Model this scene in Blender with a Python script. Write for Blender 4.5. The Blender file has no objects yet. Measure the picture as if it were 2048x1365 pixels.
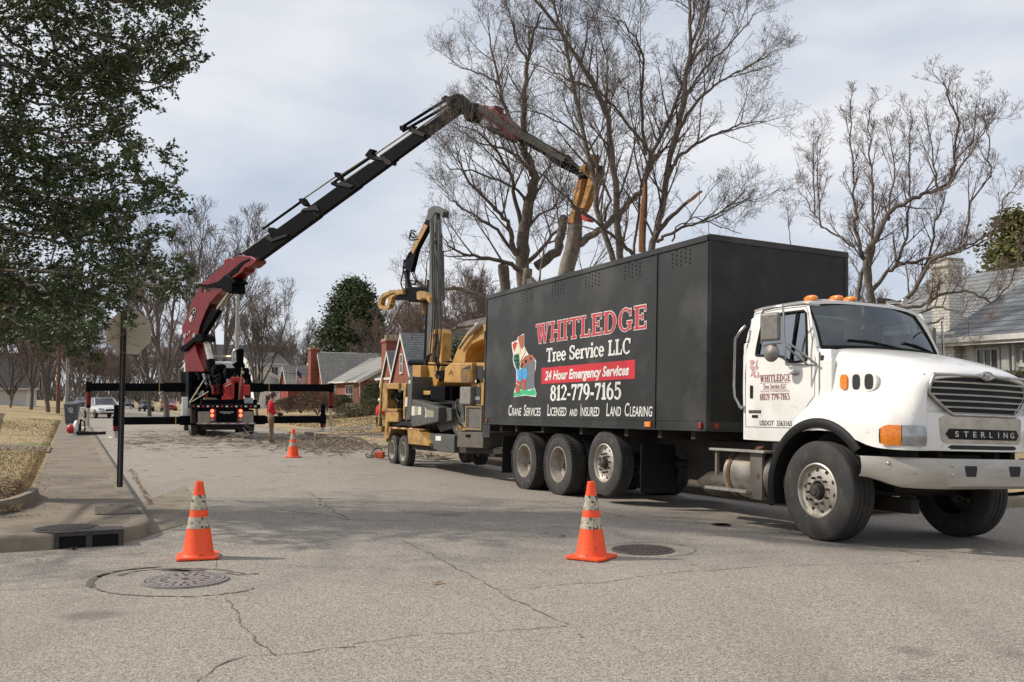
import bpy, math, random
from mathutils import Vector, Matrix
SC = bpy.context.scene
COL = SC.collection
R_ = math.radians
sin, cos, pi = math.sin, math.cos, math.pi

# ---------------------------------------------------------------- camera, sky, sun, exposure
EYE = 1.5
FPX = 1888.0                      # focal length in photograph pixels (2048 wide)
PITCH = math.atan(112.5 / FPX)
cam = bpy.data.cameras.new('camera'); camo = bpy.data.objects.new('camera', cam); COL.objects.link(camo)
cam.sensor_width = 36; cam.lens = FPX / 2048 * 36; cam.clip_end = 5000; cam.clip_start = 0.05
camo.location = (0, 0, EYE); camo.rotation_euler = (pi / 2 + PITCH, 0, 0)
SC.camera = camo
SUN_EL, SUN_AZ = 41.0, -86.0       # azimuth from +Y towards +X
w = bpy.data.worlds.new('World'); SC.world = w; w.use_nodes = True
nt = w.node_tree; N = nt.nodes; L = nt.links
for n in list(N): N.remove(n)
out = N.new('ShaderNodeOutputWorld'); bg = N.new('ShaderNodeBackground'); sky = N.new('ShaderNodeTexSky')
sky.sky_type = 'NISHITA'; sky.sun_disc = False
sky.sun_elevation = R_(SUN_EL); sky.sun_rotation = R_(SUN_AZ)
sky.dust_density = 2.0; sky.air_density = 1.0
tc = N.new('ShaderNodeTexCoord'); mp = N.new('ShaderNodeMapping'); mp.inputs['Scale'].default_value = (1.0, 1.0, 2.6)
mp.inputs['Rotation'].default_value = (0.0, 0.12, 0.3)
n1 = N.new('ShaderNodeTexNoise'); n1.inputs['Scale'].default_value = 2.6; n1.inputs['Detail'].default_value = 6; n1.inputs['Roughness'].default_value = .5
n2 = N.new('ShaderNodeTexNoise'); n2.inputs['Scale'].default_value = 1.1; n2.inputs['Detail'].default_value = 3
r1 = N.new('ShaderNodeValToRGB'); r1.color_ramp.elements[0].position = .36; r1.color_ramp.elements[1].position = .62
r1.color_ramp.elements[0].color = (4.6, 5.05, 5.9, 1); r1.color_ramp.elements[1].color = (7.2, 7.2, 7.3, 1)
r2 = N.new('ShaderNodeValToRGB'); r2.color_ramp.elements[0].position = .3; r2.color_ramp.elements[1].position = .7
r2.color_ramp.elements[0].color = (.80, .80, .80, 1); r2.color_ramp.elements[1].color = (.98, .97, .97, 1)
# cloud sheet thins towards the horizon: a bluish band low down
sx = N.new('ShaderNodeSeparateXYZ'); mr = N.new('ShaderNodeMapRange')
mr.inputs['From Min'].default_value = .05; mr.inputs['From Max'].default_value = .42; mr.inputs['To Min'].default_value = .62; mr.inputs['To Max'].default_value = 1.0
mul = N.new('ShaderNodeMix'); mul.data_type = 'RGBA'; mul.blend_type = 'MULTIPLY'; mul.inputs[0].default_value = 1
tint = N.new('ShaderNodeMix'); tint.data_type = 'RGBA'
tint.inputs[6].default_value = (.83, .90, 1.0, 1); tint.inputs[7].default_value = (1, 1, 1, 1)
mx = N.new('ShaderNodeMix'); mx.data_type = 'RGBA'
L.new(tc.outputs['Generated'], mp.inputs['Vector']); L.new(mp.outputs[0], n1.inputs['Vector']); L.new(mp.outputs[0], n2.inputs['Vector'])
L.new(n1.outputs['Fac'], r1.inputs[0]); L.new(n2.outputs['Fac'], r2.inputs[0])
L.new(tc.outputs['Generated'], sx.inputs[0]); L.new(sx.outputs['Z'], mr.inputs['Value']); L.new(mr.outputs[0], tint.inputs[0])
L.new(r1.outputs[0], mul.inputs[6]); L.new(tint.outputs[2], mul.inputs[7])
L.new(r2.outputs[0], mx.inputs[0]); L.new(sky.outputs[0], mx.inputs[6]); L.new(mul.outputs[2], mx.inputs[7])
L.new(mx.outputs[2], bg.inputs['Color']); bg.inputs['Strength'].default_value = .1
L.new(bg.outputs[0], out.inputs['Surface'])
sl = bpy.data.lights.new('sun', 'SUN'); sl.energy = 3.4; sl.angle = R_(1.2); sl.color = (1, .93, .82)
so = bpy.data.objects.new('sun', sl); COL.objects.link(so)
sd = Vector((sin(R_(SUN_AZ)) * cos(R_(SUN_EL)), cos(R_(SUN_AZ)) * cos(R_(SUN_EL)), sin(R_(SUN_EL))))
so.rotation_euler = sd.to_track_quat('Z', 'Y').to_euler(); so.location = (-20, 0, 30)
SC.view_settings.view_transform = 'Standard'; SC.view_settings.look = 'None'; SC.view_settings.gamma = 1
SC.view_settings.exposure = 0.36
SC.cycles.max_bounces = 5; SC.cycles.transparent_max_bounces = 6; SC.cycles.diffuse_bounces = 3; SC.cycles.glossy_bounces = 3

# ---------------------------------------------------------------- geometry of the place
CP, SP = cos(PITCH), sin(PITCH)
def ray(px, py):
    x = (px - 1024) / FPX; v = (682.5 - py) / FPX
    return Vector((x, CP - v * SP, SP + v * CP))
O0 = Vector((0, 0, EYE))
def W(px, py, d):                  # point of the place seen at that photo pixel, d metres ahead
    r = ray(px, py); return O0 + r * (d / r.y)
A25 = R_(25.0)                     # the street runs 25 degrees left of the view axis
U = Vector((-sin(A25), cos(A25), 0)); V = Vector((cos(A25), sin(A25), 0))
def RW(u, v, z=0): return U * u + V * v + Vector((0, 0, z))
def uv(p): return p.dot(U), p.dot(V)
def PV(px, py, v):                 # on the vertical plane v = const along the street
    r = ray(px, py); return O0 + r * (v / r.dot(V))
def PU(px, py, u):                 # on the vertical plane u = const across the street
    r = ray(px, py); return O0 + r * (u / r.dot(U))
def smooth(a, b, x):
    t = max(0, min(1, (x - a) / (b - a))); return t * t * (3 - 2 * t)
def GH(u, v):                      # road height: crown falls to the right gutter
    k = max(0, min(v, 10.6) - 5.25)
    z = -.0374 * (k if k > 1 else k * k / 2 + .0 * k) - (.0374 * .0 if k > 1 else 0)
    if k > 1: z = -.0374 * (k - .5) - .0187 * smooth(1, 2.5, k)
    z -= .0127 * max(-3, min(11, u - 8.15)) * smooth(4.5, 8, v)
    return z
def PG(px, py, dz=0):              # on the road surface
    z = 0
    for _ in range(6):
        r = ray(px, py); p = O0 + r * ((z + dz - EYE) / r.z); a, b = uv(p); z = GH(a, b)
    return Vector((p.x, p.y, z + dz))
FR = Matrix.Rotation(A25, 4, 'Z')  # street frame: local x = v, y = u

# ---------------------------------------------------------------- object helpers
def tag(o, label=None, cat=None, group=None, kind=None):
    if label: o['label'] = label
    if cat: o['category'] = cat
    if group: o['group'] = group
    if kind: o['kind'] = kind
    return o
XF = {}
def thing(name, label, cat, M=None, group=None):
    o = bpy.data.objects.new(name, None); COL.objects.link(o); o.empty_display_size = .2
    M = M or Matrix.Identity(4); o.matrix_world = M; XF[o.name] = M.inverted()
    return tag(o, label, cat, group)
def at(p, rz=0): return Matrix.Translation(Vector(p)) @ Matrix.Rotation(rz, 4, 'Z')
class MB:
    def __init__(s): s.v = []; s.f = []; s.m = []; s.mi = 0
    def add(s, vs, fs, m=None):
        b = len(s.v); s.v.extend(vs); mi = s.mi if m is None else m
        for f in fs: s.f.append([i + b for i in f]); s.m.append(mi)
        return s
    def box(s, x0, x1, y0, y1, z0, z1, m=None, M=None):
        vs = [Vector(p) for p in ((x0,y0,z0),(x1,y0,z0),(x1,y1,z0),(x0,y1,z0),(x0,y0,z1),(x1,y0,z1),(x1,y1,z1),(x0,y1,z1))]
        if M: vs = [M @ p for p in vs]
        return s.add(vs, [(0,3,2,1),(4,5,6,7),(0,1,5,4),(1,2,6,5),(2,3,7,6),(3,0,4,7)], m)
    def ext(s, pts, d, m=None):    # polygon of 3-D points pushed along d
        n = len(pts); a = [Vector(p) for p in pts]; b = [p + Vector(d) for p in a]
        fs = [tuple(range(n))[::-1], tuple(range(n, 2 * n))] + [(i, (i + 1) % n, (i + 1) % n + n, i + n) for i in range(n)]
        return s.add(a + b, fs, m)
    def poly(s, pts, m=None): return s.add([Vector(p) for p in pts], [tuple(range(len(pts)))], m)
    def cyl(s, p, q, r, r2=None, n=12, m=None, caps=True):
        return s.tube([p, q], [r, r if r2 is None else r2], n, m, caps)
    def tube(s, pts, rad, n=6, m=None, caps=True):
        pts = [Vector(p) for p in pts]; k = len(pts)
        if not isinstance(rad, (list, tuple)): rad = [rad] * k
        vs = []; a = None
        for i, p in enumerate(pts):
            t = (pts[min(i + 1, k - 1)] - pts[max(i - 1, 0)])
            if t.length < 1e-9: t = Vector((0, 0, 1))
            t.normalize()
            if a is None:
                a = t.orthogonal().normalized()
            else:
                a = (a - t * a.dot(t))
                a = a.normalized() if a.length > 1e-6 else t.orthogonal().normalized()
            b = t.cross(a); r = rad[i]
            for j in range(n):
                th = 2 * pi * j / n; vs.append(p + a * (cos(th) * r) + b * (sin(th) * r))
        fs = [(i*n+j, i*n+(j+1)%n, (i+1)*n+(j+1)%n, (i+1)*n+j) for i in range(k-1) for j in range(n)]
        if caps: fs += [tuple(range(n))[::-1], tuple(range((k-1)*n, k*n))]
        return s.add(vs, fs, m)
    def lathe(s, prof, o, ax, n=24, m=None, closed=False):
        ax = Vector(ax).normalized(); a = ax.orthogonal().normalized(); b = ax.cross(a); o = Vector(o); k = len(prof); vs = []
        for r, h in prof:
            for j in range(n):
                th = 2 * pi * j / n; vs.append(o + ax * h + a * (cos(th) * r) + b * (sin(th) * r))
        kk = k if closed else k - 1
        return s.add(vs, [(i*n+j, i*n+(j+1)%n, ((i+1)%k)*n+(j+1)%n, ((i+1)%k)*n+j) for i in range(kk) for j in range(n)], m)
    def ball(s, c, r, n=10, m=None, sc=(1,1,1)):
        k = max(4, n // 2); vs = []; c = Vector(c)
        for i in range(k + 1):
            ph = pi * i / k
            for j in range(n):
                th = 2*pi*j/n; vs.append(c + Vector((sin(ph)*cos(th)*r*sc[0], sin(ph)*sin(th)*r*sc[1], cos(ph)*r*sc[2])))
        return s.add(vs, [(i*n+j, (i+1)*n+j, (i+1)*n+(j+1)%n, i*n+(j+1)%n) for i in range(k) for j in range(n)], m)
    def disc(s, c, ax, r, n=12, m=None):
        ax = Vector(ax).normalized(); a = ax.orthogonal().normalized(); b = ax.cross(a); c = Vector(c)
        return s.add([c + a*(cos(2*pi*j/n)*r) + b*(sin(2*pi*j/n)*r) for j in range(n)], [tuple(range(n))], m)
    def grid(s, rows, m=None, close=False):   # rows of equal length
        k = len(rows[0]); vs = [Vector(p) for r in rows for p in r]; kk = k if close else k - 1
        return s.add(vs, [(i*k+j, i*k+(j+1)%k, (i+1)*k+(j+1)%k, (i+1)*k+j) for i in range(len(rows)-1) for j in range(kk)], m)
    def build(s, name, mats, parent=None, smooth=0, bevel=0, sub=0, world=False, solid=0, seg=2, kind=None, label=None):
        me = bpy.data.meshes.new(name)
        vs = s.v
        if parent is not None and world:
            r = parent
            while r.parent: r = r.parent
            X = XF[r.name]; vs = [X @ p for p in vs]
        me.from_pydata([tuple(p) for p in vs], [], s.f)
        if not isinstance(mats, (list, tuple)): mats = [mats]
        for mt in mats: me.materials.append(mt)
        if len(mats) > 1: me.polygons.foreach_set('material_index', s.m)
        if smooth:
            me.polygons.foreach_set('use_smooth', [True] * len(me.polygons))
            if smooth < 180: me.set_sharp_from_angle(angle=R_(smooth))
        me.update()
        o = bpy.data.objects.new(name, me); COL.objects.link(o)
        if parent: o.parent = parent
        if solid:
            md = o.modifiers.new('solid', 'SOLIDIFY'); md.thickness = solid; md.offset = 0
        if sub:
            md = o.modifiers.new('sub', 'SUBSURF'); md.levels = md.render_levels = sub
        if bevel:
            md = o.modifiers.new('bevel', 'BEVEL'); md.width = bevel; md.segments = seg; md.limit_method = 'ANGLE'; md.angle_limit = R_(40)
            if not smooth: me.polygons.foreach_set('use_smooth', [False] * len(me.polygons))
        if kind: o['kind'] = kind
        if label: o['label'] = label
        return o
def each(name, mats, parent, fns, **k):     # every piece its own part
    for f in fns:
        g = MB(); f(g); g.build(name, mats, parent, **k)
def copy_tree(o, M=None, parent=None, label=None):
    c = o.copy(); COL.objects.link(c); c.parent = parent
    if M is not None: c.matrix_world = M
    if label: c['label'] = label
    for ch in list(o.children): copy_tree(ch, None, c)
    return c

# ---------------------------------------------------------------- materials
MC = {}
def mat(name, c1, c2=None, scale=6, rough=.6, metal=0, bump=0, bscale=40, detail=4, lo=.35, hi=.65, rvar=0, coat=0, c3=None, s3=2, lo3=.5, hi3=.7, stretch=None, spec=None, emis=None, es=1):
    if name in MC: return MC[name]
    m = bpy.data.materials.new(name); m.use_nodes = True; t = m.node_tree; nn = t.nodes; ll = t.links
    b = nn['Principled BSDF']; b.inputs['Roughness'].default_value = rough; b.inputs['Metallic'].default_value = metal
    b.inputs['Base Color'].default_value = (*c1, 1)
    if spec is not None: b.inputs['Specular IOR Level'].default_value = spec
    if coat: b.inputs['Coat Weight'].default_value = coat; b.inputs['Coat Roughness'].default_value = .08
    if emis: b.inputs['Emission Color'].default_value = (*emis, 1); b.inputs['Emission Strength'].default_value = es
    co = nn.new('ShaderNodeTexCoord'); vec = co.outputs['Object']
    if stretch:
        mpn = nn.new('ShaderNodeMapping'); mpn.inputs['Scale'].default_value = stretch; ll.new(vec, mpn.inputs['Vector']); vec = mpn.outputs[0]
    last = None
    def layer(prev, ca, cb, sc, a, bb, det):
        no = nn.new('ShaderNodeTexNoise'); no.inputs['Scale'].default_value = sc; no.inputs['Detail'].default_value = det; no.inputs['Roughness'].default_value = .6
        ll.new(vec, no.inputs['Vector'])
        mrn = nn.new('ShaderNodeMapRange'); mrn.inputs['From Min'].default_value = a; mrn.inputs['From Max'].default_value = bb
        ll.new(no.outputs['Fac'], mrn.inputs['Value'])
        mi = nn.new('ShaderNodeMix'); mi.data_type = 'RGBA'; ll.new(mrn.outputs[0], mi.inputs[0])
        if prev is None: mi.inputs[6].default_value = (*ca, 1)
        else: ll.new(prev, mi.inputs[6])
        mi.inputs[7].default_value = (*cb, 1); return mi.outputs[2], mrn.outputs[0]
    if c2:
        last, f1 = layer(None, c1, c2, scale, lo, hi, detail)
        if rvar:
            ma = nn.new('ShaderNodeMath'); ma.operation = 'MULTIPLY_ADD'; ma.inputs[1].default_value = rvar; ma.inputs[2].default_value = rough
            ll.new(f1, ma.inputs[0]); ll.new(ma.outputs[0], b.inputs['Roughness'])
    if c3: last, _ = layer(last, c1, c3, s3, lo3, hi3, 5)
    if last: ll.new(last, b.inputs['Base Color'])
    if bump:
        no = nn.new('ShaderNodeTexNoise'); no.inputs['Scale'].default_value = bscale; no.inputs['Detail'].default_value = 3; ll.new(vec, no.inputs['Vector'])
        bp = nn.new('ShaderNodeBump'); bp.inputs['Strength'].default_value = bump; bp.inputs['Distance'].default_value = .02
        ll.new(no.outputs['Fac'], bp.inputs['Height']); ll.new(bp.outputs[0], b.inputs['Normal'])
    MC[name] = m; return m
def brick_mat(name, a, bcol, mortar, scale=1.0, bw=.22, rh=.075, ms=.012, rough=.85, vert=True, ang=0, bias=0):
    m = bpy.data.materials.new(name); m.use_nodes = True; t = m.node_tree; nn = t.nodes; ll = t.links; b = nn['Principled BSDF']
    b.inputs['Roughness'].default_value = rough
    co = nn.new('ShaderNodeTexCoord'); sp = nn.new('ShaderNodeSeparateXYZ'); cb = nn.new('ShaderNodeCombineXYZ'); ad = nn.new('ShaderNodeMath'); ad.operation = 'ADD'
    ll.new(co.outputs['Object'], sp.inputs[0])
    ll.new(sp.outputs['X'], ad.inputs[0]); ll.new(sp.outputs['Y'], ad.inputs[1])
    ll.new(ad.outputs[0], cb.inputs['X']); ll.new(sp.outputs['Z'], cb.inputs['Y'])
    br = nn.new('ShaderNodeTexBrick'); br.inputs['Scale'].default_value = scale
    br.inputs['Color1'].default_value = (*a, 1); br.inputs['Color2'].default_value = (*bcol, 1); br.inputs['Mortar'].default_value = (*mortar, 1)
    br.inputs['Brick Width'].default_value = bw; br.inputs['Row Height'].default_value = rh; br.inputs['Mortar Size'].default_value = ms; br.inputs['Bias'].default_value = bias
    ll.new(cb.outputs[0], br.inputs['Vector'])
    no = nn.new('ShaderNodeTexNoise'); no.inputs['Scale'].default_value = 1.3; no.inputs['Detail'].default_value = 5; ll.new(co.outputs['Object'], no.inputs['Vector'])
    mr_ = nn.new('ShaderNodeMapRange'); mr_.inputs['To Min'].default_value = .75; mr_.inputs['To Max'].default_value = 1.25; ll.new(no.outputs['Fac'], mr_.inputs['Value'])
    mi = nn.new('ShaderNodeMix'); mi.data_type = 'RGBA'; mi.blend_type = 'MULTIPLY'; mi.inputs[0].default_value = 1
    ll.new(br.outputs['Color'], mi.inputs[6]); ll.new(mr_.outputs[0], mi.inputs[7]); ll.new(mi.outputs[2], b.inputs['Base Color'])
    bp = nn.new('ShaderNodeBump'); bp.inputs['Strength'].default_value = .5; bp.inputs['Distance'].default_value = .01; bp.invert = True
    ll.new(br.outputs['Fac'], bp.inputs['Height']); ll.new(bp.outputs[0], b.inputs['Normal'])
    MC[name] = m; return m
def glass_mat(name, tintc=(.55, .62, .6), refl=.18, rough=.03, fk=.8):
    m = bpy.data.materials.new(name); m.use_nodes = True; t = m.node_tree; nn = t.nodes; ll = t.links
    for n in list(nn): nn.remove(n)
    o = nn.new('ShaderNodeOutputMaterial'); tr = nn.new('ShaderNodeBsdfTransparent'); tr.inputs[0].default_value = (*tintc, 1)
    gl = nn.new('ShaderNodeBsdfGlossy'); gl.inputs['Roughness'].default_value = rough; gl.inputs[0].default_value = (.9, .95, 1, 1)
    mi = nn.new('ShaderNodeMixShader'); fr = nn.new('ShaderNodeLayerWeight'); fr.inputs['Blend'].default_value = .25
    ma = nn.new('ShaderNodeMath'); ma.operation = 'MULTIPLY_ADD'; ma.inputs[1].default_value = fk; ma.inputs[2].default_value = refl; ma.use_clamp = True
    ll.new(fr.outputs['Fresnel'], ma.inputs[0]); ll.new(ma.outputs[0], mi.inputs[0]); ll.new(tr.outputs[0], mi.inputs[1]); ll.new(gl.outputs[0], mi.inputs[2]); ll.new(mi.outputs[0], o.inputs[0])
    MC[name] = m; return m
def asphalt():
    m = bpy.data.materials.new('asphalt'); m.use_nodes = True; t = m.node_tree; nn = t.nodes; ll = t.links; b = nn['Principled BSDF']; b.inputs['Roughness'].default_value = .88
    b.inputs['Specular IOR Level'].default_value = .3
    co = nn.new('ShaderNodeTexCoord').outputs['Object']
    def noise(s, d=4, r=.6):
        n = nn.new('ShaderNodeTexNoise'); n.inputs['Scale'].default_value = s; n.inputs['Detail'].default_value = d; n.inputs['Roughness'].default_value = r; ll.new(co, n.inputs['Vector']); return n.outputs['Fac']
    def rng(x, a, bb, c=0, d=1):
        n = nn.new('ShaderNodeMapRange'); n.inputs[1].default_value = a; n.inputs[2].default_value = bb; n.inputs[3].default_value = c; n.inputs[4].default_value = d; ll.new(x, n.inputs[0]); return n.outputs[0]
    def mixc(f, a, bb, mode='MIX'):
        n = nn.new('ShaderNodeMix'); n.data_type = 'RGBA'; n.blend_type = mode
        for s, i in ((f, 0), (a, 6), (bb, 7)):
            if isinstance(s, tuple): n.inputs[i].default_value = (*s, 1)
            elif isinstance(s, float): n.inputs[i].default_value = s
            else: ll.new(s, n.inputs[i])
        return n.outputs[2]
    vo = nn.new('ShaderNodeTexVoronoi'); vo.inputs['Scale'].default_value = 115; ll.new(co, vo.inputs['Vector'])
    sv = nn.new('ShaderNodeSeparateColor'); ll.new(vo.outputs['Color'], sv.inputs[0])
    c = mixc(rng(noise(.35, 5), .35, .65), (.235, .208, .178), (.285, .255, .218))
    c = mixc(rng(noise(.9, 7, .75), .45, .72, 0, .75), c, (.18, .155, .13))
    stone = mixc(rng(sv.outputs[0], 0, 1), (.06, .053, .046), (.56, .50, .43))
    c = mixc(.62, c, stone)
    c = mixc(rng(noise(120, 2), .56, .66, 0, .85), c, (.045, .04, .034))
    c = mixc(rng(noise(60, 2), .62, .70, 0, .5), c, (.50, .44, .37))
    mpn = nn.new('ShaderNodeMapping'); mpn.inputs['Rotation'].default_value = (0, 0, -R_(25)); mpn.inputs['Scale'].default_value = (.9, .10, 1); ll.new(co, mpn.inputs['Vector'])
    ns = nn.new('ShaderNodeTexNoise'); ns.inputs['Scale'].default_value = 1.0; ns.inputs['Detail'].default_value = 5; ll.new(mpn.outputs[0], ns.inputs['Vector'])
    c = mixc(rng(ns.outputs['Fac'], .52, .75, 0, .25), c, (.12, .105, .092))
    c = mixc(rng(noise(.55, 2), .66, .70, 0, .5), c, (.09, .08, .07))
    # random fine cracks
    nv = nn.new('ShaderNodeTexNoise'); nv.inputs['Scale'].default_value = 1.4; nv.inputs['Detail'].default_value = 7; nv.inputs['Roughness'].default_value = .65; ll.new(co, nv.inputs['Vector'])
    va = nn.new('ShaderNodeVectorMath'); va.operation = 'MULTIPLY_ADD'; va.inputs[1].default_value = (1.5, 1.5, 0); ll.new(nv.outputs['Color'], va.inputs[0]); ll.new(co, va.inputs[2])
    ed = nn.new('ShaderNodeTexVoronoi'); ed.feature = 'DISTANCE_TO_EDGE'; ed.inputs['Scale'].default_value = .42; ll.new(va.outputs[0], ed.inputs['Vector'])
    line = rng(ed.outputs['Distance'], 0, .004, 1, 0)
    msk = rng(noise(.22, 3), .50, .62, 0, .8)
    mm = nn.new('ShaderNodeMath'); mm.operation = 'MULTIPLY'; ll.new(line, mm.inputs[0]); ll.new(msk, mm.inputs[1])
    c = mixc(mm.outputs[0], c, (.05, .045, .04))
    ll.new(c, b.inputs['Base Color'])
    bp = nn.new('ShaderNodeBump'); bp.inputs['Strength'].default_value = .55; bp.inputs['Distance'].default_value = .006
    ll.new(vo.outputs['Distance'], bp.inputs['Height']); ll.new(bp.outputs[0], b.inputs['Normal'])
    return m
M_asph = asphalt()
M_conc = mat('concrete', (.24, .20, .145), (.17, .14, .10), 1.4, .9, 0, .35, 60, 8, .4, .65, c3=(.11, .095, .075), s3=3.2, lo3=.52, hi3=.75)
M_walk = mat('sidewalk_concrete', (.225, .18, .135), (.155, .125, .092), 2.2, .92, 0, .4, 90, 8, .35, .65, c3=(.12, .10, .08), s3=.9, lo3=.5, hi3=.7)
M_grass = mat('dormant_grass', (.36, .27, .15), (.26, .19, .095), 3, .95, 0, .9, 25, 8, .35, .65, c3=(.17, .17, .055), s3=.33, lo3=.53, hi3=.68)
M_dirt = mat('bare_dirt', (.16, .11, .075), (.24, .18, .12), 5, .95, 0, .8, 30, 8)
M_bark = mat('bark', (.155, .128, .105), (.075, .062, .052), 9, .95, 0, .6, 30)
M_bark_pale = mat('pale_bark', (.25, .215, .18), (.13, .11, .09), 6, .95, 0, .6, 20)
M_twig = mat('twig', (.135, .11, .092), (.08, .063, .052), 3, .95)
M_twig_red = mat('reddish_twig', (.155, .108, .088), (.10, .07, .058), 3, .95)
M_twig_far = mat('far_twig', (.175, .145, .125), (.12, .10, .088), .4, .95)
M_white = mat('white_truck_paint', (.74, .725, .69), (.60, .575, .52), 1.5, .24, 0, 0, 40, 6, .48, .8, coat=.6, c3=(.42, .38, .31), s3=9, lo3=.64, hi3=.80)
M_box = mat('dark_box_paint', (.0105, .011, .0105), (.021, .0215, .0205), 1.1, .42, 0, .05, 8, 6, .35, .7, rvar=.12, c3=(.07, .068, .062), s3=.9, lo3=.48, hi3=.80, spec=.45)  # broad pale patches: dust, plus dappled tree light painted into the colour
M_boxf = mat('dark_box_front_paint', (.016, .016, .0165), (.028, .028, .028), 3, .55, 0, .15, 50, 6, .4, .7, c3=(.07, .065, .06), s3=40, lo3=.66, hi3=.8, spec=.3)
M_black = mat('black_plastic', (.009, .009, .009), (.015, .015, .015), 6, .6, spec=.2)
M_blackm = mat('black_metal', (.0035, .004, .0055), (.005, .0055, .007), 5, .5, spec=.04)
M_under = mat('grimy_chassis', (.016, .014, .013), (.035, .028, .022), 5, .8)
M_rubber = mat('tyre_rubber', (.030, .029, .028), (.055, .050, .044), 4, .85, 0, .3, 60, 6, .42, .7, c3=(.13, .11, .085), s3=9, lo3=.60, hi3=.78)
M_rubber2 = mat('dusty_tyre', (.085, .078, .068), (.05, .047, .043), 7, .9, 0, .3, 60)
M_alu = mat('aluminium', (.62, .58, .51), (.42, .38, .32), 6, .38, .85, .05, 60)
M_rimg = mat('painted_rim', (.36, .33, .28), (.24, .21, .17), 9, .55, .3)
M_chrome = mat('chrome', (.48, .47, .45), (.32, .31, .29), 5, .25, 1.0)
M_bump = mat('dull_bumper', (.45, .42, .375), (.36, .335, .295), 2.5, .42, .55, .05, 20, 6, c3=(.13, .085, .06), s3=7, lo3=.66, hi3=.72, stretch=(1, 1, 6))
M_orange = mat('cone_orange', (.90, .085, .012), (.72, .055, .012), 7, .5, 0, .1, 30, 6, .5, .75, c3=(.30, .05, .02), s3=19, lo3=.61, hi3=.70)
M_conew = mat('cone_band', (.50, .46, .36), (.33, .29, .22), 25, .6, 0, .3, 60, c3=(.06, .03, .02), s3=22, lo3=.55, hi3=.60)
M_amber = mat('amber_lens', (.85, .26, .015), (.65, .16, .01), 30, .18, coat=.6)
M_redl = mat('red_lens', (.25, .02, .015), rough=.25)
M_redlit = mat('lit_red_lamp', (.9, .1, .05), rough=.3, emis=(1, .16, .07), es=2.2)
M_ambl = mat('lit_amber_lamp', (.9, .6, .2), rough=.3, emis=(1, .7, .3), es=2)
M_lens = mat('clear_lens', (.34, .35, .36), (.20, .21, .22), 9, .12, .5, coat=1)
M_red = mat('crane_red', (.17, .004, .008), (.12, .003, .006), 3, .3, spec=.35)
M_redp = mat('red_paint', (.50, .02, .015), (.36, .02, .015), 4, .4)
M_yel = mat('machine_yellow', (.46, .265, .07), (.34, .18, .045), 4, .5, 0, .05, 30, 5, c3=(.20, .10, .035), s3=5, lo3=.58, hi3=.72)
M_yel2 = mat('worn_yellow', (.44, .25, .065), (.20, .12, .05), 5, .55, 0, .05, 30)
M_grey = mat('machine_grey', (.055, .057, .053), (.085, .085, .078), 4, .5, 0, .05, 30, 5, c3=(.16, .14, .11), s3=6, lo3=.6, hi3=.8)
M_grey2 = mat('loader_grey', (.050, .054, .048), (.08, .08, .072), 4, .45)
M_rust = mat('rusty_metal', (.18, .09, .045), (.10, .055, .035), 8, .85)
M_gal = mat('galvanised', (.42, .43, .43), (.33, .33, .33), 8, .45, .6)
M_glass = glass_mat('windscreen_glass', (.50, .60, .58), .10)
M_sglass = glass_mat('side_glass', (.10, .13, .125), .06, fk=.3)
M_wglass = mat('window_glass', (.03, .035, .04), (.10, .10, .10), 1.5, .08, coat=.5)
M_skin = mat('skin', (.45, .24, .16), rough=.6)
M_dark = mat('dark_interior', (.02, .021, .022), rough=.8)
M_mirror = mat('mirror_shell', (.20, .185, .165), (.14, .13, .12), 12, .5, .2)
M_wtext = mat('white_lettering', (.72, .71, .68), (.60, .59, .56), 9, .5)
M_rtext = mat('red_lettering', (.50, .035, .05), (.40, .03, .04), 9, .5)
M_rband = mat('red_band', (.55, .018, .03), (.46, .02, .03), 4, .5)
M_mtext = mat('maroon_lettering', (.22, .03, .03), rough=.5)
M_btext = mat('black_lettering', (.02, .02, .02), rough=.5)
# ---------------------------------------------------------------- lettering
def tw(s):
    cu = bpy.data.curves.new('t', 'FONT'); cu.body = s; cu.size = 1; o = bpy.data.objects.new('t', cu); COL.objects.link(o)
    bpy.context.view_layer.update(); d = o.dimensions.x; bpy.data.objects.remove(o); bpy.data.curves.remove(cu); return d
def text_mb(mb, s, h, place, shear=0, off=0, xs=1, font_sp=1, m=None, align='LEFT', width=None, th=.003):
    cu = bpy.data.curves.new('t', 'FONT'); cu.body = s; cu.size = 1; cu.shear = shear; cu.offset = off; cu.space_character = font_sp; cu.resolution_u = 3
    o = bpy.data.objects.new('t', cu); COL.objects.link(o)
    me = bpy.data.meshes.new_from_object(o.evaluated_get(bpy.context.evaluated_depsgraph_get()))
    xs_ = [v.co.x for v in me.vertices]; x0, x1 = min(xs_), max(xs_); k = h / .70
    kx = (width / (x1 - x0)) if width else k * xs
    if align == 'CENTER': dx = -(x0 + x1) / 2
    else: dx = -x0
    mb.add([place((v.co.x + dx) * kx, v.co.y * k) for v in me.vertices], [tuple(p.vertices) for p in me.polygons], m)
    bpy.data.objects.remove(o); bpy.data.curves.remove(cu); bpy.data.meshes.remove(me)
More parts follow.
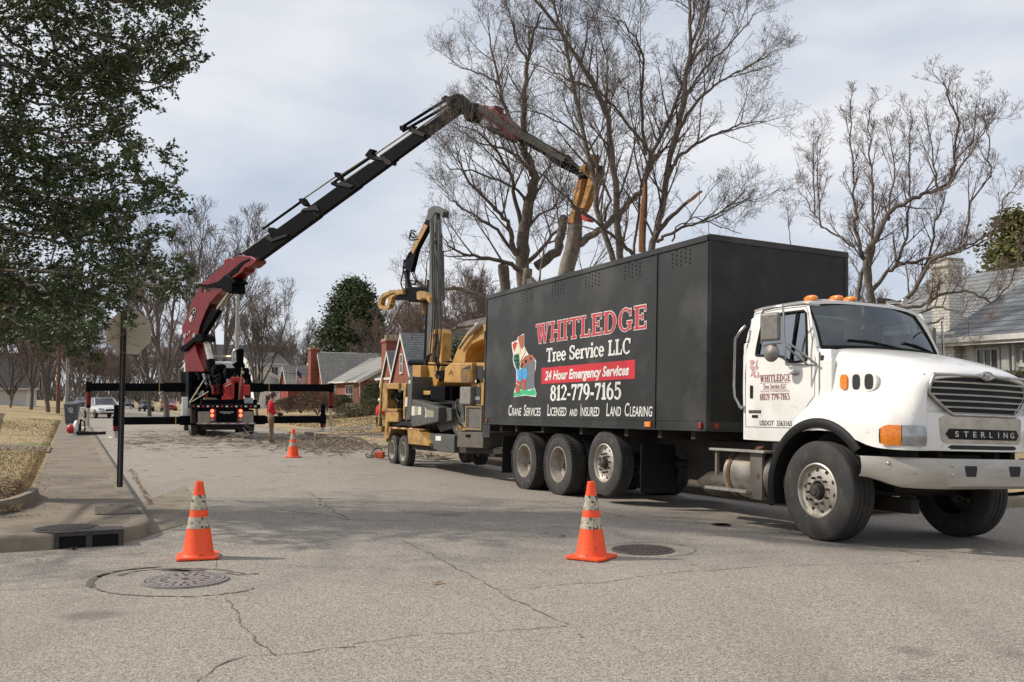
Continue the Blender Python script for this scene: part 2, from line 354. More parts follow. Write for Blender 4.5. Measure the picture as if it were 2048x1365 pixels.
# slab-serif stroke letters: l = line(x0,y0,x1,y1,width), a = arc(cx,cy,rx,ry,a0,a1 degrees), s = serif(x,y,length)
K = .2; k_ = .09
GL = {
'W': (1.25, [('l',.16,1,.42,0,K),('l',.42,0,.64,.97,k_),('l',.60,1,.86,0,K),('l',.86,0,1.1,1,k_),('s',.16,1,.36),('s',.62,1,.34),('s',1.1,1,.3)]),
'H': (1.0, [('l',.2,0,.2,1,K),('l',.8,0,.8,1,K),('l',.2,.5,.8,.5,k_),('s',.2,0,.36),('s',.2,1,.36),('s',.8,0,.36),('s',.8,1,.36)]),
'I': (.46, [('l',.23,0,.23,1,K),('s',.23,0,.38),('s',.23,1,.38)]),
'T': (.86, [('l',.43,0,.43,1,K),('s',.43,0,.4),('s',.43,1,.8),('l',.06,.78,.06,1,k_),('l',.80,.78,.80,1,k_)]),
'L': (.78, [('l',.22,0,.22,1,K),('s',.22,1,.4),('s',.39,0,.72),('l',.71,0,.71,.3,k_)]),
'E': (.84, [('l',.22,0,.22,1,K),('s',.42,0,.76),('s',.40,1,.74),('l',.76,0,.76,.27,k_),('l',.73,.75,.73,1,k_),('l',.25,.52,.56,.52,k_),('l',.56,.4,.56,.64,k_)]),
'D': (.96, [('l',.22,0,.22,1,K),('s',.25,0,.46),('s',.25,1,.46),('a',.42,.5,.40,.455,-90,90)]),
'G': (.98, [('a',.5,.5,.38,.47,40,320),('l',.80,.08,.80,.42,.16),('s',.78,.42,.34),('l',.84,.66,.84,.94,k_)]),
'C': (.9, [('a',.48,.5,.38,.47,42,318),('l',.80,.66,.80,.96,k_)]),
'S': (.76, [('a',.37,.74,.26,.22,20,270),('a',.37,.265,.28,.23,-160,90),('l',.64,.70,.64,.95,k_),('l',.1,.05,.1,.32,k_)]),
'r': (.54, [('l',.2,0,.2,.66,K),('s',.2,0,.38),('s',.12,.66,.22),('a',.40,.44,.16,.2,40,150)]),
'e': (.62, [('a',.32,.34,.25,.31,0,325),('l',.1,.36,.56,.36,k_)]),
'v': (.66, [('l',.13,.68,.33,0,.17),('l',.33,0,.54,.68,k_),('s',.14,.68,.28),('s',.54,.68,.22)]),
'i': (.36, [('l',.19,0,.19,.66,K),('s',.19,0,.36),('s',.12,.66,.2),('l',.19,.83,.19,1,K)]),
'c': (.58, [('a',.32,.34,.25,.31,50,315),('l',.51,.48,.51,.62,.1)]),
'1': (.5, [('l',.27,0,.27,1,K),('s',.27,0,.42),('l',.06,.78,.27,.97,k_)]),
'2': (.66, [('a',.32,.72,.24,.25,-20,165),('l',.54,.64,.12,.08,.12),('s',.33,.03,.56)]),
'5': (.66, [('l',.14,.52,.14,1,k_),('l',.1,.95,.56,.95,.12),('a',.3,.33,.27,.31,-150,115)]),
'6': (.68, [('a',.33,.32,.25,.30,0,360),('a',.44,.45,.36,.52,95,185)]),
'7': (.62, [('l',.06,.94,.58,.94,.13),('l',.56,.95,.24,0,.15),('l',.08,.76,.08,.98,k_)]),
'8': (.68, [('a',.33,.75,.21,.22,0,360),('a',.33,.27,.26,.26,0,360)]),
'9': (.68, [('a',.33,.67,.25,.30,0,360),('a',.22,.55,.36,.52,-85,5)]),
'-': (.42, [('l',.05,.36,.37,.36,.13)]),
'(': (.36, [('a',.42,.5,.3,.62,115,245)]), ')': (.36, [('a',-.06,.5,.3,.62,-65,65)]),
' ': (.4, []),
}
def slab(mb, s, x0, x1, z0, h, place, grow=0.0, m=None, gap=.08, lay=0.0, arch=0):
    tot = sum(GL[c][0] + gap for c in s) - gap; kx = (x1 - x0) / tot; x = 0; i = 0
    def P(X, Y, e): return place(x0 + X * kx, z0 + Y * h, lay + e)
    gx = grow / kx; gy = grow / h
    for c in s:
        for g in GL[c][1]:
            i += 1; e = (i % 12) * .00012
            if g[0] == 'l':
                _, a, b, c2, d, wd = g; dx, dy = c2 - a, d - b; ln = math.hypot(dx * kx, dy * h); ux, uy = dx * kx / ln, dy * h / ln
                if abs(dy) > abs(dx): hw = wd / 2; q = [(a-hw-gx,b),(a+hw+gx,b),(c2+hw+gx,d),(c2-hw-gx,d)]; q = [(X, Y + (gy if Y == max(b, d) else -gy)) for X, Y in q]
                else: hw = wd / 2; q = [(a-gx,b-hw-gy),(c2+gx,d-hw-gy),(c2+gx,d+hw+gy),(a-gx,b+hw+gy)]
                mb.add([P(x + X, Y, e) for X, Y in q], [(0,1,2,3)], m)
            elif g[0] == 's':
                _, a, b, ln = g; hh = .045; y = b + (hh if b < .3 else -hh)
                q = [(a-ln/2-gx,y-hh-gy),(a+ln/2+gx,y-hh-gy),(a+ln/2+gx,y+hh+gy),(a-ln/2-gx,y+hh+gy)]
                mb.add([P(x + X, Y, e) for X, Y in q], [(0,1,2,3)], m)
            else:
                _, cx, cy, rx, ry, a0, a1 = g; n = 16; v1 = []; v2 = []
                for j in range(n + 1):
                    a = R_(a0 + (a1 - a0) * j / n); ho = abs(cos(a)); tx = .03 + .08 * ho; 
                    v1.append(P(x + cx + (rx + tx * .8 + gx) * cos(a), cy + (ry + .045 + gy) * sin(a), e))
                    v2.append(P(x + cx + (rx - tx * 1.0 - gx) * cos(a), cy + (ry - .045 - gy) * sin(a), e))
                mb.add(v1 + v2, [(j, j+1, n+2+j, n+1+j) for j in range(n)], m)
        x += GL[c][0] + gap

# ---------------------------------------------------------------- ground, street, kerbs
def gz(p): a, b = uv(Vector(p)); return GH(a, b)
def lawn_l(u, v):                 # left yard
    d = max(0, -.5 - v); return .155 + min(.75, d * .075) + .04 * sin(v * 1.3 + u * .21) * smooth(0, 3, d)
def lawn_r(u, v):
    d = max(0, v - 10.5); g = GH(u, 10.4) + .14; return g + (.38 - g) * smooth(0, 14, d)
g = MB(); g.poly([(-2500,-600,-.9),(2500,-600,-.9),(2500,3500,-.9),(-2500,3500,-.9)]); tag(g.build('ground', M_grass), kind='structure')
def frange(a, b, n): return [a + (b - a) * i / n for i in range(n + 1)]
def sheet(name, us, vs, zf, m, inside=None):
    g = MB(); idx = {}
    rows = [[RW(u, v, zf(u, v)) for v in vs] for u in us]; g.grid([r for r in rows])
    if inside:
        k = len(vs); keep = []
        n = 0; nf = []; nm = []
        for i in range(len(us) - 1):
            for j in range(k - 1):
                if inside((us[i] + us[i+1]) / 2, (vs[j] + vs[j+1]) / 2): nf.append(g.f[n]); nm.append(0)
                n += 1
        g.f = nf; g.m = nm
    o = g.build(name, m, smooth=180); 
    return o
us = frange(-25, 40, 130) + frange(42, 300, 60)
vs = frange(-70, -2, 20) + frange(-1.5, 12, 54) + frange(13, 90, 20)
road = sheet('road', us, vs, lambda u, v: GH(u, v), M_asph, lambda u, v: u < 13.5 or -.2 < v < 11.6); road['kind'] = 'structure'
# left block: kerb path in (u, v)
def arc(cu, cv, r, a0, a1, n): return [(cu + r * sin(R_(a0 + (a1 - a0) * i / n)), cv + r * cos(R_(a0 + (a1 - a0) * i / n))) for i in range(n + 1)]
CL = [(10.47, -70), (10.47, -20), (10.47, -3), (10.47, -.05)] + arc(11.3, .02, .83, -90, 0, 10)[1:] + [(u, .85) for u in frange(13, 300, 60)]
CRr = [(10.2, 90), (10.2, 30), (10.2, 15), (10.2, 12.6)] + [(12.4 - 2.2 * cos(R_(a)), 12.6 - 2.2 * sin(R_(a))) for a in (15, 30, 45, 60, 75, 90)] + [(u, 10.4) for u in frange(14, 300, 60)]
def kerb(name, path, side, topw=.22, h=.15, zf=GH, m=M_conc, gut=0):
    g = MB(); rows = []
    for i, (u, v) in enumerate(path):
        a = path[max(0, i-1)]; b = path[min(len(path)-1, i+1)]; du, dv = b[0]-a[0], b[1]-a[1]; l = math.hypot(du, dv); nu, nv = dv / l * side, -du / l * side   # outward = away from road
        z = zf(u, v); pr = [(-.0, -.05), (.0, .0), (.012, h * .75), (.03, h * .94), (.06, h), (topw, h + .002), (topw, -.05)]
        rows.append([RW(u + nu * o, v + nv * o, z + hh) for o, hh in pr])
    g.grid(rows); return g.build(name, m, smooth=50, kind='structure')
kerb('kerb', CL, 1); kerb('kerb', CRr, -1)
# sidewalk / verge of the left block
def in_left(u, v): return u > 10.6 and v < .72
def hL(u, v): return .150
g = MB()
# paving (polygon follows the kerb), grass beyond it
inner = [(10.60, -70), (10.60, -20), (10.60, -3), (10.60, -.05)] + arc(11.3, .02, .69, -90, 0, 10)[1:] + [(u, .70) for u in frange(13, 300, 60)]
outer = [(11.95, -70), (11.95, -20), (11.95, -3), (12.0, -1.6), (12.15, -1.15), (12.5, -.83), (13.0, -.62), (13.6, -.5)] + [(13.9 + .2 * i, -.46) for i in range(6)] + [(u, -.45) for u in frange(16, 300, 60)]
n = min(len(inner), len(outer)); inner = inner[:3] + inner[3:]; 
def resample(p, n):
    ds = [0]
    for a, b in zip(p, p[1:]): ds.append(ds[-1] + min(30, math.hypot(b[0]-a[0], b[1]-a[1])))
    o = []
    for i in range(n):
        t = ds[-1] * i / (n - 1); j = max(k for k in range(len(ds)) if ds[k] <= t + 1e-9); j = min(j, len(p) - 2); f = (t - ds[j]) / max(1e-9, ds[j+1] - ds[j]); o.append((p[j][0] + (p[j+1][0]-p[j][0]) * f, p[j][1] + (p[j+1][1]-p[j][1]) * f))
    return o
ci = 14
def sdv(p, k=4): return [(a[0] + (b[0] - a[0]) * i / k, a[1] + (b[1] - a[1]) * i / k) for a, b in zip(p, p[1:]) for i in range(k)] + [p[-1]]
A = sdv(inner[:ci]) + resample(inner[ci-1:], 90)[1:]; B = sdv(outer[:ci]) + resample(outer[ci-1:], 90)[1:]
g.grid([[RW(a[0], a[1], .148), RW((a[0]+b[0])/2, (a[1]+b[1])/2, .150), RW(b[0], b[1], .150)] for a, b in zip(A, B)])
tag(g.build('sidewalk', M_walk, smooth=180), kind='structure')
# lawns
g = MB()
for i in range(len(B) - 1):
    for j in range(14):
        d0, d1 = (j / 14) ** 2 * 60, ((j + 1) / 14) ** 2 * 60
        q = []
        for (b, d) in ((B[i], d0), (B[i+1], d0), (B[i+1], d1), (B[i], d1)):
            k = min(1, max(0, (b[0] - 11.9) / 2.2)); nu, nv = (1 - k), -k; l = math.hypot(nu, nv); uu, vv = b[0] + nu / l * d, b[1] + nv / l * d
            q.append(RW(uu, vv, .15 + (.035 if d > 0 else 0.0) + min(.75, d * .075) + .03 * sin(vv * 1.1 + uu * .3) * smooth(0, 3, d)))
        g.add(q, [(0, 1, 2, 3)])
tag(g.build('lawn', M_grass, smooth=180), kind='structure')
g = MB(); us2 = frange(10.4, 60, 50) + frange(64, 300, 40); 
g.grid([[RW(u, v, lawn_r(u, v)) for v in [10.53, 10.8, 11.2, 11.8, 12.5, 13.5, 15, 17, 20, 25, 35, 60, 120]] for u in us2])
tag(g.build('lawn', M_grass, smooth=180), kind='structure')
# low retaining kerb round the corner of the left lawn
pth = [(b[0], b[1]) for b in outer[2:14]]; g = MB(); rows = []
for i, (u, v) in enumerate(pth):
    a = pth[max(0, i-1)]; b = pth[min(len(pth)-1, i+1)]; du, dv = b[0]-a[0], b[1]-a[1]; l = math.hypot(du, dv); nu, nv = dv / l, -du / l
    hh = .13 * (1 - smooth(8, 11, i)) + .02
    rows.append([RW(u - nu * o, v - nv * o, .14 + z) for o, z in ((-.06, 0), (-.045, hh * .8), (-.01, hh), (.08, hh), (.1, 0))])
g.grid(rows); tag(g.build('kerb', M_conc, smooth=50), kind='structure')
# driveways across the left lawn, and dirt strip
def patch(name, pts, m, dz, n=10):
    g = MB(); a, b, c, d = [Vector(p) for p in pts]
    rows = []
    for i in range(n + 1):
        t = i / n; p, q = a.lerp(d, t), b.lerp(c, t); rows.append([])
        for j in range(n + 1):
            x = p.lerp(q, j / n); rows[-1].append(Vector((x.x, x.y, gz(x) + dz)))
    g.grid(rows); return tag(g.build(name, m, smooth=180), kind='structure')
patch('concrete_apron', [PG(228, 1092), PG(300, 1000), PG(372, 972), PG(412, 1036)], M_conc, .005)
# street beyond: driveway on the right block
g = MB(); g.grid([[RW(u, v, lawn_r(u, v) + .012) for v in (10.53, 11, 12, 14, 18, 24)] for u in frange(46, 50.5, 6)]); tag(g.build('driveway', M_walk, smooth=180), kind='structure')
g = MB(); g.grid([[RW(u, v, .16 + .075 * max(0, -.45 - v) + .03) for v in (-.45, -1, -2, -4, -8, -14)] for u in frange(25.5, 28.3, 6)]); tag(g.build('driveway', M_walk, smooth=180), kind='structure')
g = MB(); g.grid([[RW(u, v, lawn_r(u, v) + .01) for v in (11.6, 12.2, 12.9)] for u in frange(12, 44, 40)]); tag(g.build('footpath', M_walk, smooth=180), kind='structure')

# cracks (dark seams, thin irregular ribbons 4 mm proud)
M_crack = mat('crack_dirt', (.07, .06, .05), (.15, .13, .105), 9, .95)
g = MB(); rnd = random.Random(4)
def crack(pts, w0, seg=.06, jit=.025):
    P = [PG(*p) for p in pts]; out = []
    for a, b in zip(P, P[1:]):
        n = max(2, int((b - a).length / seg))
        for i in range(n): out.append(a.lerp(b, i / n))
    out.append(P[-1]); o = Vector((0, 0)); L1 = []
    for i, p in enumerate(out):
        o = o * .8 + Vector((rnd.gauss(0, jit), rnd.gauss(0, jit))) * .5
        L1.append(Vector((p.x + o.x, p.y + o.y, 0)))
    row = []
    for i, p in enumerate(L1):
        t = (L1[min(i+1, len(L1)-1)] - L1[max(0, i-1)]); t.normalize() if t.length else None; nn_ = Vector((-t.y, t.x, 0)); wd = w0 * rnd.uniform(.1, .75)
        z = gz(p) + .004; a, b = p + nn_ * wd, p - nn_ * wd; row.append([Vector((a.x, a.y, z)), Vector((b.x, b.y, z))])
    g.grid(row)
crack([(450, 1198), (480, 1240), (520, 1290), (548, 1312)], .010)
crack([(400, 1368), (465, 1325), (500, 1312), (548, 1312), (700, 1296)], .011)
crack([(800, 1080), (900, 1130), (1010, 1190), (1140, 1250)], .010)
crack([(1000, 1180), (1180, 1166), (1400, 1140), (1760, 1128), (1900, 1115)], .009)
crack([(1720, 1085), (1850, 1112), (2048, 1125)], .012)
crack([(0, 1182), (180, 1176)], .008)
crack([(430, 1140), (440, 1118), (520, 1115)], .006)
crack([(700, 1290), (860, 1270), (1135, 1252)], .007)
crack([(500, 985), (640, 965), (760, 958)], .010); crack([(560, 1020), (700, 1040), (820, 1042), (960, 1050)], .012)
crack([(620, 985), (650, 1010), (700, 1040)], .012); crack([(1100, 1002), (1180, 1020), (1260, 1036)], .012); crack([(980, 1025), (1180, 1030), (1500, 1038), (1600, 1042)], .008)
for k in range(46):
    x, y = rnd.uniform(330, 1100), rnd.uniform(925, 1090)
    crack([(x, y), (x + rnd.uniform(30, 130), y + rnd.uniform(-14, 14))], .007)
# settled ring round the near manhole
for cx, cy, rx, ry, a0, a1, wd in ((352, 1168, 172, 34, 165, 268, .055), (345, 1172, 165, 22, 10, 165, .022), (370, 1160, 140, 22, 200, 330, .03), (352, 1167, 168, 32, 200, 262, .035)):
    crack([(cx + rx * cos(R_(a)), cy + ry * sin(R_(a))) for a in range(a0, a1, 8)], wd, jit=.012)
crack([(cx_, cy_) for cx_, cy_ in ((325, 1141), (360, 1142), (410, 1141))], .075, jit=.012); crack([(340, 1139), (412, 1143)], .05); crack([(450, 1146), (480, 1152), (515, 1150)], .035)
crack([(1290 + 102 * cos(R_(a)), 1101 + 15 * sin(R_(a))) for a in range(0, 361, 12)], .010, jit=.008)
tag(g.build('road_cracks', M_crack), kind='structure')
# expansion joints of the sidewalk
g = MB()
for u in frange(13.3, 45.5, 22):
    g.add([RW(u, -.44, .1535), RW(u + .012, -.44, .1535), RW(u + .012, .69, .1535), RW(u, .69, .1535)], [(0,1,2,3)])
for v in frange(-12, -1, 8):
    g.add([RW(10.6, v, .1535), RW(11.9, v, .1535), RW(11.9, v + .012, .1535), RW(10.6, v + .012, .1535)], [(0,1,2,3)])
tag(g.build('paving_joints', M_crack), kind='structure')

# manhole covers
M_iron = mat('cast_iron', (.27, .24, .225), (.19, .17, .16), 12, .55, .2, .3, 60, c3=(.25, .06, .05), s3=1.3, lo3=.62, hi3=.75)
M_iron2 = mat('worn_iron', (.16, .135, .12), (.10, .085, .078), 12, .6, .5, .3, 60)
def manhole(name, label, c, r, kind):
    t = thing(name, label, 'manhole cover', at(c, .3), 'manhole covers')
    g = MB(); g.lathe([(r * 1.0, -.03), (r * 1.0, .006), (r * .93, .008), (r * .93, -.004), (r * .90, -.004)], (0,0,0), (0,0,1), 48); g.build('frame_ring', M_iron2 if kind else M_iron, t, smooth=40)
    g = MB(); g.disc((0,0,-.002), (0,0,1), r * .915, 48, 1)
    if kind == 0:
        for rr in (.90, .66, .42, .18):      # radial and ring bars leave dark slots between them
            g.lathe([(r * (rr - .07), -.001), (r * (rr - .07), .009), (r * rr, .009), (r * rr, -.001)], (0,0,0), (0,0,1), 48, 0)
        for i in range(14):
            a = 2 * pi * i / 14; M = Matrix.Rotation(a, 4, 'Z'); g.box(r * .10, r * .88, -.02, .02, -.001, .0086, 0, M)
        for i in range(14):
            a = 2 * pi * (i + .5) / 14; M = Matrix.Rotation(a, 4, 'Z'); g.box(r * .58, r * .88, -.018, .018, -.001, .0087, 0, M)
    else:
        g.disc((0,0,.003), (0,0,1), r * .91, 48, 0)
        for i in range(-8, 9):
            for j in range(-8, 9):
                x, y = i * r * .11, j * r * .11
                if x * x + y * y < (r * .84) ** 2 and (i + j) % 2 == 0: g.box(x - .02, x + .02, y - .014, y + .014, .003, .013, 0)
    g.build('lid', [M_iron2 if kind else M_iron, mat('pit_dark', (.004,.004,.004), rough=1)], t); return t
p = PG(371, 1162); manhole('manhole_cover', 'slotted iron manhole cover with red stain in sunken ring before the left front cone', (p.x, p.y, p.z + .008), .34, 0)
p = PG(1285, 1101); manhole('manhole_cover', 'worn studded manhole cover in the road right of the cone nearest the truck', (p.x, p.y, p.z + .006), .305, 1)
r = ray(133, 1057); p = O0 + r * ((.16 - EYE) / r.z); manhole('manhole_cover', 'dark iron manhole cover set in the pavement behind the kerb drain', (p.x, p.y, .160), .31, 1)
p = PG(1442, 1052); manhole('manhole_cover', 'small dark round valve cover in the road beside the front wheel of the box truck', (p.x, p.y, p.z + .005), .12, 1)
# kerb inlet
def DR(px, py): r = ray(px, py); return r
t = thing('storm_drain', 'black cast iron kerb inlet with two dark openings at the corner', 'drain', at(RW(10.466, .20, 0), A25))
g = MB()
g.box(-.32, .32, -.022, .26, .150, .166); g.box(-.32, -.27, -.02, .1, -.02, .150); g.box(.27, .32, -.02, .1, -.02, .150); g.box(-.03, .03, -.018, .08, -.02, .150); g.box(-.32, .32, -.019, .06, .118, .152)
g.build('frame', mat('black_iron', (.03,.027,.025), (.05,.045,.04), 12, .7), t, bevel=.006)
g = MB(); g.box(-.31, .31, -.006, -.003, .0, .13); g.build('opening', mat('pit', (.002, .002, .002), rough=1), t)
# brick tactile strip
a = [O0 + ray(*q) * ((.158 - EYE) / ray(*q).z) for q in ((190, 1029), (286, 1027), (270, 1011), (190, 1012))]
g = MB(); g.poly(a); tag(g.build('tactile_paving', brick_mat('brick_strip', (.17, .09, .065), (.12, .07, .05), (.07, .055, .04), 1, .2, .08), None), kind='structure')
# ---------------------------------------------------------------- box truck
ty, tp_, tr_ = -1.1347, .0127, -.0374
Ry = Matrix(((cos(tp_), 0, -sin(tp_)), (0, 1, 0), (sin(tp_), 0, cos(tp_)))).to_4x4()
MT = Matrix.Translation((4.4685, 11.0822, -.1323)) @ Matrix.Rotation(ty, 4, 'Z') @ Ry @ Matrix.Rotation(tr_, 4, 'X')
T = thing('box_truck', 'white conventional truck cab with a tall dark box body lettered in red and white', 'truck', MT)
H2 = 1.225
# --- box body
g = MB(); x0, x1, zb, zt = -9.40, -2.0, 1.17, 3.77
g.box(x0, x1, -H2, -H2 + .05, zb, zt, 0); g.box(x0, x1, H2 - .05, H2, zb, zt, 0)
g.box(x1 - .06, x1 - .001, -H2 + .05, H2 - .05, zb, zt - .002, 1); g.box(x0, x0 + .05, -H2 + .05, H2 - .05, zb, zt - .004, 0)
g.box(x0 + .05, x1 - .06, -H2 + .05, H2 - .05, zt - .05, zt - .005, 1); g.box(x0 + .05, x1 - .06, -H2 + .05, H2 - .05, zb + .002, zb + .08, 1)
cargo = g.build('cargo_box', [M_box, M_boxf], T)
g = MB()
for s in (-1, 1):
    y = s * H2
    def yb(a, b, z0, z1, o=.012): g.box(a, b, min(y, y + s * o), max(y, y + s * o), z0, z1)
    yb(x0, x1, zt - .07, zt + .012, .02); yb(x0, x1, 1.165, 1.185, .02); yb(x0, x1, 1.300, 1.312, .007)
    yb(-2.045, -1.995, 1.19, zt - .075, .010); yb(-3.235, -3.195, 1.19, zt - .075, .016); yb(x0 - .01, x0 + .035, 1.19, zt - .075, .014)
    yb(x0 - .02, x0 + .35, .90, 1.16, .01)
g.box(x1 - .002, x1 + .012, -H2, H2, zt - .06, zt + .01); g.box(x1 - .002, x1 + .010, -H2 + .0, -H2 + .05, 1.17, zt - .065); g.box(x1 - .002, x1 + .010, H2 - .05, H2, 1.17, zt - .065); g.box(x1 - .002, x1 + .009, -H2 + .055, H2 - .055, 1.165, 1.30)
for z in (1.35, 2.1, 2.9, 3.5):
    g.cyl((x0 - .03, -H2 - .01, z), (x0 - .03, -H2 - .01, z + .16), .022, n=8)
g.build('body_rails', M_box, T, bevel=.003, seg=1)
g = MB(); g.box(x0, x1, -H2 + .1, H2 - .1, zt + .012, zt + .016); g.box(x1 - .01, x1 + .014, -H2, H2, zt + .010, zt + .022)
g.build('rusty_top_edge', M_rust, T)
g = MB(); rnd = random.Random(2)
for k, cx in enumerate((-7.51, -6.29, -5.09, -3.88, -2.62)):
    for i in range(5):
        for j in range(4):
            xx = cx + (i - 2) * .105; zz = 3.545 + (1.5 - j) * .062 + (.031 if i % 2 else 0)
            g.disc((xx, -H2 - .0015, zz), (0, -1, 0), .019, 10)
g.build('vent_holes', mat('hole', (.003, .003, .003), rough=1), T)
pl = lambda x, z, e=0: Vector((x, -H2 - .004 - e, z))
g = MB(); slab(g, 'WHITLEDGE', -7.10, -3.46, 2.645, .345, pl, grow=.014, m=0)
slab(g, 'WHITLEDGE', -7.10, -3.46, 2.645, .345, pl, grow=.002, m=1, lay=.003)
g.build('name_lettering', [M_wtext, M_rtext], T)
g = MB(); slab(g, 'Tree Service LLC', -6.66, -3.88, 2.295, .235, pl, grow=.005, lay=.002, gap=.04); g.build('service_lettering', M_wtext, T)
g = MB(); slab(g, '812-779-7165', -6.47, -4.13, 1.615, .255, pl, grow=.006, lay=.002, gap=.05); g.build('phone_lettering', M_wtext, T)
def tp2(x, z): return lambda X, Y: Vector((x + X, -H2 - .006, z + Y))
def caps(words, x0, x1, z):
    ps = []
    for wd in words:
        if ps: ps.append((None, .42))
        ps += [(wd[0], 1.0), (wd[1:], .72)] if wd != 'AND' else [(wd, .58)]
    ws_ = [(b if a is None else tw(a) * b + .06) for a, b in ps]; k = (x1 - x0) / sum(ws_); x = x0
    for (a, b), wd in zip(ps, ws_):
        if a: text_mb(g, a, .20 * b, tp2(x, z), shear=.1, off=.012, width=(wd - .06) * k)
        x += wd * k
for wds, xa, xb, zz_ in ((['CRANE', 'SERVICES'], -8.19, -6.82, 1.345), (['LICENSED', 'AND', 'INSURED'], -6.57, -4.76, 1.35), (['LAND', 'CLEARING'], -4.56, -3.26, 1.355)):
    g = MB(); caps(wds, xa, xb, zz_); g.build('service_lettering', M_wtext, T)
g = MB(); g.box(-6.84, -3.76, -H2 - .003, -H2 - .0005, 1.91, 2.195); bnd = g.build('red_band', M_rband, T)
g = MB(); text_mb(g, '24 Hour Emergency Services', .155, tp2(-6.70, 1.975), shear=.2, off=.035, width=2.78); g.build('band_lettering', M_wtext, bnd)
# emblem: a woodcutter beside a stump (flat paint), traced on the side panel
def trac(pts, lay):
    o = []
    MI = MT.inverted()
    for x, y in pts:
        px, py = 1000 + x * 100 / 803, 640 + y * 170 / 1365
        r = MI.to_3x3() @ ray(px, py); c = MI @ O0; k = (-H2 - .004 - lay - c.y) / r.y; o.append(c + r * k)
    return o
g = MB()
em = [(0, [(190,360),(270,330),(285,280),(345,240),(385,222),(392,420),(410,470),(460,560),(520,570),(580,660),(575,770),(555,860),(550,1080),(585,1180),(575,1240),(400,1215),(220,1245),(225,1160),(250,1080),(262,960),(262,810),(225,740),(205,640),(212,560),(190,430)]),
 (1, [(225,1170),(330,1140),(400,1120),(470,1140),(540,1105),(575,1160),(572,1220),(470,1215),(380,1200),(300,1228),(225,1235)]),
 (2, [(300,1120),(350,800),(420,660),(500,590),(570,680),(560,800),(545,1100),(420,1130)]),
 (3, [(320,760),(340,660),(400,590),(470,555),(520,575),(572,660),(545,640),(490,610),(500,690),(430,700),(400,760),(370,740),(350,790)]),
 (3, [(285,300),(320,255),(378,240),(388,420),(350,480),(322,440)]),
 (4, [(225,560),(300,550),(330,600),(310,790),(260,790),(215,640)]),
 (5, [(272,790),(345,790),(352,900),(330,1000),(280,970)]), (5, [(360,790),(425,770),(440,900),(410,980),(362,940)]),
 (6, [(265,965),(330,1005),(320,1050),(265,1010)]), (6, [(358,945),(420,970),(410,1015),(355,990)]),
 (3, [(255,1020),(315,1055),(318,1170),(270,1180),(245,1140)]), (3, [(355,1000),(408,1020),(410,1110),(355,1125)]),
 (7, [(232,400),(282,380),(325,470),(318,540),(245,545)]), (7, [(310,560),(350,500),(390,450),(408,520),(360,600),(318,690)]),
 (6, [(200,400),(240,352),(280,370),(250,440),(240,520),(212,470)]),
 (8, [(395,640),(430,640),(415,700),(398,690)]), (8, [(350,700),(368,700),(350,780),(335,770)]), (8, [(470,625),(495,600),(500,650)]), (8, [(245,430),(262,422),(262,440)]),
 (8, [(230,590),(300,570),(300,578),(232,600)]), (8, [(225,650),(312,640),(312,650),(228,662)]), (8, [(240,720),(310,710),(310,720),(243,732)]), (8, [(262,560),(270,560),(285,790),(277,790)])]
for i, (mi, q) in enumerate(em): g.poly(trac(q, .0006 * i if i else 0), mi)
E_ = [M_wtext, mat('emblem_green', (.03,.40,.17), rough=.5), mat('emblem_grey', (.16,.18,.20), (.10,.11,.12), 30, .5), mat('emblem_brown', (.34,.10,.045), rough=.5), mat('emblem_plaid', (.02,.25,.13), (.01,.06,.04), 40, .5), mat('emblem_blue', (.05,.30,.60), rough=.5), mat('emblem_red', (.50,.03,.02), rough=.5), mat('emblem_cream', (.68,.58,.42), rough=.5), mat('emblem_line', (.01,.01,.01), rough=.5)]
g.build('emblem', E_, T)
def marker(x, y, z, m, ax='y', w_=.10, h=.05):
    g = MB()
    if ax == 'y': g.box(x - w_, x + w_, y - .03, y, z - h, z + h)
    else: g.box(x, x + .03, y - w_, y + w_, z - h, z + h)
    g.build('marker_lamp', m, T, bevel=.01)
marker(-3.37, -H2, 1.24, M_amber, 'y', .075, .04); marker(-9.2, -H2, 1.235, M_redl, 'y', .035, .035); marker(-2.12, -H2, 1.24, M_redl, 'y', .035, .045)
marker(-2.0, -1.08, 1.24, M_redl, 'x', .035, .04); marker(-2.0, 1.08, 1.24, M_redl, 'x', .035, .04)

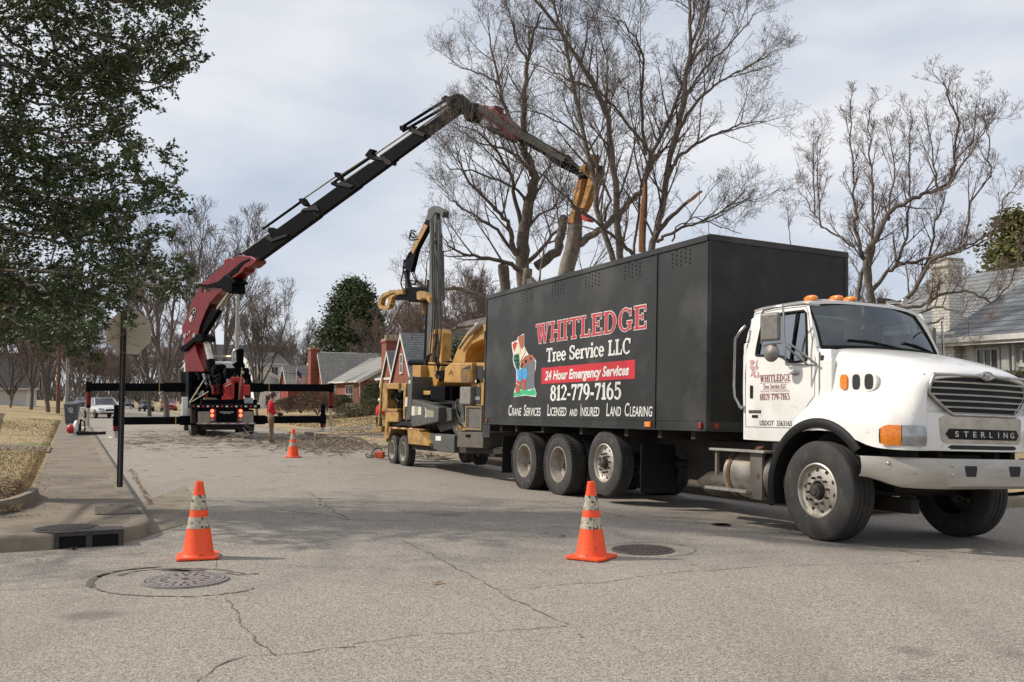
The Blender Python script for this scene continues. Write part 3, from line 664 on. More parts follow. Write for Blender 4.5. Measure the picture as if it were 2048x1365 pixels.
# --- wheels
def wheel(parent, c, side, R=.525, wd=.28, kind='alu', rr=.30, name='wheel', tread=True, rimm=None, n=56, dusty=False):
    c = Vector(c); ax = (0, side, 0); h = wd / 2; sw = R - rr
    prof = [(rr * .94, h * .80), (rr * 1.0, h * .86), (rr + sw * .12, h * .93), (rr + sw * .35, h * 1.0), (rr + sw * .62, h * .97), (R - .035, h * .90), (R - .012, h * .84), (R, h * .74), (R, h * .40), (R - .012, h * .38), (R - .012, h * .34), (R, h * .32), (R, h * .06), (R - .012, h * .04)]
    prof = prof + [(r, -y) for r, y in prof[::-1]]
    g = MB(); g.lathe(prof, c, ax, n)
    if tread:                      # shoulder lugs
        a_ = Vector(ax); A_ = a_.orthogonal().normalized()
        for s in (1, -1):
            for i in range(n):
                th = 2 * pi * (i + (.5 if s < 0 else 0)) / n; d = Matrix.Rotation(th, 3, a_) @ A_; tg = a_.cross(d)
                q = []
                for (rr_, yy) in ((R + .004, h * .98), (R + .006, h * .46), (R - .01, h * .46), (R - .045, h * 1.0)):
                    q.append((rr_, yy * s))
                wv = R * pi / n * .62
                pts = [c + d * a + a_ * y + tg * wv for a, y in q] + [c + d * a + a_ * y - tg * wv for a, y in q]
                g.add(pts, [(0,1,2,3), (7,6,5,4), (0,4,5,1), (1,5,6,2), (3,7,4,0), (2,6,7,3)])
    tyre = g.build(name, M_rubber2 if dusty else M_rubber, parent, smooth=35)
    g = MB(); o = h * .86
    if kind == 'alu':
        pr = [(rr * 1.0, h * .80), (rr * 1.02, o + .006), (rr * .97, o + .012), (rr * .94, o), (rr * .92, o - .035), (rr * .80, o - .045), (rr * .60, o - .028), (rr * .42, o - .022), (rr * .40, o - .01), (rr * .36, o - .012), (rr * .36, o - .05)]
    else:                          # deep dish of an outer dual wheel
        pr = [(rr * 1.0, h * .80), (rr * 1.02, o + .006), (rr * .97, o + .010), (rr * .93, o - .01), (rr * .90, o - .08), (rr * .84, o - .115), (rr * .80, o - .165), (rr * .55, o - .185), (rr * .45, o - .19), (rr * .40, o - .19), (rr * .38, o - .19)]
    g.lathe(pr, c, ax, 40, 0); g.disc(c + Vector(ax) * (pr[-1][1] - .0), ax, pr[-1][0], 24, 1)
    rim = g.build('rim', [rimm or (M_alu if kind == 'alu' else M_rimg), M_under], tyre, smooth=30)
    g = MB(); a_ = Vector(ax); A_ = a_.orthogonal().normalized()
    base = pr[-3][1] if kind == 'alu' else pr[-1][1]
    for i in range(10):
        d = Matrix.Rotation(2 * pi * i / 10, 3, a_) @ A_; p = c + d * rr * (.50 if kind == 'alu' else .46); g.cyl(p + a_ * (base - .03), p + a_ * (base + .028), .017, .013, 6)
    hb = .075 if kind == 'alu' else .12
    g.cyl(c + a_ * (base - .03), c + a_ * (base + hb * .7), rr * .29, rr * .25, 18); g.cyl(c + a_ * (base + hb * .7), c + a_ * (base + hb * .9), rr * .19, rr * .15, 16)
    g.build('hub', mat('greasy_hub', (.03, .027, .025), (.07, .06, .05), 20, .6, .3), rim, smooth=30)
    if kind == 'alu':
        g = MB()
        for i in range(10):
            d = Matrix.Rotation(2 * pi * (i + .5) / 10, 3, a_) @ A_; g.disc(c + d * rr * .745 + a_ * (o - .036), a_, rr * .075, 12)
        g.build('hand_holes', M_dark, rim)
    return tyre
wheel(T, (0, -1.045, .55), -1, .55, .36, 'alu', .302, tread=False, n=64); wheel(T, (0, 1.045, .55), 1, .55, .36, 'alu', .302, tread=False, n=64)
# rear tandem duals and the lifted tag axle
for xw in (-7.56, -6.22):
    for s in (-1, 1):
        wheel(T, (xw, s * 1.06, .52), s, .52, .27, 'dual', .30); wheel(T, (xw, s * .74, .52), -s, .52, .27, 'dual', .30, tread=False, n=32)
for s in (-1, 1): wheel(T, (-4.70, s * 1.05, .62), s, .51, .28, 'alu', .30, tread=False)
g = MB()
for xw, z in ((0, .55), (-7.56, .52), (-6.22, .52), (-4.7, .62)):
    g.cyl((xw, -1.0, z), (xw, 1.0, z), .07, n=10)
for xw in (-7.56, -6.22): g.ball((xw, 0, .55), .26, 12)
g.cyl((-6.2, 0, .6), (-1.2, 0, .75), .06, n=8)
for s in (-1, 1):
    g.box(-9.3, 1.0, s * .43 - .04, s * .43 + .04, .78, 1.04)
    for xx in (-8.7, -8.0, -6.9, -5.5, -4.1, -3.2, -2.4): g.box(xx - .05, xx + .05, min(0, s * 1.15), max(0, s * 1.15), 1.05, 1.169)
    for xw in (-7.56, -6.22): g.box(xw - .5, xw + .5, s * .43 - .06, s * .43 + .06, .66, .74)
    g.box(-.8, .8, s * .43 - .05, s * .43 + .05, .62, .70)
g.box(-1.3, .3, -.35, .35, .55, .95); g.box(.3, .9, -.3, .3, .7, 1.0); g.box(-.1, .6, -.42, -.30, .34, .5)
g.build('chassis', M_under, T, bevel=.006, seg=1)
for xx in (-3.68, -8.6):
    for s in (-1, 1): g = MB(); g.box(xx - .008, xx + .008, s * .85 - .3, s * .85 + .3, .24, .95); g.build('mud_flap', M_black, T)
g = MB(); g.box(-3.5, -2.6, -.45, .30, .45, 1.0); g.build('equipment_box', M_under, T, bevel=.01)
g = MB(); g.lathe([(.0, -.62), (.02, -.6), (.15, -.30), (.16, -.28), (.16, .22), (.13, .26), (.0, .27)], (-2.15, -.80, .47), (1, 0, 0), 20); g.build('muffler', mat('brown_muffler', (.09,.075,.06), (.05,.04,.035), 9, .7, .3), T, smooth=40)
# fuel tank with straps, steps
g = MB(); g.lathe([(0, 0), (.27, 0), (.30, .03), (.30, .83), (.27, .86), (0, .86)], (-1.80, -.83, .64), (1, 0, 0), 28); tank = g.build('fuel_tank', mat('tank_alu', (.40,.36,.30), (.24,.21,.17), 5, .45, .6, .05, 30), T, smooth=40)
g = MB()
for xx in (-1.70, -1.10): g.lathe([(.304, 0), (.312, 0), (.312, .06), (.304, .06)], (xx, -.83, .64), (1, 0, 0), 28)
g.cyl((-1.25, -.93, .90), (-1.25, -.97, .99), .06, n=12); g.build('tank_strap', M_rust, tank, smooth=40)
g = MB(); g.lathe([(0, 0), (.25, 0), (.27, .03), (.27, .42), (0, .42)], (-.96, -.80, .60), (1, 0, 0), 24); g.build('air_tank', mat('dirty_tank', (.14,.12,.10), (.08,.07,.06), 5, .7, .2), T, smooth=40)
mst = mat('step_alu', (.50,.47,.42), (.36,.33,.29), 9, .4, .6)
each('step', mst, T, [lambda g: g.box(-1.98, -.90, -1.20, -.96, .925, .955), lambda g: g.box(-2.04, -1.20, -1.22, -1.02, .425, .46)], bevel=.004)
each('step_bracket', mat('dirty_bracket', (.15,.13,.11), rough=.7), T, [lambda g: g.box(-1.22, -1.0, -1.14, -1.10, .36, .925), lambda g: g.box(-1.90, -1.86, -1.16, -1.12, .62, .925)])

# --- cab
def ys(z): return 1.02 if z < 2.1 else 1.02 - .10 * ((z - 2.1) / .65) ** 1.2
def side_panel(s, name):
    # outer ring and window ring, matched points (x, z)
    O = [(-1.50,1.23),(-1.52,1.7),(-1.52,2.14),(-1.49,2.42),(-1.42,2.66),(-1.35,2.735),(-.95,2.755),(-.44,2.735),(-.36,2.55),(-.25,2.22),(-.17,2.10),(-.17,1.62),(-.37,1.43),(-.50,1.33),(-.68,1.17),(-.74,1.08),(-1.1,1.075),(-1.50,1.08)]
    I = [(-1.27,2.14),(-1.27,2.15),(-1.265,2.25),(-1.24,2.45),(-1.215,2.58),(-1.17,2.625),(-.85,2.64),(-.50,2.635),(-.455,2.60),(-.395,2.35),(-.36,2.12),(-.355,2.06),(-.38,2.03),(-.55,2.02),(-.68,2.03),(-.78,2.09),(-.90,2.125),(-1.15,2.13)]
    g = MB(); P = lambda x, z: Vector((x, s * ys(z), z))
    Q = lambda x, z: Vector((x, s * (ys(z) - .035), z))
    n = len(O); o = [P(*q) for q in O]; i_ = [P(*q) for q in I]; j = [Q(*q) for q in I]
    # intermediate ring keeps the surface flat
    g.add(o + i_ + j, [(k, (k+1) % n, n + (k+1) % n, n + k) if s > 0 else (k, n + k, n + (k+1) % n, (k+1) % n) for k in range(n)] + [(n+k, n+(k+1)%n, 2*n+(k+1)%n, 2*n+k) for k in range(n)])
    cab_side = g.build(name, M_white, T, smooth=30)
    g = MB(); g.tube([P(*q) + Vector((0, s * .003, 0)) for q in I + [I[0]]], .016, 6, caps=False)
    g.tube([P(-.64, 2.04) + Vector((0, s * .0, 0)), P(-.615, 2.63)], .014, 6); g.build('window_seal', M_black, cab_side)
    g = MB(); g.add([P(x, z) - Vector((0, s * .02, 0)) for x, z in I], [tuple(range(n))]); g.build('side_window', M_sglass, cab_side)
    # door shut lines
    g = MB(); D = [(-1.455,2.60),(-1.455,2.3),(-1.475,1.9),(-1.46,1.24),(-.62,1.24),(-.40,1.46),(-.235,1.62),(-.225,2.05),(-.31,2.3),(-.42,2.60),(-.47,2.685),(-.95,2.70),(-1.38,2.68),(-1.455,2.60)]
    g.tube([P(*q) + Vector((0, -s * .001, 0)) for q in D], .0055, 5, caps=False); g.build('door_gap', mat('gap', (.16,.15,.14), rough=.9), cab_side)
    return cab_side
door = side_panel(-1, 'door_side'); side_panel(1, 'door_side')
g = MB()
g.box(-1.52, -1.46, -1.015, 1.015, 1.085, 2.30); g.box(-1.46, -.8, -1.0, 1.0, 1.10, 1.2)         # back wall, floor
g.box(-1.46, -1.42, -.90, .90, 2.60, 2.74); g.box(-1.46, -1.42, -.95, -.62, 2.28, 2.62); g.box(-1.46, -1.42, .62, .95, 2.28, 2.62)
g.build('cab_back', M_white, T, bevel=.01)
g = MB(); g.box(-.80, -.12, -1.0, 1.0, 1.35, 1.5); g.box(-.16, -.12, -1.0, 1.0, 1.5, 2.08); g.build('firewall', M_dark, T)
# roof
rows = []
def rf(s): return -.40 - .13 * s * s
for k in range(9):
    t = k / 8; row = []
    for j in range(15):
        s = -1 + 2 * j / 14; y = s * .945; xr = -1.40; xf = rf(s) + .03
        x = xr + (xf - xr) * t; z = 2.745 + .085 * (1 - s ** 4) * (1 - .35 * (2 * t - 1) ** 4) - (.015 if t == 1 else 0) - (.0 if 0 < k else .02)
        row.append(Vector((x, y, z)))
    rows.append(row)
g = MB(); g.grid(rows)
top = rows[:]; low = [Vector((p.x + .0, p.y * .985, p.z - .035)) for p in rows[-1]]; g.grid([rows[-1], low]); g.grid([[Vector((p.x, p.y, p.z - .035)) for p in rows[0]], rows[0]])
for j in (0, 14): g.grid([[r[j] for r in rows], [Vector((r[j].x, r[j].y * .975, r[j].z - .04)) for r in rows]])
g.grid([[Vector((p.x, p.y * .97, p.z - .04)) for p in r] for r in rows])
g.build('roof', M_white, T, smooth=40)
# windscreen
def wsb(s): return Vector((-.01 - .21 * s * s, .935 * s, 2.205 - .02 * s * s))
def wst(s): return Vector((rf(s) + .005, .865 * s, 2.80 - .055 * s ** 2 - .02))
SS = [-1 + 2 * j / 16 for j in range(17)]
g = MB(); g.grid([[wsb(s).lerp(wst(s), t) + Vector((.025 * sin(pi * t), 0, 0)) for s in SS] for t in (0, .25, .5, .75, 1)]); ws = g.build('windscreen', M_glass, T, smooth=180)
g = MB(); loop = [wsb(s) for s in SS] + [wsb(1).lerp(wst(1), t) + Vector((.025 * sin(pi * t), 0, 0)) for t in (.25, .5, .75)] + [wst(s) for s in SS[::-1]] + [wsb(-1).lerp(wst(-1), t) + Vector((.025 * sin(pi * t), 0, 0)) for t in (.75, .5, .25)] + [wsb(-1)]
g.tube(loop, .021, 6, caps=False); g.build('windscreen_seal', M_black, ws, smooth=60)
# A pillars
for s in (-1, 1):
    g = MB(); a = []
    for t in (0, .25, .5, .75, 1):
        f = wsb(s).lerp(wst(s), t) + Vector((.025 * sin(pi * t), 0, 0)); z = f.z; xx = -.25 + (-.44 + .25) * max(0, (z - 2.22) / .515)
        a.append([f, Vector((f.x * .6 + xx * .4 + .01, s * (ys(z) + .0) * .985, z)), Vector((xx, s * ys(z), z))])
    g.grid(a)
    g.poly([wsb(s), Vector((-.17, s * 1.02, 2.10)), Vector((-.25, s * ys(2.22), 2.20))])
    g.build('pillar', M_white, T, smooth=40)
    g = MB(); g.box(-.225, .02, min(s * .93, s * 1.005), max(s * .93, s * 1.005), 1.35, 2.02); g.ext([(-.225, s * 1.005, 2.0), (.0, s * .99, 2.0), (-.05, s * .95, 2.15), (-.225, s * .985, 2.16)], (0, -s * .2, 0)); g.build('cowl_side', M_white, T, bevel=.008)
# wipers
g = MB()
for y0, y1 in ((-.62, -.02), (.18, .74)):
    g = MB()
    def on(y, up): s = y / .935; p = wsb(s).lerp(wst(s), up); return p + Vector((.03, 0, 0))
    g.tube([on(y0, .16), on((y0+y1)/2, .12), on(y1, .035)], .010, 5); g.tube([on((y0+y1)/2 - .1, .14), on(y1 + .12, .0)], .012, 5); g.build('wiper', M_black, T)
# cab interior
g = MB(); g.box(-.42, -.12, -.92, .92, 1.75, 2.16); g.box(-1.35, -.5, -.25, .25, 1.2, 1.6); g.build('dashboard', M_dark, T, bevel=.05)
g = MB()
for y in (-.5, .5): g = MB(); g.box(-1.25, -.75, y - .27, y + .27, 1.45, 1.68); g.box(-1.36, -1.22, y - .27, y + .27, 1.6, 2.42); g.build('seat', mat('grey_seat', (.05,.055,.06), rough=.9), T, bevel=.05)
g = MB(); cs = Vector((-.42, .48, 2.18)); ax = Vector((-.55, 0, .83)); A_ = ax.orthogonal().normalized(); B_ = ax.cross(A_)
g.tube([cs + A_ * (.23 * cos(2*pi*i/24)) + B_ * (.23 * sin(2*pi*i/24)) for i in range(25)], .016, 6, caps=False)
for i in range(3): a = 2*pi*i/3; g.tube([cs - ax*.04, cs + A_ * (.22 * cos(a)) + B_ * (.22 * sin(a))], .012, 5)
g.build('steering_wheel', M_black, T, smooth=60)
# --- hood and wings: control net, half, mirrored
Cx = [
 # rows: list of (x, y, z) stations from cowl to nose
 [(-.02,0,2.195),(.2,0,2.165),(.5,0,2.10),(.8,0,2.03),(1.05,0,1.955),(1.19,0,1.90),(1.235,0,1.855)],
 [(-.03,.32,2.195),(.2,.32,2.165),(.5,.32,2.10),(.8,.31,2.03),(1.04,.30,1.955),(1.175,.29,1.895),(1.22,.29,1.85)],
 [(-.08,.58,2.185),(.2,.57,2.15),(.5,.56,2.085),(.8,.54,2.015),(1.02,.52,1.94),(1.15,.51,1.88),(1.195,.50,1.835)],
 [(-.14,.80,2.165),(.2,.78,2.12),(.5,.76,2.055),(.8,.73,1.98),(1.0,.71,1.905),(1.11,.70,1.85),(1.15,.69,1.805)],
 [(-.16,.93,2.10),(.2,.90,2.04),(.5,.88,1.975),(.8,.85,1.90),(.98,.83,1.83),(1.07,.82,1.785),(1.10,.81,1.75)],
 [(-.165,.985,1.95),(.2,.94,1.90),(.5,.92,1.84),(.8,.90,1.78),(.97,.885,1.72),(1.05,.87,1.66),(1.085,.85,1.62)],
 [(-.165,1.00,1.72),(.2,.97,1.68),(.5,.96,1.645),(.8,.95,1.60),(.98,.94,1.55),(1.065,.91,1.50),(1.10,.88,1.47)],
 [(-.20,1.02,1.585),(.15,1.03,1.60),(.48,1.03,1.575),(.80,1.03,1.52),(1.0,1.02,1.46),(1.085,.96,1.42),(1.115,.90,1.39)],
 [(-.38,1.06,1.46),(.02,1.13,1.505),(.42,1.15,1.475),(.80,1.14,1.41),(1.0,1.10,1.36),(1.10,1.00,1.33),(1.13,.91,1.31)],
 [(-.50,1.12,1.30),(-.05,1.195,1.40),(.38,1.20,1.35),(.78,1.19,1.27),(.98,1.14,1.23),(1.10,1.02,1.21),(1.14,.92,1.20)],
 [(-.62,1.13,1.03),(-.36,1.195,1.23),(.36,1.20,1.23),(.72,1.20,1.06),(.98,1.15,1.045),(1.10,1.03,1.04),(1.14,.92,1.04)],
]
def bow(y, x0=1.205, k=.115): return x0 - k * (abs(y) / .85) ** 2.2
for i_, r_ in enumerate(Cx):
    x, y, z = r_[-1]
    if i_ < 3: r_ += [(x + .002, y, z - .015), (x + .0, y, z - .028), (x - .05, y, z - .035)]
    elif i_ == 3: r_ += [(bow(.70) + .016, .695, z - .008), (bow(.68) + .012, .68, z - .02), (bow(.66) - .05, .66, z - .03)]
    elif i_ == 4: r_ += [(bow(.78) + .018, .775, z - .005), (bow(.74) + .014, .74, z - .01), (bow(.73) - .05, .725, z - .015)]
    else: r_ += [(bow(.80) + .018, .80, z), (bow(.75) + .014, .755, z), (bow(.74) - .05, .74, z)]
def net_patch(net, s): return [[Vector((x, s * y, z)) for x, y, z in r] for r in net]
g = MB(); full = net_patch(Cx[::-1], -1)[:-1] + net_patch(Cx, 1); g.grid(full)
hood = g.build('hood', M_white, T, smooth=180, sub=2)
# inner wing edge above the arch, flares
for s in (-1, 1):
    g = MB(); rows = []
    for i in range(29):
        a = R_(-22 + 196 * i / 28) if False else R_(38 + (196 - 38) * i / 28); ca, sa = cos(a), sin(a); c0 = (-.0, .54)
        f = 1 if sa > .1 else 1
        P = lambda r, y: Vector((c0[0] + r * ca, s * y, c0[1] + r * sa))
        rows.append([P(.80, 1.15), P(.818, 1.20), P(.80, 1.222), P(.735, 1.225), P(.71, 1.215), P(.705, .80)])
    g.grid(rows); g.build('wheel_arch_flare', M_black, T, smooth=50)
g = MB()
for s in (-1, 1):
    g.box(-.75, .95, min(s * .78, s * .70), max(s * .78, s * .70), .75, 1.5)
g.build('inner_wing', M_dark, T)
g = MB()
for s in (-1,): g.tube([(-.172, s * 1.0, 1.60), (-.172, s * .995, 1.75), (-.172, s * .985, 1.95), (-.168, s * .935, 2.10), (-.15, s * .80, 2.165)], .006, 5)
g.build('bonnet_gap', mat('gap', (.1,.1,.1)), T)
# side vents
for s in (-1, 1):
    vt = MB(); yy = .955
    def E2(cx, cz, rx, rz, n=20, pw=3): return [(cx + rx * math.copysign(abs(cos(2*pi*i/n)) ** (2/pw), cos(2*pi*i/n)), cz + rz * math.copysign(abs(sin(2*pi*i/n)) ** (2/pw), sin(2*pi*i/n))) for i in range(n)]
    def yat(x): return .985 - .045 * (x - .1)
    vt.ext([Vector((x, s * (yat(x) + .008), z)) for x, z in E2(.375, 1.755 , .27, .115)], (0, -s * .05, 0)); b = vt.build('side_vent', M_white, T, smooth=40, bevel=.006)
    m2 = MB()
    for cx, rx in ((.365, .055), (.54, .06)): m2.add([Vector((x, s * (yat(x) + .0105), z)) for x, z in E2(cx, 1.76, rx, .085)], [tuple(range(20))])
    m2.build('vent_mesh', M_dark, b)
    m2 = MB(); m2.ext([Vector((x, s * (yat(x) + .008), z)) for x, z in E2(.20, 1.765, .05, .085)], (0, s * .018, 0)); m2.build('side_repeater', M_amber, b, smooth=40)
# fascia, grille
ys_ = [-.76 + 1.52 * i / 24 for i in range(25)]
g = MB(); g.grid([[Vector((bow(y) - .042, y, z)) for y in ys_] for z in (1.04, 1.2, 1.4, 1.6, 1.84)]); g.grid([[Vector((bow(.77 * t) - .004 - (.03 if z > 1.43 else 0), .77 * t, z)) for t in frange(-1, 1, 20)] for z in (1.045, 1.2, 1.42, 1.45)]); g.build('nose_panel', M_white, T, smooth=60)
# dark opening: trapezoid
def halfw(z): return .46 + (.745 - .46) * min(1, max(0, (z - 1.42) / .22)) ** .8 if z < 1.64 else .745 - .07 * ((z - 1.64) / .2) ** 2
g = MB(); zz = [1.42, 1.46, 1.52, 1.58, 1.64, 1.70, 1.78, 1.825]
g.grid([[Vector((bow(halfw(z) * t) - .03, halfw(z) * t, z)) for t in frange(-1, 1, 20)] for z in zz]); gr = g.build('grille', M_dark, T, smooth=180)
g = MB(); out_ = [Vector((bow(halfw(z)) + .012, -halfw(z), z)) for z in zz[::-1]] + [Vector((bow(halfw(1.42) * t) + .012, halfw(1.42) * t, 1.42)) for t in frange(-1, 1, 10)] + [Vector((bow(halfw(z)) + .012, halfw(z), z)) for z in zz] + [Vector((bow(halfw(1.825) * t) + .012, halfw(1.825) * t, 1.835 + (.015 if abs(t) < .2 else 0))) for t in frange(1, -1, 16)]
g.tube(out_ + [out_[0]], .018, 8, caps=False); g.build('grille_surround', M_chrome, gr, smooth=60)
for z in (1.50, 1.565, 1.63, 1.695, 1.76):
    g = MB(); hw = halfw(z); rows = []
    for t in frange(-1, 1, 22):
        y = hw * t; x = bow(y); rows.append([Vector((x - .03, y, z + .008)), Vector((x + .004, y, z + .010)), Vector((x + .018, y, z + .0)), Vector((x + .012, y, z - .008)), Vector((x - .03, y, z - .009))])
    g.grid(rows); g.build('grille_bar', mat('bar_silver', (.60,.59,.56), (.45,.43,.40), 6, .42, .35), gr, smooth=50)
g = MB(); g.lathe([(0, .0), (.075, .0), (.085, .014), (.07, .03), (.06, .022), (0, .024)], (0, 0, 0), (1, 0, 0), 24); 
g.v = [Vector((1.215 + p.x, p.y * 1.15, 1.84 + p.z * .62)) for p in g.v]
g.box(1.24, 1.25, -.055, .055, 1.837, 1.847); g.box(1.24, 1.25, -.05, .0, 1.850, 1.858); g.box(1.24, 1.25, 0, .05, 1.825, 1.833)
g.build('badge', M_chrome, gr, smooth=40)
# chrome centre panel with name plate
g = MB(); g.grid([[Vector((bow(hw * t) + (.004), hw * t, z)) for t in frange(-1, 1, 16)] for z, hw in ((1.125, .56), (1.16, .60), (1.385, .62), (1.41, .56))]); cp = g.build('nose_trim', mat('trim_chrome', (.50,.47,.42), (.36,.34,.30), 6, .25, .9), T, smooth=40)
def rr_rect(y0, y1, z0, z1, r, off, n=6):
    pts = []
    for cy, cz, a in ((y1 - r, z1 - r, 0), (y0 + r, z1 - r, 90), (y0 + r, z0 + r, 180), (y1 - r, z0 + r, 270)):
        for i in range(n + 1): b = R_(a + 90 * i / n); pts.append((cy + r * cos(b), cz + r * sin(b)))
    return pts
def face_strip(mb, y0, y1, z0, z1, off, r=.04, m=None):
    n = 24; top = []; bot = []
    for i in range(n + 1):
        y = y0 + (y1 - y0) * i / n; d = min(y - y0, y1 - y); e = r - math.sqrt(max(0, r * r - max(0, r - d) ** 2)) if d < r else 0
        top.append(Vector((bow(y) + off, y, z1 - e))); bot.append(Vector((bow(y) + off, y, z0 + e)))
    mb.grid([bot, top], m)
g = MB(); face_strip(g, -.55, .55, 1.165, 1.275, .010, .05); g.build('name_plate', M_black, cp)
g = MB()
lt = 'STERLING'
for i, c in enumerate(lt):
    y = -.42 + .84 * i / 7
    text_mb(g, c, .058, (lambda y: lambda X, Y: Vector((bow(y + X) + .0135, y + X, 1.192 + Y)))(y), off=.012, xs=1.35, align='CENTER')
g.build('name_plate_letters', mat('plate_letters', (.55,.54,.50), rough=.35, metal=.5), cp)
g = MB(); face_strip(g, -.52, .52, 1.062, 1.105, -.001, .02); g.build('lower_slot', M_dark, T)
# headlamps on the corners
for s in (-1, 1):
    A_ = Vector((.885, s * 1.185, 0)); B_ = Vector((1.165, s * .835, 0)); Cc = Vector((1.10, s * 1.06, 0))
    def hp(t, z, o=0):
        p = A_ * (1 - t) ** 2 + Cc * 2 * t * (1 - t) + B_ * t * t; d = (Cc * 2 * (1 - 2 * t) + B_ * 2 * t - A_ * 2 * (1 - t)); nrm = Vector((d.y, -d.x, 0)).normalized()
        if nrm.x < 0: nrm = -nrm
        return p + nrm * (o + .012) + Vector((0, 0, z))
    def lens(t0, t1, o):
        rows = []
        for j in range(7):
            q = j / 6; row = []
            for i in range(13):
                t = t0 + (t1 - t0) * i / 12; e = 0
                if t < .22: e = .045 * (1 - t / .22) ** 2
                if t > .93: e = max(e, .03 * ((t - .93) / .07) ** 2)
                z0_, z1_ = 1.085 + e * .5, 1.295 - e; row.append(hp(t, z0_ + (z1_ - z0_) * q, o + .012 * sin(pi * q)))
            rows.append(row)
        return rows
    g = MB(); g.grid(lens(0, 1, -.004)); g.v = [p for p in g.v]; hb = g.build('headlamp', M_black, T, smooth=60)
    rw = lens(.035, .44, .012); g = MB(); g.grid([r for r in rw[:]]); g.grid([rw[0], [p - Vector((.02, s * .02, 0)) for p in rw[0]]]); g.grid([rw[-1], [p - Vector((.02, s * .02, 0)) for p in rw[-1]]]); g.build('indicator_lens', M_amber, hb, smooth=60)
    rw = lens(.455, .975, .012); g = MB(); g.grid(rw); g.grid([rw[0], [p - Vector((.02, s * .02, 0)) for p in rw[0]]]); g.build('headlamp_lens', M_lens, hb, smooth=60)
# bumper
def bp_(y): a = abs(y); return 1.275 if a < .62 else 1.275 - .62 * ((a - .62) / .62) ** 1.7
g = MB(); rows = []
for i in range(41):
    y = -1.23 + 2.46 * i / 40; x = bp_(y); e = smooth(.95, 1.23, abs(y)); zl = .655 + .10 * e; zu = .965
    rows.append([Vector((x - .12, y * .985, zu)), Vector((x - .02, y, zu + .0)), Vector((x, y, zu - .02)), Vector((x + .012, y, .86)), Vector((x, y, zl + .03)), Vector((x - .03, y, zl)), Vector((x - .10, y * .985, zl))])
g.grid(rows); bu = g.build('bumper', M_bump, T, smooth=40)
for y in (-.33, .33):
    g = MB(); g.add([Vector((bp_(0) + .013, y + yy, zz_)) for yy, zz_ in ((-.085, .895), (.085, .895), (.09, .86), (.07, .785), (-.06, .785), (-.09, .86))], [tuple(range(6))]); g.build('tow_slot', M_dark, bu)
for y, z in ((-1.08, .90), (1.08, .90), (-.60, .90), (-.60, .80), (.60, .90), (.60, .80)): g = MB(); g.ball((bp_(y) + .004, y, z), .022, 8); g.build('bumper_bolt', M_alu, bu, smooth=60)
# mirrors, grab handle, roof lamps
for s in (-1, 1):
    Y = s * 1.30; t_ = .013
    g = MB()
    g.tube([(-.17, s * 1.0, 2.66), (-.30, s * 1.12, 2.68), (-.52, Y, 2.66), (-.80, Y, 2.64), (-.835, Y, 2.58), (-.835, Y, 2.25), (-.79, Y, 2.21), (-.46, Y, 2.23)], t_, 6)
    g.tube([(-.45, Y, 2.67), (-.43, Y, 2.2), (-.42, Y - s * .02, 1.97), (-.20, s * 1.04, 1.965)], t_, 6); g.tube([(-.36, Y, 2.22), (-.16, s * 1.05, 1.97)], t_, 6); g.tube([(-.43, Y, 2.2), (-.30, s * 1.05, 1.965)], t_, 6)
    mm_ = g.build('mirror_arm', M_chrome, T, smooth=60)
    g = MB(); g.box(-.665 - .13, -.665 + .13, Y - .035, Y + .035, 2.26, 2.60); 
    MMr = Matrix.Translation((-.66, Y, 0)) @ Matrix.Rotation(-s * R_(14), 4, 'Z') @ Matrix.Translation((.66, -Y, 0)); g.v = [MMr @ p for p in g.v]
    g.build('mirror', M_mirror, mm_, bevel=.03, seg=3)
    g = MB(); c = Vector((-.66, Y, 2.12)); n_ = Vector((.25, s * .97, 0)); g.lathe([(0, .03), (.09, .015), (.11, -.01), (.105, -.02), (0, -.02)], c, n_, 20); g.build('round_mirror', M_mirror, mm_, smooth=50)
g = MB(); g.tube([(-1.47, -1.03, 2.53), (-1.50, -1.10, 2.44), (-1.585, -1.10, 2.36), (-1.60, -1.10, 1.75), (-1.585, -1.10, 1.62), (-1.52, -1.06, 1.48)], .018, 8); g.tube([(-1.50, -1.02, 1.50), (-1.52, -1.07, 1.47)], .022, 8); g.build('grab_handle', M_chrome, T, smooth=60)
g = MB(); g.box(-.62, -.50, -1.05, -1.02, 1.875, 1.90); g.ball((-.55, -1.035, 1.89), .045, 10, sc=(1.5, .5, .7)); g.build('door_handle', M_chrome, door, smooth=50)
g = MB(); g.box(-1.375, -1.325, -1.03, -1.022, 1.60, 1.76); g.build('door_latch', M_black, door, bevel=.003)
for y in (-.76, -.42, -.22):
    g = MB(); g.ball((rf(y / .9) - .09, y, 2.83 if abs(y) < .6 else 2.81), .09, 12, sc=(1.25, .62, .42)); g.build('roof_marker_lamp', M_amber, T, smooth=60)
g = MB(); g.lathe([(0, 0), (.05, 0), (.055, .02), (.02, .10), (.02, .30), (0, .3)], (-.45, .66, 2.87), (-1, 0, .05), 12); g.build('air_horn', M_chrome, T, smooth=40)
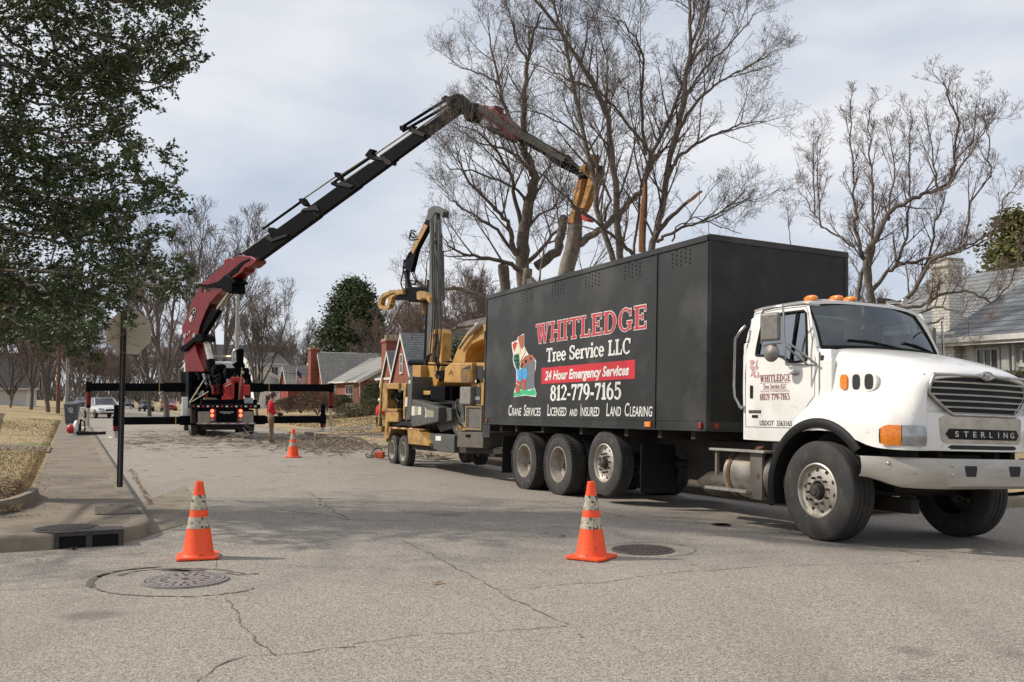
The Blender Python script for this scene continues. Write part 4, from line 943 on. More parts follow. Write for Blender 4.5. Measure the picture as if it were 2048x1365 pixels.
# exhaust stack on the far side
# door lettering
pd = lambda x, z, e=0: Vector((x, -ys(z) - .003 - e, z))
def td(x, z): return lambda X, Y: Vector((x + X, -ys(z + Y) - .004, z + Y))
g = MB(); slab(g, 'WHITLEDGE', -1.19, -.64, 1.80, .085, pd); g.box(-1.19, -.64, -1.0245, -1.0235, 1.785, 1.789)
slab(g, 'Tree Service LLC', -1.13, -.71, 1.715, .055, pd); g.box(-1.13, -.71, -1.0245, -1.0235, 1.703, 1.706); slab(g, '(812) 779-7165', -1.19, -.65, 1.575, .075, pd)
text_mb(g, 'Tree Trimming  Tree Removal  Stump Removal', .02, td(-1.18, 1.675), width=.52); text_mb(g, '24 Hr  Storm Damage  Licensed  Insured', .018, td(-1.15, 1.643), width=.46)
g.build('door_lettering', M_mtext, door)
g = MB(); text_mb(g, 'USDOT  3363165', .062, td(-1.19, 1.262), width=.58, off=.004); g.build('number_lettering', M_btext, door)
g = MB(); g.box(-1.40, -1.17, -1.026, -1.021, 1.415, 1.450); g.box(-1.335, -1.225, -1.026, -1.021, 1.355, 1.390); pb = g.build('door_plate', M_black, door)
g = MB(); text_mb(g, 'STERLING', .02, lambda X, Y: Vector((-1.39 + X, -1.0275, 1.423 + Y)), width=.21); g.build('plate_letters', M_alu, pb)
g = MB()
for q in ([(305,800),(330,805),(345,830),(340,870),(362,855),(365,900),(355,915),(335,915),(320,880),(308,860)],):
    rnd = random.Random(5)
    def dq(x, y):
        MI = MT.inverted(); r = MI.to_3x3() @ ray(1400 + x / 2010 * 648, 460 + y / 1365 * 440); c = MI @ O0; k = (-1.024 - c.y) / r.y; return c + r * k
    for a in [[(308,812),(325,805),(338,818),(326,835),(310,835)],[(305,850),(322,840),(345,850),(362,848),(352,870),(335,862),(318,872)],[(326,870),(342,872),(338,895),(352,912),(336,915),(322,900),(310,915),(318,890)],[(345,828),(350,805),(354,806),(350,850),(346,850)],[(356,880),(362,878),(366,915),(340,919),(355,912)]]:
        g.add([dq(*p) for p in a], [tuple(range(len(a)))])
g.build('door_emblem', mat('emblem_faded_red', (.45,.12,.14), (.66,.55,.53), 45, .5), door)
# ---------------------------------------------------------------- whole-tree chipper with log loader
MCh = Matrix.Translation(RW(22.0, 8.75, GH(22, 8.75))) @ Matrix.Rotation(R_(-65), 4, 'Z')
CH = thing('wood_chipper', 'yellow and grey trailer chipper with a tall loader mast and open claw', 'chipper', MCh)
def z2b(x, y): return 740 + .2345 * x, 640 + .2345 * y
def EV(mb, pts, v0, v1, m=None, src=None):
    f = src or z2b; mb.ext([PV(*f(*p), v0) for p in pts], V * (v1 - v0), m)
def part(name, m, parent, items, bevel=.012, src=None, smooth=0):
    o = None
    if name in ('warning_label', 'faded_label', 'claw_tine', 'tool_box', 'fender', 'feed_tray', 'cabinet_mesh', 'infeed_frame', 'turret_box', 'tongue', 'drum_housing'):
        for it in items: g = MB(); EV(g, it[0], it[1], it[2], None, src); q = g.build(name, m, parent, world=True, bevel=bevel, smooth=smooth); o = o or q
        return o
    g = MB()
    for it in items: EV(g, it[0], it[1], it[2], it[3] if len(it) > 3 else None, src)
    return g.build(name, m, parent, world=True, bevel=bevel, smooth=smooth)
VL = 7.62
for xx in (-1.82, -.92): 
    for s in (-1, 1): wheel(CH, (xx, s * 1.0, .40), s, .40, .24, 'dual' , .235, n=36, tread=False, rimm=mat('trailer_rim', (.42,.39,.33), (.28,.25,.2), 12, .6))
fen = part('fender', M_yel2, CH, [([(138,1012),(163,914),(410,930),(418,945),(178,930),(154,1012)], VL - .05, VL + .35), ([(318,940),(412,945),(505,1052),(505,1078),(326,1058)], VL - .04, VL + .30)])
g = MB()
for i in range(7):
    x = 170 + i * 34; g.ext([PV(*z2b(x, 917 + i * .9), VL - .056), PV(*z2b(x + 17, 918 + i * .9), VL - .056), PV(*z2b(x + 17, 926 + i * .9), VL - .056), PV(*z2b(x, 925 + i * .9), VL - .056)], V * .004, i % 2)
g.build('reflective_tape', [M_redp, M_wtext], fen, world=True)
part('drum_housing', M_grey, CH, [([(343,915),(350,675),(585,748),(580,868),(420,905)], VL, VL + .9), ([(585,752),(690,755),(694,860),(600,882),(582,868)], VL + .18, VL + .9), ([(560,890),(700,860),(700,930),(600,960)], VL + .3, VL + 1.4)], .02)
part('warning_label', mat('label_paper', (.50,.47,.38), (.62,.60,.54), 40, .6), CH, [([(348,735),(380,737),(378,818),(346,815)], VL - .004, VL), ([(412,742),(437,744),(435,812),(410,810)], VL - .004, VL), ([(466,742),(480,770),(478,835),(468,830),(475,790)], VL - .004, VL), ([(302,662),(320,660),(316,740),(300,742)], VL - .03, VL - .025), ([(330,515),(345,515),(343,545),(329,545)], VL - .03, VL - .025)], 0)
part('faded_label', mat('tan_label', (.26,.235,.165), rough=.7), CH, [([(380,737),(412,742),(410,812),(378,818)], VL - .003, VL), ([(482,765),(545,778),(543,832),(480,830)], VL - .003, VL)], 0)
part('end_panel', M_grey, CH, [([(318,485),(362,487),(345,850),(300,860),(320,650)], VL - .02, VL + .5)], .01)
part('infeed_frame', M_yel2, CH, [([(112,540),(308,545),(305,592),(112,590)], VL, VL + 1.9), ([(108,590),(150,590),(146,780),(106,780)], VL + .1, VL + .4), ([(285,592),(303,592),(296,850),(282,845)], VL, VL + .2), ([(120,1040),(132,788),(242,792),(240,872),(150,868),(138,1042)], VL - .02, VL + .06), ([(100,755),(230,760),(230,782),(100,778)], VL + .1, VL + 1.7), ([(182,538),(246,540),(246,592),(180,590)], VL - .06, VL + .0)], .01)
part('infeed_machinery', M_under, CH, [([(150,600),(285,600),(282,850),(240,870),(235,785),(150,755)], VL + .5, VL + 1.7), ([(150,870),(240,872),(330,880),(330,900),(200,905),(150,1000)], VL + .1, VL + 1.8)], .01)  # dark machinery inside the infeed, as plain blocks
part('feed_tray', M_yel2, CH, [([(30,912),(95,908),(96,955),(48,958)], VL + .1, VL + 1.9), ([(94,500),(102,500),(74,905),(64,905)], VL + .1, VL + .15)], .008)
part('mudguard', M_black, CH, [([(205,910),(250,878),(300,864),(345,872),(352,918),(300,905),(250,905)], VL - .02, VL + .4)], .02, smooth=40)
part('turret_box', M_yel, CH, [([(362,388),(602,396),(600,470),(566,560),(520,640),(460,640),(455,560),(410,480),(362,484)], VL + .5, VL + 1.7), ([(408,390),(432,391),(430,665),(395,668),(398,480)], VL + .3, VL + .6), ([(455,605),(515,610),(512,640),(455,640)], VL + .2, VL + .5)], .012)
part('mast_guard', M_yel, CH, [([(493,382),(514,112),(530,86),(560,78),(608,86),(620,112),(606,395),(584,395),(590,130),(560,112),(540,130),(520,380)], VL + .9, VL + 1.15), ([(495,362),(560,364),(560,380),(495,378)], VL + .5, VL + 1.2)], .012)
g = MB(); a, b = PV(*z2b(345, 366), VL + .9), PV(*z2b(500, 370), VL + .9); g.cyl(a, b, .085, n=14); g.build('slew_cylinder', M_blackm, CH, world=True, smooth=50); g = MB(); a, b = PV(*z2b(620, 385), VL + .9), PV(*z2b(680, 380), VL + .9); g.cyl(a, b, .085, n=14); g.build('slew_cylinder', M_blackm, CH, world=True, smooth=50)
eng = part('engine_cover', M_yel, CH, [([(628,537),(636,408),(690,366),(866,366),(866,541)], VL + .02, VL + 2.1)], .03)
part('engine_mesh', M_dark, eng, [([(778,420),(855,385),(858,535),(776,530)], VL + .012, VL + .03)], 0)
g = MB()
for i in range(14):
    y0 = 425 + i * 8; g.ext([PV(*z2b(778, y0), VL + .010), PV(*z2b(858, y0 - 3), VL + .010), PV(*z2b(858, y0 - .5), VL + .010), PV(*z2b(778, y0 + 2.5), VL + .010)], V * .003)
for i in range(8):
    x = 786 + i * 10; g.ext([PV(*z2b(x, 422), VL + .009), PV(*z2b(x + 2, 422), VL + .009), PV(*z2b(x + 2, 530), VL + .009), PV(*z2b(x, 530), VL + .009)], V * .003)
g.build('mesh_wire', M_yel2, eng, world=True)
g = MB(); cc = [(672,470),(690,430),(694,430),(704,478)]
g.tube([PV(*z2b(x, y), VL + .015) for x, y in cc], .008, 5); g.tube([PV(*z2b(x, y), VL + .015) for x, y in ((678,455),(712,448))], .008, 5); g.build('painted_letter', mat('dark_orange', (.16,.07,.015), rough=.6), eng, world=True)
cab2 = part('power_cabinet', M_yel, CH, [([(866,366),(985,366),(982,735),(862,728),(862,541)], VL + .14, VL + 2.05)], .015)
part('cabinet_mesh', M_dark, cab2, [([(902,392),(962,392),(960,532),(900,530)], VL + .128, VL + .15), ([(887,572),(944,572),(940,718),(884,714)], VL + .128, VL + .15)], 0)
part('control_label', mat('grey_label', (.22,.22,.23), rough=.5), cab2, [([(890,655),(936,655),(934,685),(889,684)], VL + .122, VL + .13)], 0)
g = MB(); p = PV(*z2b(925, 524), VL + .12); g.cyl(p, p - V * .06, .05, n=16); g.build('gauge', M_blackm, cab2, world=True, smooth=50); g = MB(); g.disc(p - V * .062, -V, .032, 14); g.build('gauge_face', M_wtext, cab2, world=True)
ar = [(700,368),(722,300),(752,232),(790,160),(835,95),(880,72),(1010,28)]; ai = [(1010,150),(905,190),(860,215),(830,250),(812,300),(806,368)]
chute = part('discharge_chute', M_yel, CH, [(ar + ai, VL + .5, VL + 1.15)], .02)
g = MB(); a, b = PV(*z2b(762, 240), VL + .42), PV(*z2b(850, 120), VL + .42); g.cyl(a, b, .035, n=10); b2 = PV(*z2b(920, 52), VL + .42); g.cyl(b, b2, .06, n=10); g.ball(b2, .09, 10); g.build('chute_cylinder', M_rimg, chute, world=True, smooth=60)
part('radiator_box', M_blackm, CH, [([(514,562),(640,566),(638,688),(510,684)], VL + .1, VL + .8)], .02)
g = MB()
for i in range(6): g.ext([PV(*z2b(644 + i * 10, 572), VL + .2), PV(*z2b(649 + i * 10, 572), VL + .2), PV(*z2b(648 + i * 10, 684), VL + .2), PV(*z2b(643 + i * 10, 684), VL + .2)], V * .5)
a, b = PV(*z2b(690, 628), VL + .4), PV(*z2b(765, 632), VL + .4); g.cyl(a, b, .09, n=14); g.build('air_intake', M_blackm, CH, world=True)
g = MB(); 
for i in range(4): a = PV(*z2b(705 + 14 * i, 629), VL + .4); b = PV(*z2b(711 + 14 * i, 629), VL + .4); g.cyl(a, b, .105, n=14)
g.build('hose_clamp', M_gal, CH, world=True, smooth=50)
part('filter_box', mat('pale_grey_box', (.22,.21,.18), (.16,.15,.13), 6, .6), CH, [([(766,572),(856,572),(852,724),(762,720)], VL + .02, VL + .3)], .025)
g = MB(); a = PV(*z2b(745, 830), VL + .3); g.lathe([(0, 0), (.40, 0), (.42, .05), (.42, .9), (0, .95)], a, V, 26); g.build('drive_cover', M_grey2, CH, world=True, smooth=40)
part('lower_brace', M_yel, CH, [([(715,945),(805,866),(812,945)], VL + .3, VL + .5)], .005)
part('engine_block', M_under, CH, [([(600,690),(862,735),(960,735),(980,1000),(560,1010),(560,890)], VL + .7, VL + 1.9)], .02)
cage = part('screen_frame', mat('weathered_frame', (.23,.165,.10), (.15,.11,.075), 12, .8), CH, [([(812,735),(950,738),(949,750),(822,748),(820,935),(808,935)], VL - .02, VL + .04), ([(820,920),(948,930),(947,945),(808,940)], VL - .02, VL + .04), ([(942,750),(950,750),(948,930),(940,930)], VL - .02, VL + .04)], .003)
part('screen_backing', mat('tan_screen', (.20,.16,.11), (.13,.105,.075), 14, .9), cage, [([(822,750),(942,752),(940,922),(820,918)], VL + .03, VL + .05)], 0)
g = MB()
for i in range(8): x = 832 + 15 * i; g.cyl(PV(*z2b(x, 750), VL), PV(*z2b(x, 922), VL), .006, n=4)
for i in range(10): y = 768 + 17 * i; g.cyl(PV(*z2b(822, y), VL), PV(*z2b(942, y), VL), .006, n=4)
g.build('screen_wire', M_gal, cage, world=True)
part('trailer_frame', M_under, CH, [([(320,1056),(510,1078),(700,1075),(1250,1110),(1250,1150),(700,1135),(320,1100)], VL + .15, VL + .35), ([(320,1056),(510,1078),(700,1075),(1250,1110),(1250,1150),(700,1135),(320,1100)], VL + 1.9, VL + 2.1), ([(390,1000),(560,1000),(560,1080),(380,1070)], VL + .3, VL + 1.8)], .01)
part('side_rail', M_yel2, CH, [([(330,1040),(505,1048),(505,1072),(330,1060)], VL + .05, VL + .15)], .004)
part('tool_box', M_grey, CH, [([(512,970),(720,985),(716,1135),(600,1130),(508,1085)], VL + .05, VL + .7)], .012)
bx = part('tool_box', mat('brown_grey_box', (.085,.075,.062), (.12,.10,.085), 5, .5), CH, [([(745,955),(965,960),(962,1095),(742,1085)], VL - .04, VL + .6)], .012)
part('latch', M_blackm, bx, [([(815,978),(850,980),(848,1002),(813,1000)], VL - .06, VL - .04)], .003)
part('label', M_wtext, bx, [([(560,990),(605,992),(604,1032),(558,1030)], VL + .04, VL + .048)], 0)
g = MB()
rnd = random.Random(8)
def hoses(mb, items, v, r=.018, f=z2b):
    for pts in items: 
        P = [PV(*f(*p), v + rnd.uniform(-.05, .15)) for p in pts]; Q = []
        for i in range(len(P) - 1):
            p0 = P[max(0, i-1)]; p1 = P[i]; p2 = P[i+1]; p3 = P[min(len(P)-1, i+2)]
            for t in (0, .25, .5, .75): Q.append(.5 * ((2*p1) + (p2-p0)*t + (2*p0-5*p1+4*p2-p3)*t*t + (3*p1-p0-3*p2+p3)*t**3))
        mb.tube(Q + [P[-1]], r, 6)
hoses(g, [[(165,690),(160,620),(200,598),(240,640),(235,720)],[(185,700),(190,620),(220,605),(225,700),(240,800)],[(200,650),(260,640),(265,760),(250,850)],[(170,660),(200,660),(240,690),(262,700)],[(430,1020),(430,950),(470,925),(500,960),(520,930),(540,960)],[(440,1040),(480,990),(510,1000),(505,960)],[(420,980),(460,960),(490,1000),(470,1030)],
          [(720,680),(722,780),(735,860),(770,890)],[(752,660),(740,690),(745,760),(790,880)],[(480,385),(500,320),(540,290),(575,330),(590,400),(560,470)],[(470,385),(490,310),(545,300),(580,420),(575,500)],[(560,120),(565,200),(545,260),(575,330)],[(585,440),(600,480),(605,520),(590,500)],[(570,440),(575,500),(560,480)]], VL + .25, .022)
g.build('hydraulic_hose', M_black, CH, world=True, smooth=60)
g = MB()
for x0, y0, x1, y1 in ((155,640,200,680),(205,620,262,665),(430,940,480,1010),(390,990,440,1030),(585,430,625,510),(440,640,500,668)):
    g.ext([PV(*z2b(x0, y0), VL + .2), PV(*z2b(x1, y0), VL + .2), PV(*z2b(x1, y1), VL + .2), PV(*z2b(x0, y1), VL + .2)], V * .35)
g.build('valve_block', M_blackm, CH, world=True, bevel=.02)
part('tongue', M_under, CH, [([(1000,1140),(1200,1150),(1200,1180),(1000,1170)], VL + .8, VL + 1.3), ([(780,1120),(830,1120),(820,1200),(790,1200)], VL + .4, VL + .6)], .01)
# loader mast, arm and claw
ms = part('loader_mast', M_grey2, CH, [([(859,430),(872,425),(874,560),(868,640),(866,730),(850,730),(858,560)], VL + .95, VL + 1.08), ([(863,522),(874,500),(876,600),(868,606)], VL + .9, VL + 1.1)], .015, src=lambda x, y: (x, y))
part('loader_rear_rail', M_blackm, ms, [([(854,560),(858,560),(852,735),(846,735)], VL + .95, VL + 1.2)], .005, src=lambda x, y: (x, y))
sid = lambda x, y: (x, y)
g = MB()
for i, dx in enumerate((2, 6, 10, 14, 18, 21)): hoses(g, [[(861 + dx * .9, 440), (863 + dx * .9, 560), (863 + dx, 640), (856 + dx * .9, 730)]], VL + .86, .022, sid)
g.build('mast_hose', M_grey, ms, world=True, smooth=60)
g = MB(); g.cyl(PV(880, 468, VL + 1.0), PV(881, 545, VL + 1.0), .065, n=14); g.ball(PV(881, 547, VL + 1.0), .09, 10); g.build('boom_cylinder', M_grey2, ms, world=True, smooth=50)
g = MB(); g.cyl(PV(880, 424, VL + 1.1), PV(882, 470, VL + 1.1), .035, n=10); g.build('cylinder_rod', M_chrome, ms, world=True, smooth=50)
part('knuckle_link', M_grey2, CH, [([(856,418),(866,412),(884,420),(887,424),(884,436),(880,428),(870,425),(862,440),(852,442)], VL + .93, VL + 1.1)], .01, src=sid)
arm = part('loader_arm', M_blackm, CH, [([(857,428),(866,436),(833,500),(822,545),(807,538),(812,520),(826,490)], VL + .98, VL + 1.1)], .012, src=sid)
part('arm_side_plate', M_yel2, arm, [([(848,448),(855,452),(826,508),(820,504)], VL + .965, VL + .985)], 0, src=sid)
g = MB(); hoses(g, [[(842,470),(824,476),(822,462),(832,464)],[(838,478),(820,480),(822,466),(830,470)],[(808,520),(806,545),(802,565),(806,580)],[(822,532),(832,556),(830,568),(822,570)],[(811,520),(806,540),(813,560),(811,575)],[(838,500),(820,505),(812,520)],[(858,440),(845,470),(815,515)]], VL + 1.0, .02, sid); g.build('arm_hose', M_black, arm, world=True, smooth=60)
g = MB(); g.tube([PV(814, 542, VL + 1.1), PV(815, 560, VL + 1.1), PV(818, 580, VL + 1.1)], [.09, .07, .12], 10); g.build('rotator', M_black, CH, world=True, smooth=50)
z7 = lambda x, y: (560 + .2344 * x, 560 + .2344 * y)
cl = part('claw_hub', M_blackm, CH, [([(1040,75),(1120,60),(1165,100),(1190,150),(1165,180),(1120,180),(1100,190),(1060,170),(985,172),(975,150),(1020,120)], VL + .9, VL + 1.35)], .02, src=z7)
part('claw_tine', M_yel2, cl, [([(1045,78),(990,85),(940,92),(880,112),(843,152),(830,205),(840,240),(870,258),(908,254),(930,235),(935,200),(925,160),(935,130),(975,118),(1000,140),(1045,150),(1050,110)][:0] or [(1045,78),(940,90),(870,118),(838,165),(832,222),(852,250),(900,256),(930,240),(938,205),(912,200),(905,225),(870,228),(856,210),(866,165),(900,135),(960,112),(1045,125)], VL + .8, VL + .95), ([(1050,80),(985,90),(935,130),(918,165),(918,215),(930,225),(945,190),(955,150),(990,125),(1050,140)], VL + 1.2, VL + 1.35)], .01, src=z7)
part('claw_tine', M_yel2, cl, [([(1165,105),(1190,95),(1230,108),(1268,145),(1285,200),(1262,190),(1240,160),(1210,160),(1190,175),(1165,165)], VL + .8, VL + .95), ([(1175,150),(1205,160),(1222,215),(1224,262),(1218,300),(1205,240),(1190,195),(1172,180)], VL + 1.2, VL + 1.35)], .01, src=z7)

# ---------------------------------------------------------------- crane truck
AT = R_(111); UT = Vector((cos(AT), sin(AT), 0)); VT = Vector((sin(AT), -cos(AT), 0))
MK = Matrix.Translation(RW(37.0, 5.3, 0)) @ Matrix.Rotation(AT, 4, 'Z')
CT = thing('crane_truck', 'black and red knuckle boom crane truck seen from behind with outriggers spread', 'crane truck', MK)
K0 = RW(37.0, 5.3, 0)
def PT(px, py, x):                 # on the cross plane x metres ahead of the tail
    r = ray(px, py); n = UT; k = (x + K0.dot(n)) / r.dot(n); return O0 + r * k
def z1(x, y): return 340 + .2638 * x, 520 + .2638 * y
def EU(mb, pts, x0, x1, m=None, f=z1): mb.ext([PT(*f(*p), x0) for p in pts][::-1], UT * (x1 - x0), m)
def kp(name, m, parent, items, bevel=.012, f=z1, smooth=0):
    if len(items) > 1 and name != 'stump_grab':
        os_ = [kp(name, m, parent, [it], bevel, f, smooth) for it in items]; return os_[0]
    g = MB()
    for it in items: EU(g, it[0], it[1], it[2], it[3] if len(it) > 3 else None, f)
    return g.build(name, m, parent, world=True, bevel=bevel, smooth=smooth)
def rc(x0, y0, x1, y1): return [(x0, y0), (x1, y0), (x1, y1), (x0, y1)]
kp('deck', M_blackm, CT, [(rc(163,1098,685,1130), 0, 6.5)], .01)
kp('tail_panel', mat('tail_steel', (.30,.27,.22), (.22,.20,.17), 4, .45, .5), CT, [(rc(212,1150,306,1238), .05, .1), (rc(550,1150,632,1238), .05, .1)], .004)
tp = kp('tail_board', M_blackm, CT, [(rc(350,1118,506,1226), .02, .1)], .004)
g = MB()
def tl(x, y): return lambda X, Y: PT(*z1(x, y), .012) + VT * X + Vector((0, 0, Y))
text_mb(g, 'EXPERIENCED', .05, tl(378, 1160), width=.5); text_mb(g, 'TREE CARE', .035, tl(398, 1168), width=.3); g.build('board_lettering', M_wtext, tp, world=True)
lp = kp('lamp_panel', mat('lamp_red_panel', (.18,.02,.02), rough=.5), CT, [(rc(305,1130,350,1230), .03, .1), (rc(510,1130,552,1230), .03, .1)], .004)
for x in (320, 536):
    for y, m in ((1146, M_redlit), (1180, M_redlit), (1212, M_rimg)):
        g = MB(); c = PT(*z1(x, y), .03); g.cyl(c, c - UT * .03, .066, .06, n=16); g.build('tail_lamp', m, lp, world=True, smooth=50)
kp('underride_bar', M_gal, CT, [(rc(205,1236,646,1247), .0, .08)], .004)
g = MB()
for i in range(14): x = 170 + i * 36; EU(g, rc(x, 1106, x + 18, 1117), -.004, 0, i % 2)
for i in range(12): x = 215 + i * 36; EU(g, rc(x, 1238, x + 18, 1244), -.006, -.0, i % 2)
g.build('reflective_tape', [M_redp, M_wtext], CT, world=True)
kp('chassis', M_under, CT, [(rc(250,1130,600,1290), .6, 9.0), (rc(160,1130,200,1240), .3, 6.0)], .02)
for x in (1.5, 2.9):
    for s in (-1, 1): wheel(CT, (x, s * 1.05, .51), s, .51, .28, 'dual', .29, n=32, tread=False, dusty=True); wheel(CT, (x, s * .74, .51), -s, .51, .26, 'dual', .29, n=24, tread=False)
for s in (-1, 1): wheel(CT, (8.3, s * 1.05, .52), s, .52, .32, 'alu', .29, n=32, tread=False, dusty=True)
kp('white_locker', mat('white_locker', (.62,.62,.60), rough=.5), CT, [(rc(92,1040,135,1190), 1.0, 1.5)], .02)
kp('side_wall', M_blackm, CT, [(rc(140,848,310,1100), 6.3, 6.6), ([(140,848),(165,848),(165,1100),(140,1100)], 3.0, 6.3)], .01)
# cab (seen past the deck)
g = MB(); g.box(9.4, 11.3, -1.2, 1.2, 1.1, 3.2); g.box(11.3, 12.2, -1.15, 1.15, .8, 2.1); g.build('cab', M_white, CT, bevel=.12, seg=3)
g = MB(); g.box(9.38, 9.40, -.7, .7, 2.2, 2.9); g.build('rear_window', M_wglass, CT)
g = MB(); 
for s in (-1, 1): g.box(9.7, 10.8, s * 1.21 - .005, s * 1.21 + .005, 2.1, 2.9)
g.build('side_window', M_wglass, CT)
kp('light_bar', M_gal, CT, [(rc(245,722,480,735), 9.6, 9.8), (rc(255,735,460,745), 9.0, 9.1)], .01)
kp('beacon', M_ambl, CT, [(rc(430,728,460,742), 9.45, 9.6)], .01)
kp('mirror', M_mirror, CT, [([(62,830),(95,815),(92,905),(66,915)], 10.5, 10.6)], .02)
g = MB(); g.tube([PT(*z1(x, y), 10.5) for x, y in ((95,775),(112,760),(122,780),(85,830))], .03, 6); g.tube([PT(*z1(x, y), 10.5) for x, y in ((66,915),(105,940),(130,950))], .025, 6); g.build('mirror_arm', M_chrome, CT, world=True)
# deck machinery
kp('hydraulic_winch', M_redp, CT, [(rc(328,945,402,1022), 4.5, 5.5), (rc(262,1020,290,1080), 4.5, 5.0)], .03)
st = kp('stump_grab', M_redp, CT, [([(460,905),(475,888),(555,890),(562,905),(560,1060),(520,1062),(520,930),(490,930),(488,1060),(455,1060)], 2.4, 3.0), ([(412,940),(455,930),(455,1080),(405,1078),(402,1040),(415,1020)], 2.4, 3.2), (rc(556,948,608,1032), 2.2, 3.2), ([(405,1050),(470,1040),(470,1085),(405,1088)], 2.0, 3.0)], .03)
kp('machine_core', M_blackm, CT, [(rc(330,800,425,950), 5.5, 6.2), (rc(420,820,600,900), 3.2, 4.2), (rc(596,865,614,1085), 4.0, 6.0), (rc(465,930,555,1085), 3.0, 4.0), (rc(380,870,420,1080), 4.2, 5.0), ([(345,795),(400,790),(425,800),(425,830),(345,830)], 5.0, 5.4), (rc(240,1060,660,1100), 1.5, 6.0)], .02)
kp('air_tank', M_blackm, CT, [([(505,675),(560,672),(562,690),(558,780),(575,800),(560,825),(500,820),(475,790),(510,770)], 4.5, 5.0)], .04)
g = MB(); g.tube([PT(*z1(x, y), 4.4) for x, y in ((480,780),(478,710),(490,685),(510,678))], .06, 10); g.build('exhaust_elbow', M_chrome, CT, world=True, smooth=60)
kp('timber_block', mat('timber', (.30,.20,.11), (.20,.13,.07), 8, .85), CT, [([(262,1045),(350,1048),(380,1085),(262,1088)], 2.0, 3.2)], .01)
kp('sign_panel', mat('pale_panel', (.42,.45,.45), (.30,.33,.34), 20, .5), CT, [(rc(566,1047,630,1088), 1.0, 1.06)], .004)
g = MB(); rnd = random.Random(3)
for k in range(26):
    x, y = rnd.uniform(200, 590), rnd.uniform(850, 1060); P = [PT(*z1(x + rnd.uniform(-35, 35), y + rnd.uniform(-55, 55)), rnd.uniform(2, 5)) for _ in range(4)]
    g.tube([P[0], P[0].lerp(P[1], .5) + Vector((0, 0, .12)), P[1], P[2]], .022, 5)
g.build('hydraulic_hose', M_black, CT, world=True)
g = MB()
for k in range(22):
    x, y = rnd.choice([rnd.uniform(200, 330), rnd.uniform(460, 560)]), rnd.uniform(860, 1050); c = PT(*z1(x, y), rnd.uniform(2.3, 4.5)); g.tube([c, c + Vector((rnd.uniform(-.1,.1), 0, rnd.uniform(.1,.3)))], rnd.uniform(.02, .06), 8)
g.build('fittings', M_gal, CT, world=True)
g = MB()
for a, b in (((145,1088),(255,915)),((145,1088),(290,1000)),((415,960),(462,942)),((545,820),(520,1060))): g.tube([PT(*z1(*a), 1.8), PT(*z1(*b), 2.4)], .022, 5)
g.build('rope', mat('rope', (.45,.42,.25), rough=.8), CT, world=True)
# outriggers
def outrig(name, lpx, rpx, dl, y0, y1, foot_l, foot_r, hb, sec):
    P = W(lpx, y0, dl); z1_ = P.z; z0_ = W(lpx, y1, dl).z; r = ray(rpx, y0)
    dv = Vector((cos(R_(21)), sin(R_(21)), 0)); k = r.x / r.y; t = (k * P.y - P.x) / (dv.x - k * dv.y)
    up = Vector((0, 0, 1)); fw = dv.cross(up)
    g = MB(); base = Vector((P.x, P.y, 0))
    def seg(a, b, shrink): 
        zz0, zz1 = z0_ + shrink, z1_ - shrink; hw = .14 - shrink * .5
        q = [base + dv * a + fw * hw, base + dv * b + fw * hw, base + dv * b - fw * hw, base + dv * a - fw * hw]
        g.add([p + up * zz0 for p in q] + [p + up * zz1 for p in q], [(0,3,2,1),(4,5,6,7),(0,1,5,4),(1,2,6,5),(2,3,7,6),(3,0,4,7)])
    seg(0, t * .30, .035); seg(t * .295, t * .70, 0); seg(t * .695, t, .035)
    bm_ = g.build(name, M_blackm, CT, world=True, bevel=.01)
    g = MB()
    for a in (t * .275, t * .72): 
        q = base + dv * a; g.add([q + fw * .15 + up * (z0_ + .02), q + fw * .15 + dv * .03 + up * (z0_ + .02), q + fw * .15 + dv * .03 + up * (z1_ - .02), q + fw * .15 + up * (z1_ - .02)], [(0,1,2,3)])
    g.build('safety_tape', mat('yellow_tape', (.45,.32,.05), rough=.6), bm_, world=True)
    for a, zf in ((.08, foot_l), (t - .08, foot_r)):
        q = base + dv * a; g = MB(); g.box(-.11, .11, -.11, .11, z0_ - .0, z1_ + .02, 0, Matrix.Translation(q) @ Matrix.Rotation(R_(21), 4, 'Z')); g.cyl(q + up * (zf + (z0_ - zf) * .55), q + up * (z1_ + hb), .095, n=12, m=0); 
        lg = g.build('jack_leg', M_blackm, bm_, world=True, smooth=40)
        g = MB(); g.cyl(q + up * (zf + .03), q + up * (z0_ + .1), .06, n=12); g.build('jack_rod', M_alu, lg, world=True, smooth=50)
        g = MB(); g.cyl(q + up * (zf + (z0_ - zf) * .62), q + up * (z0_ + (.30 if hb else .02)), .103, n=12); g.build('jack_band', M_red, lg, world=True, smooth=50)
        g = MB(); g.cyl(q + up * zf, q + up * (zf + .04), .26, .22, n=16); g.build('foot_plate', M_alu, lg, world=True, smooth=50)
outrig('front_outrigger', 174, 666, 41.6, 765, 784, .17, .02, 0, 1)
outrig('rear_outrigger', 228, 650, 35.3, 833, 852, .01, .14, .42, 1)
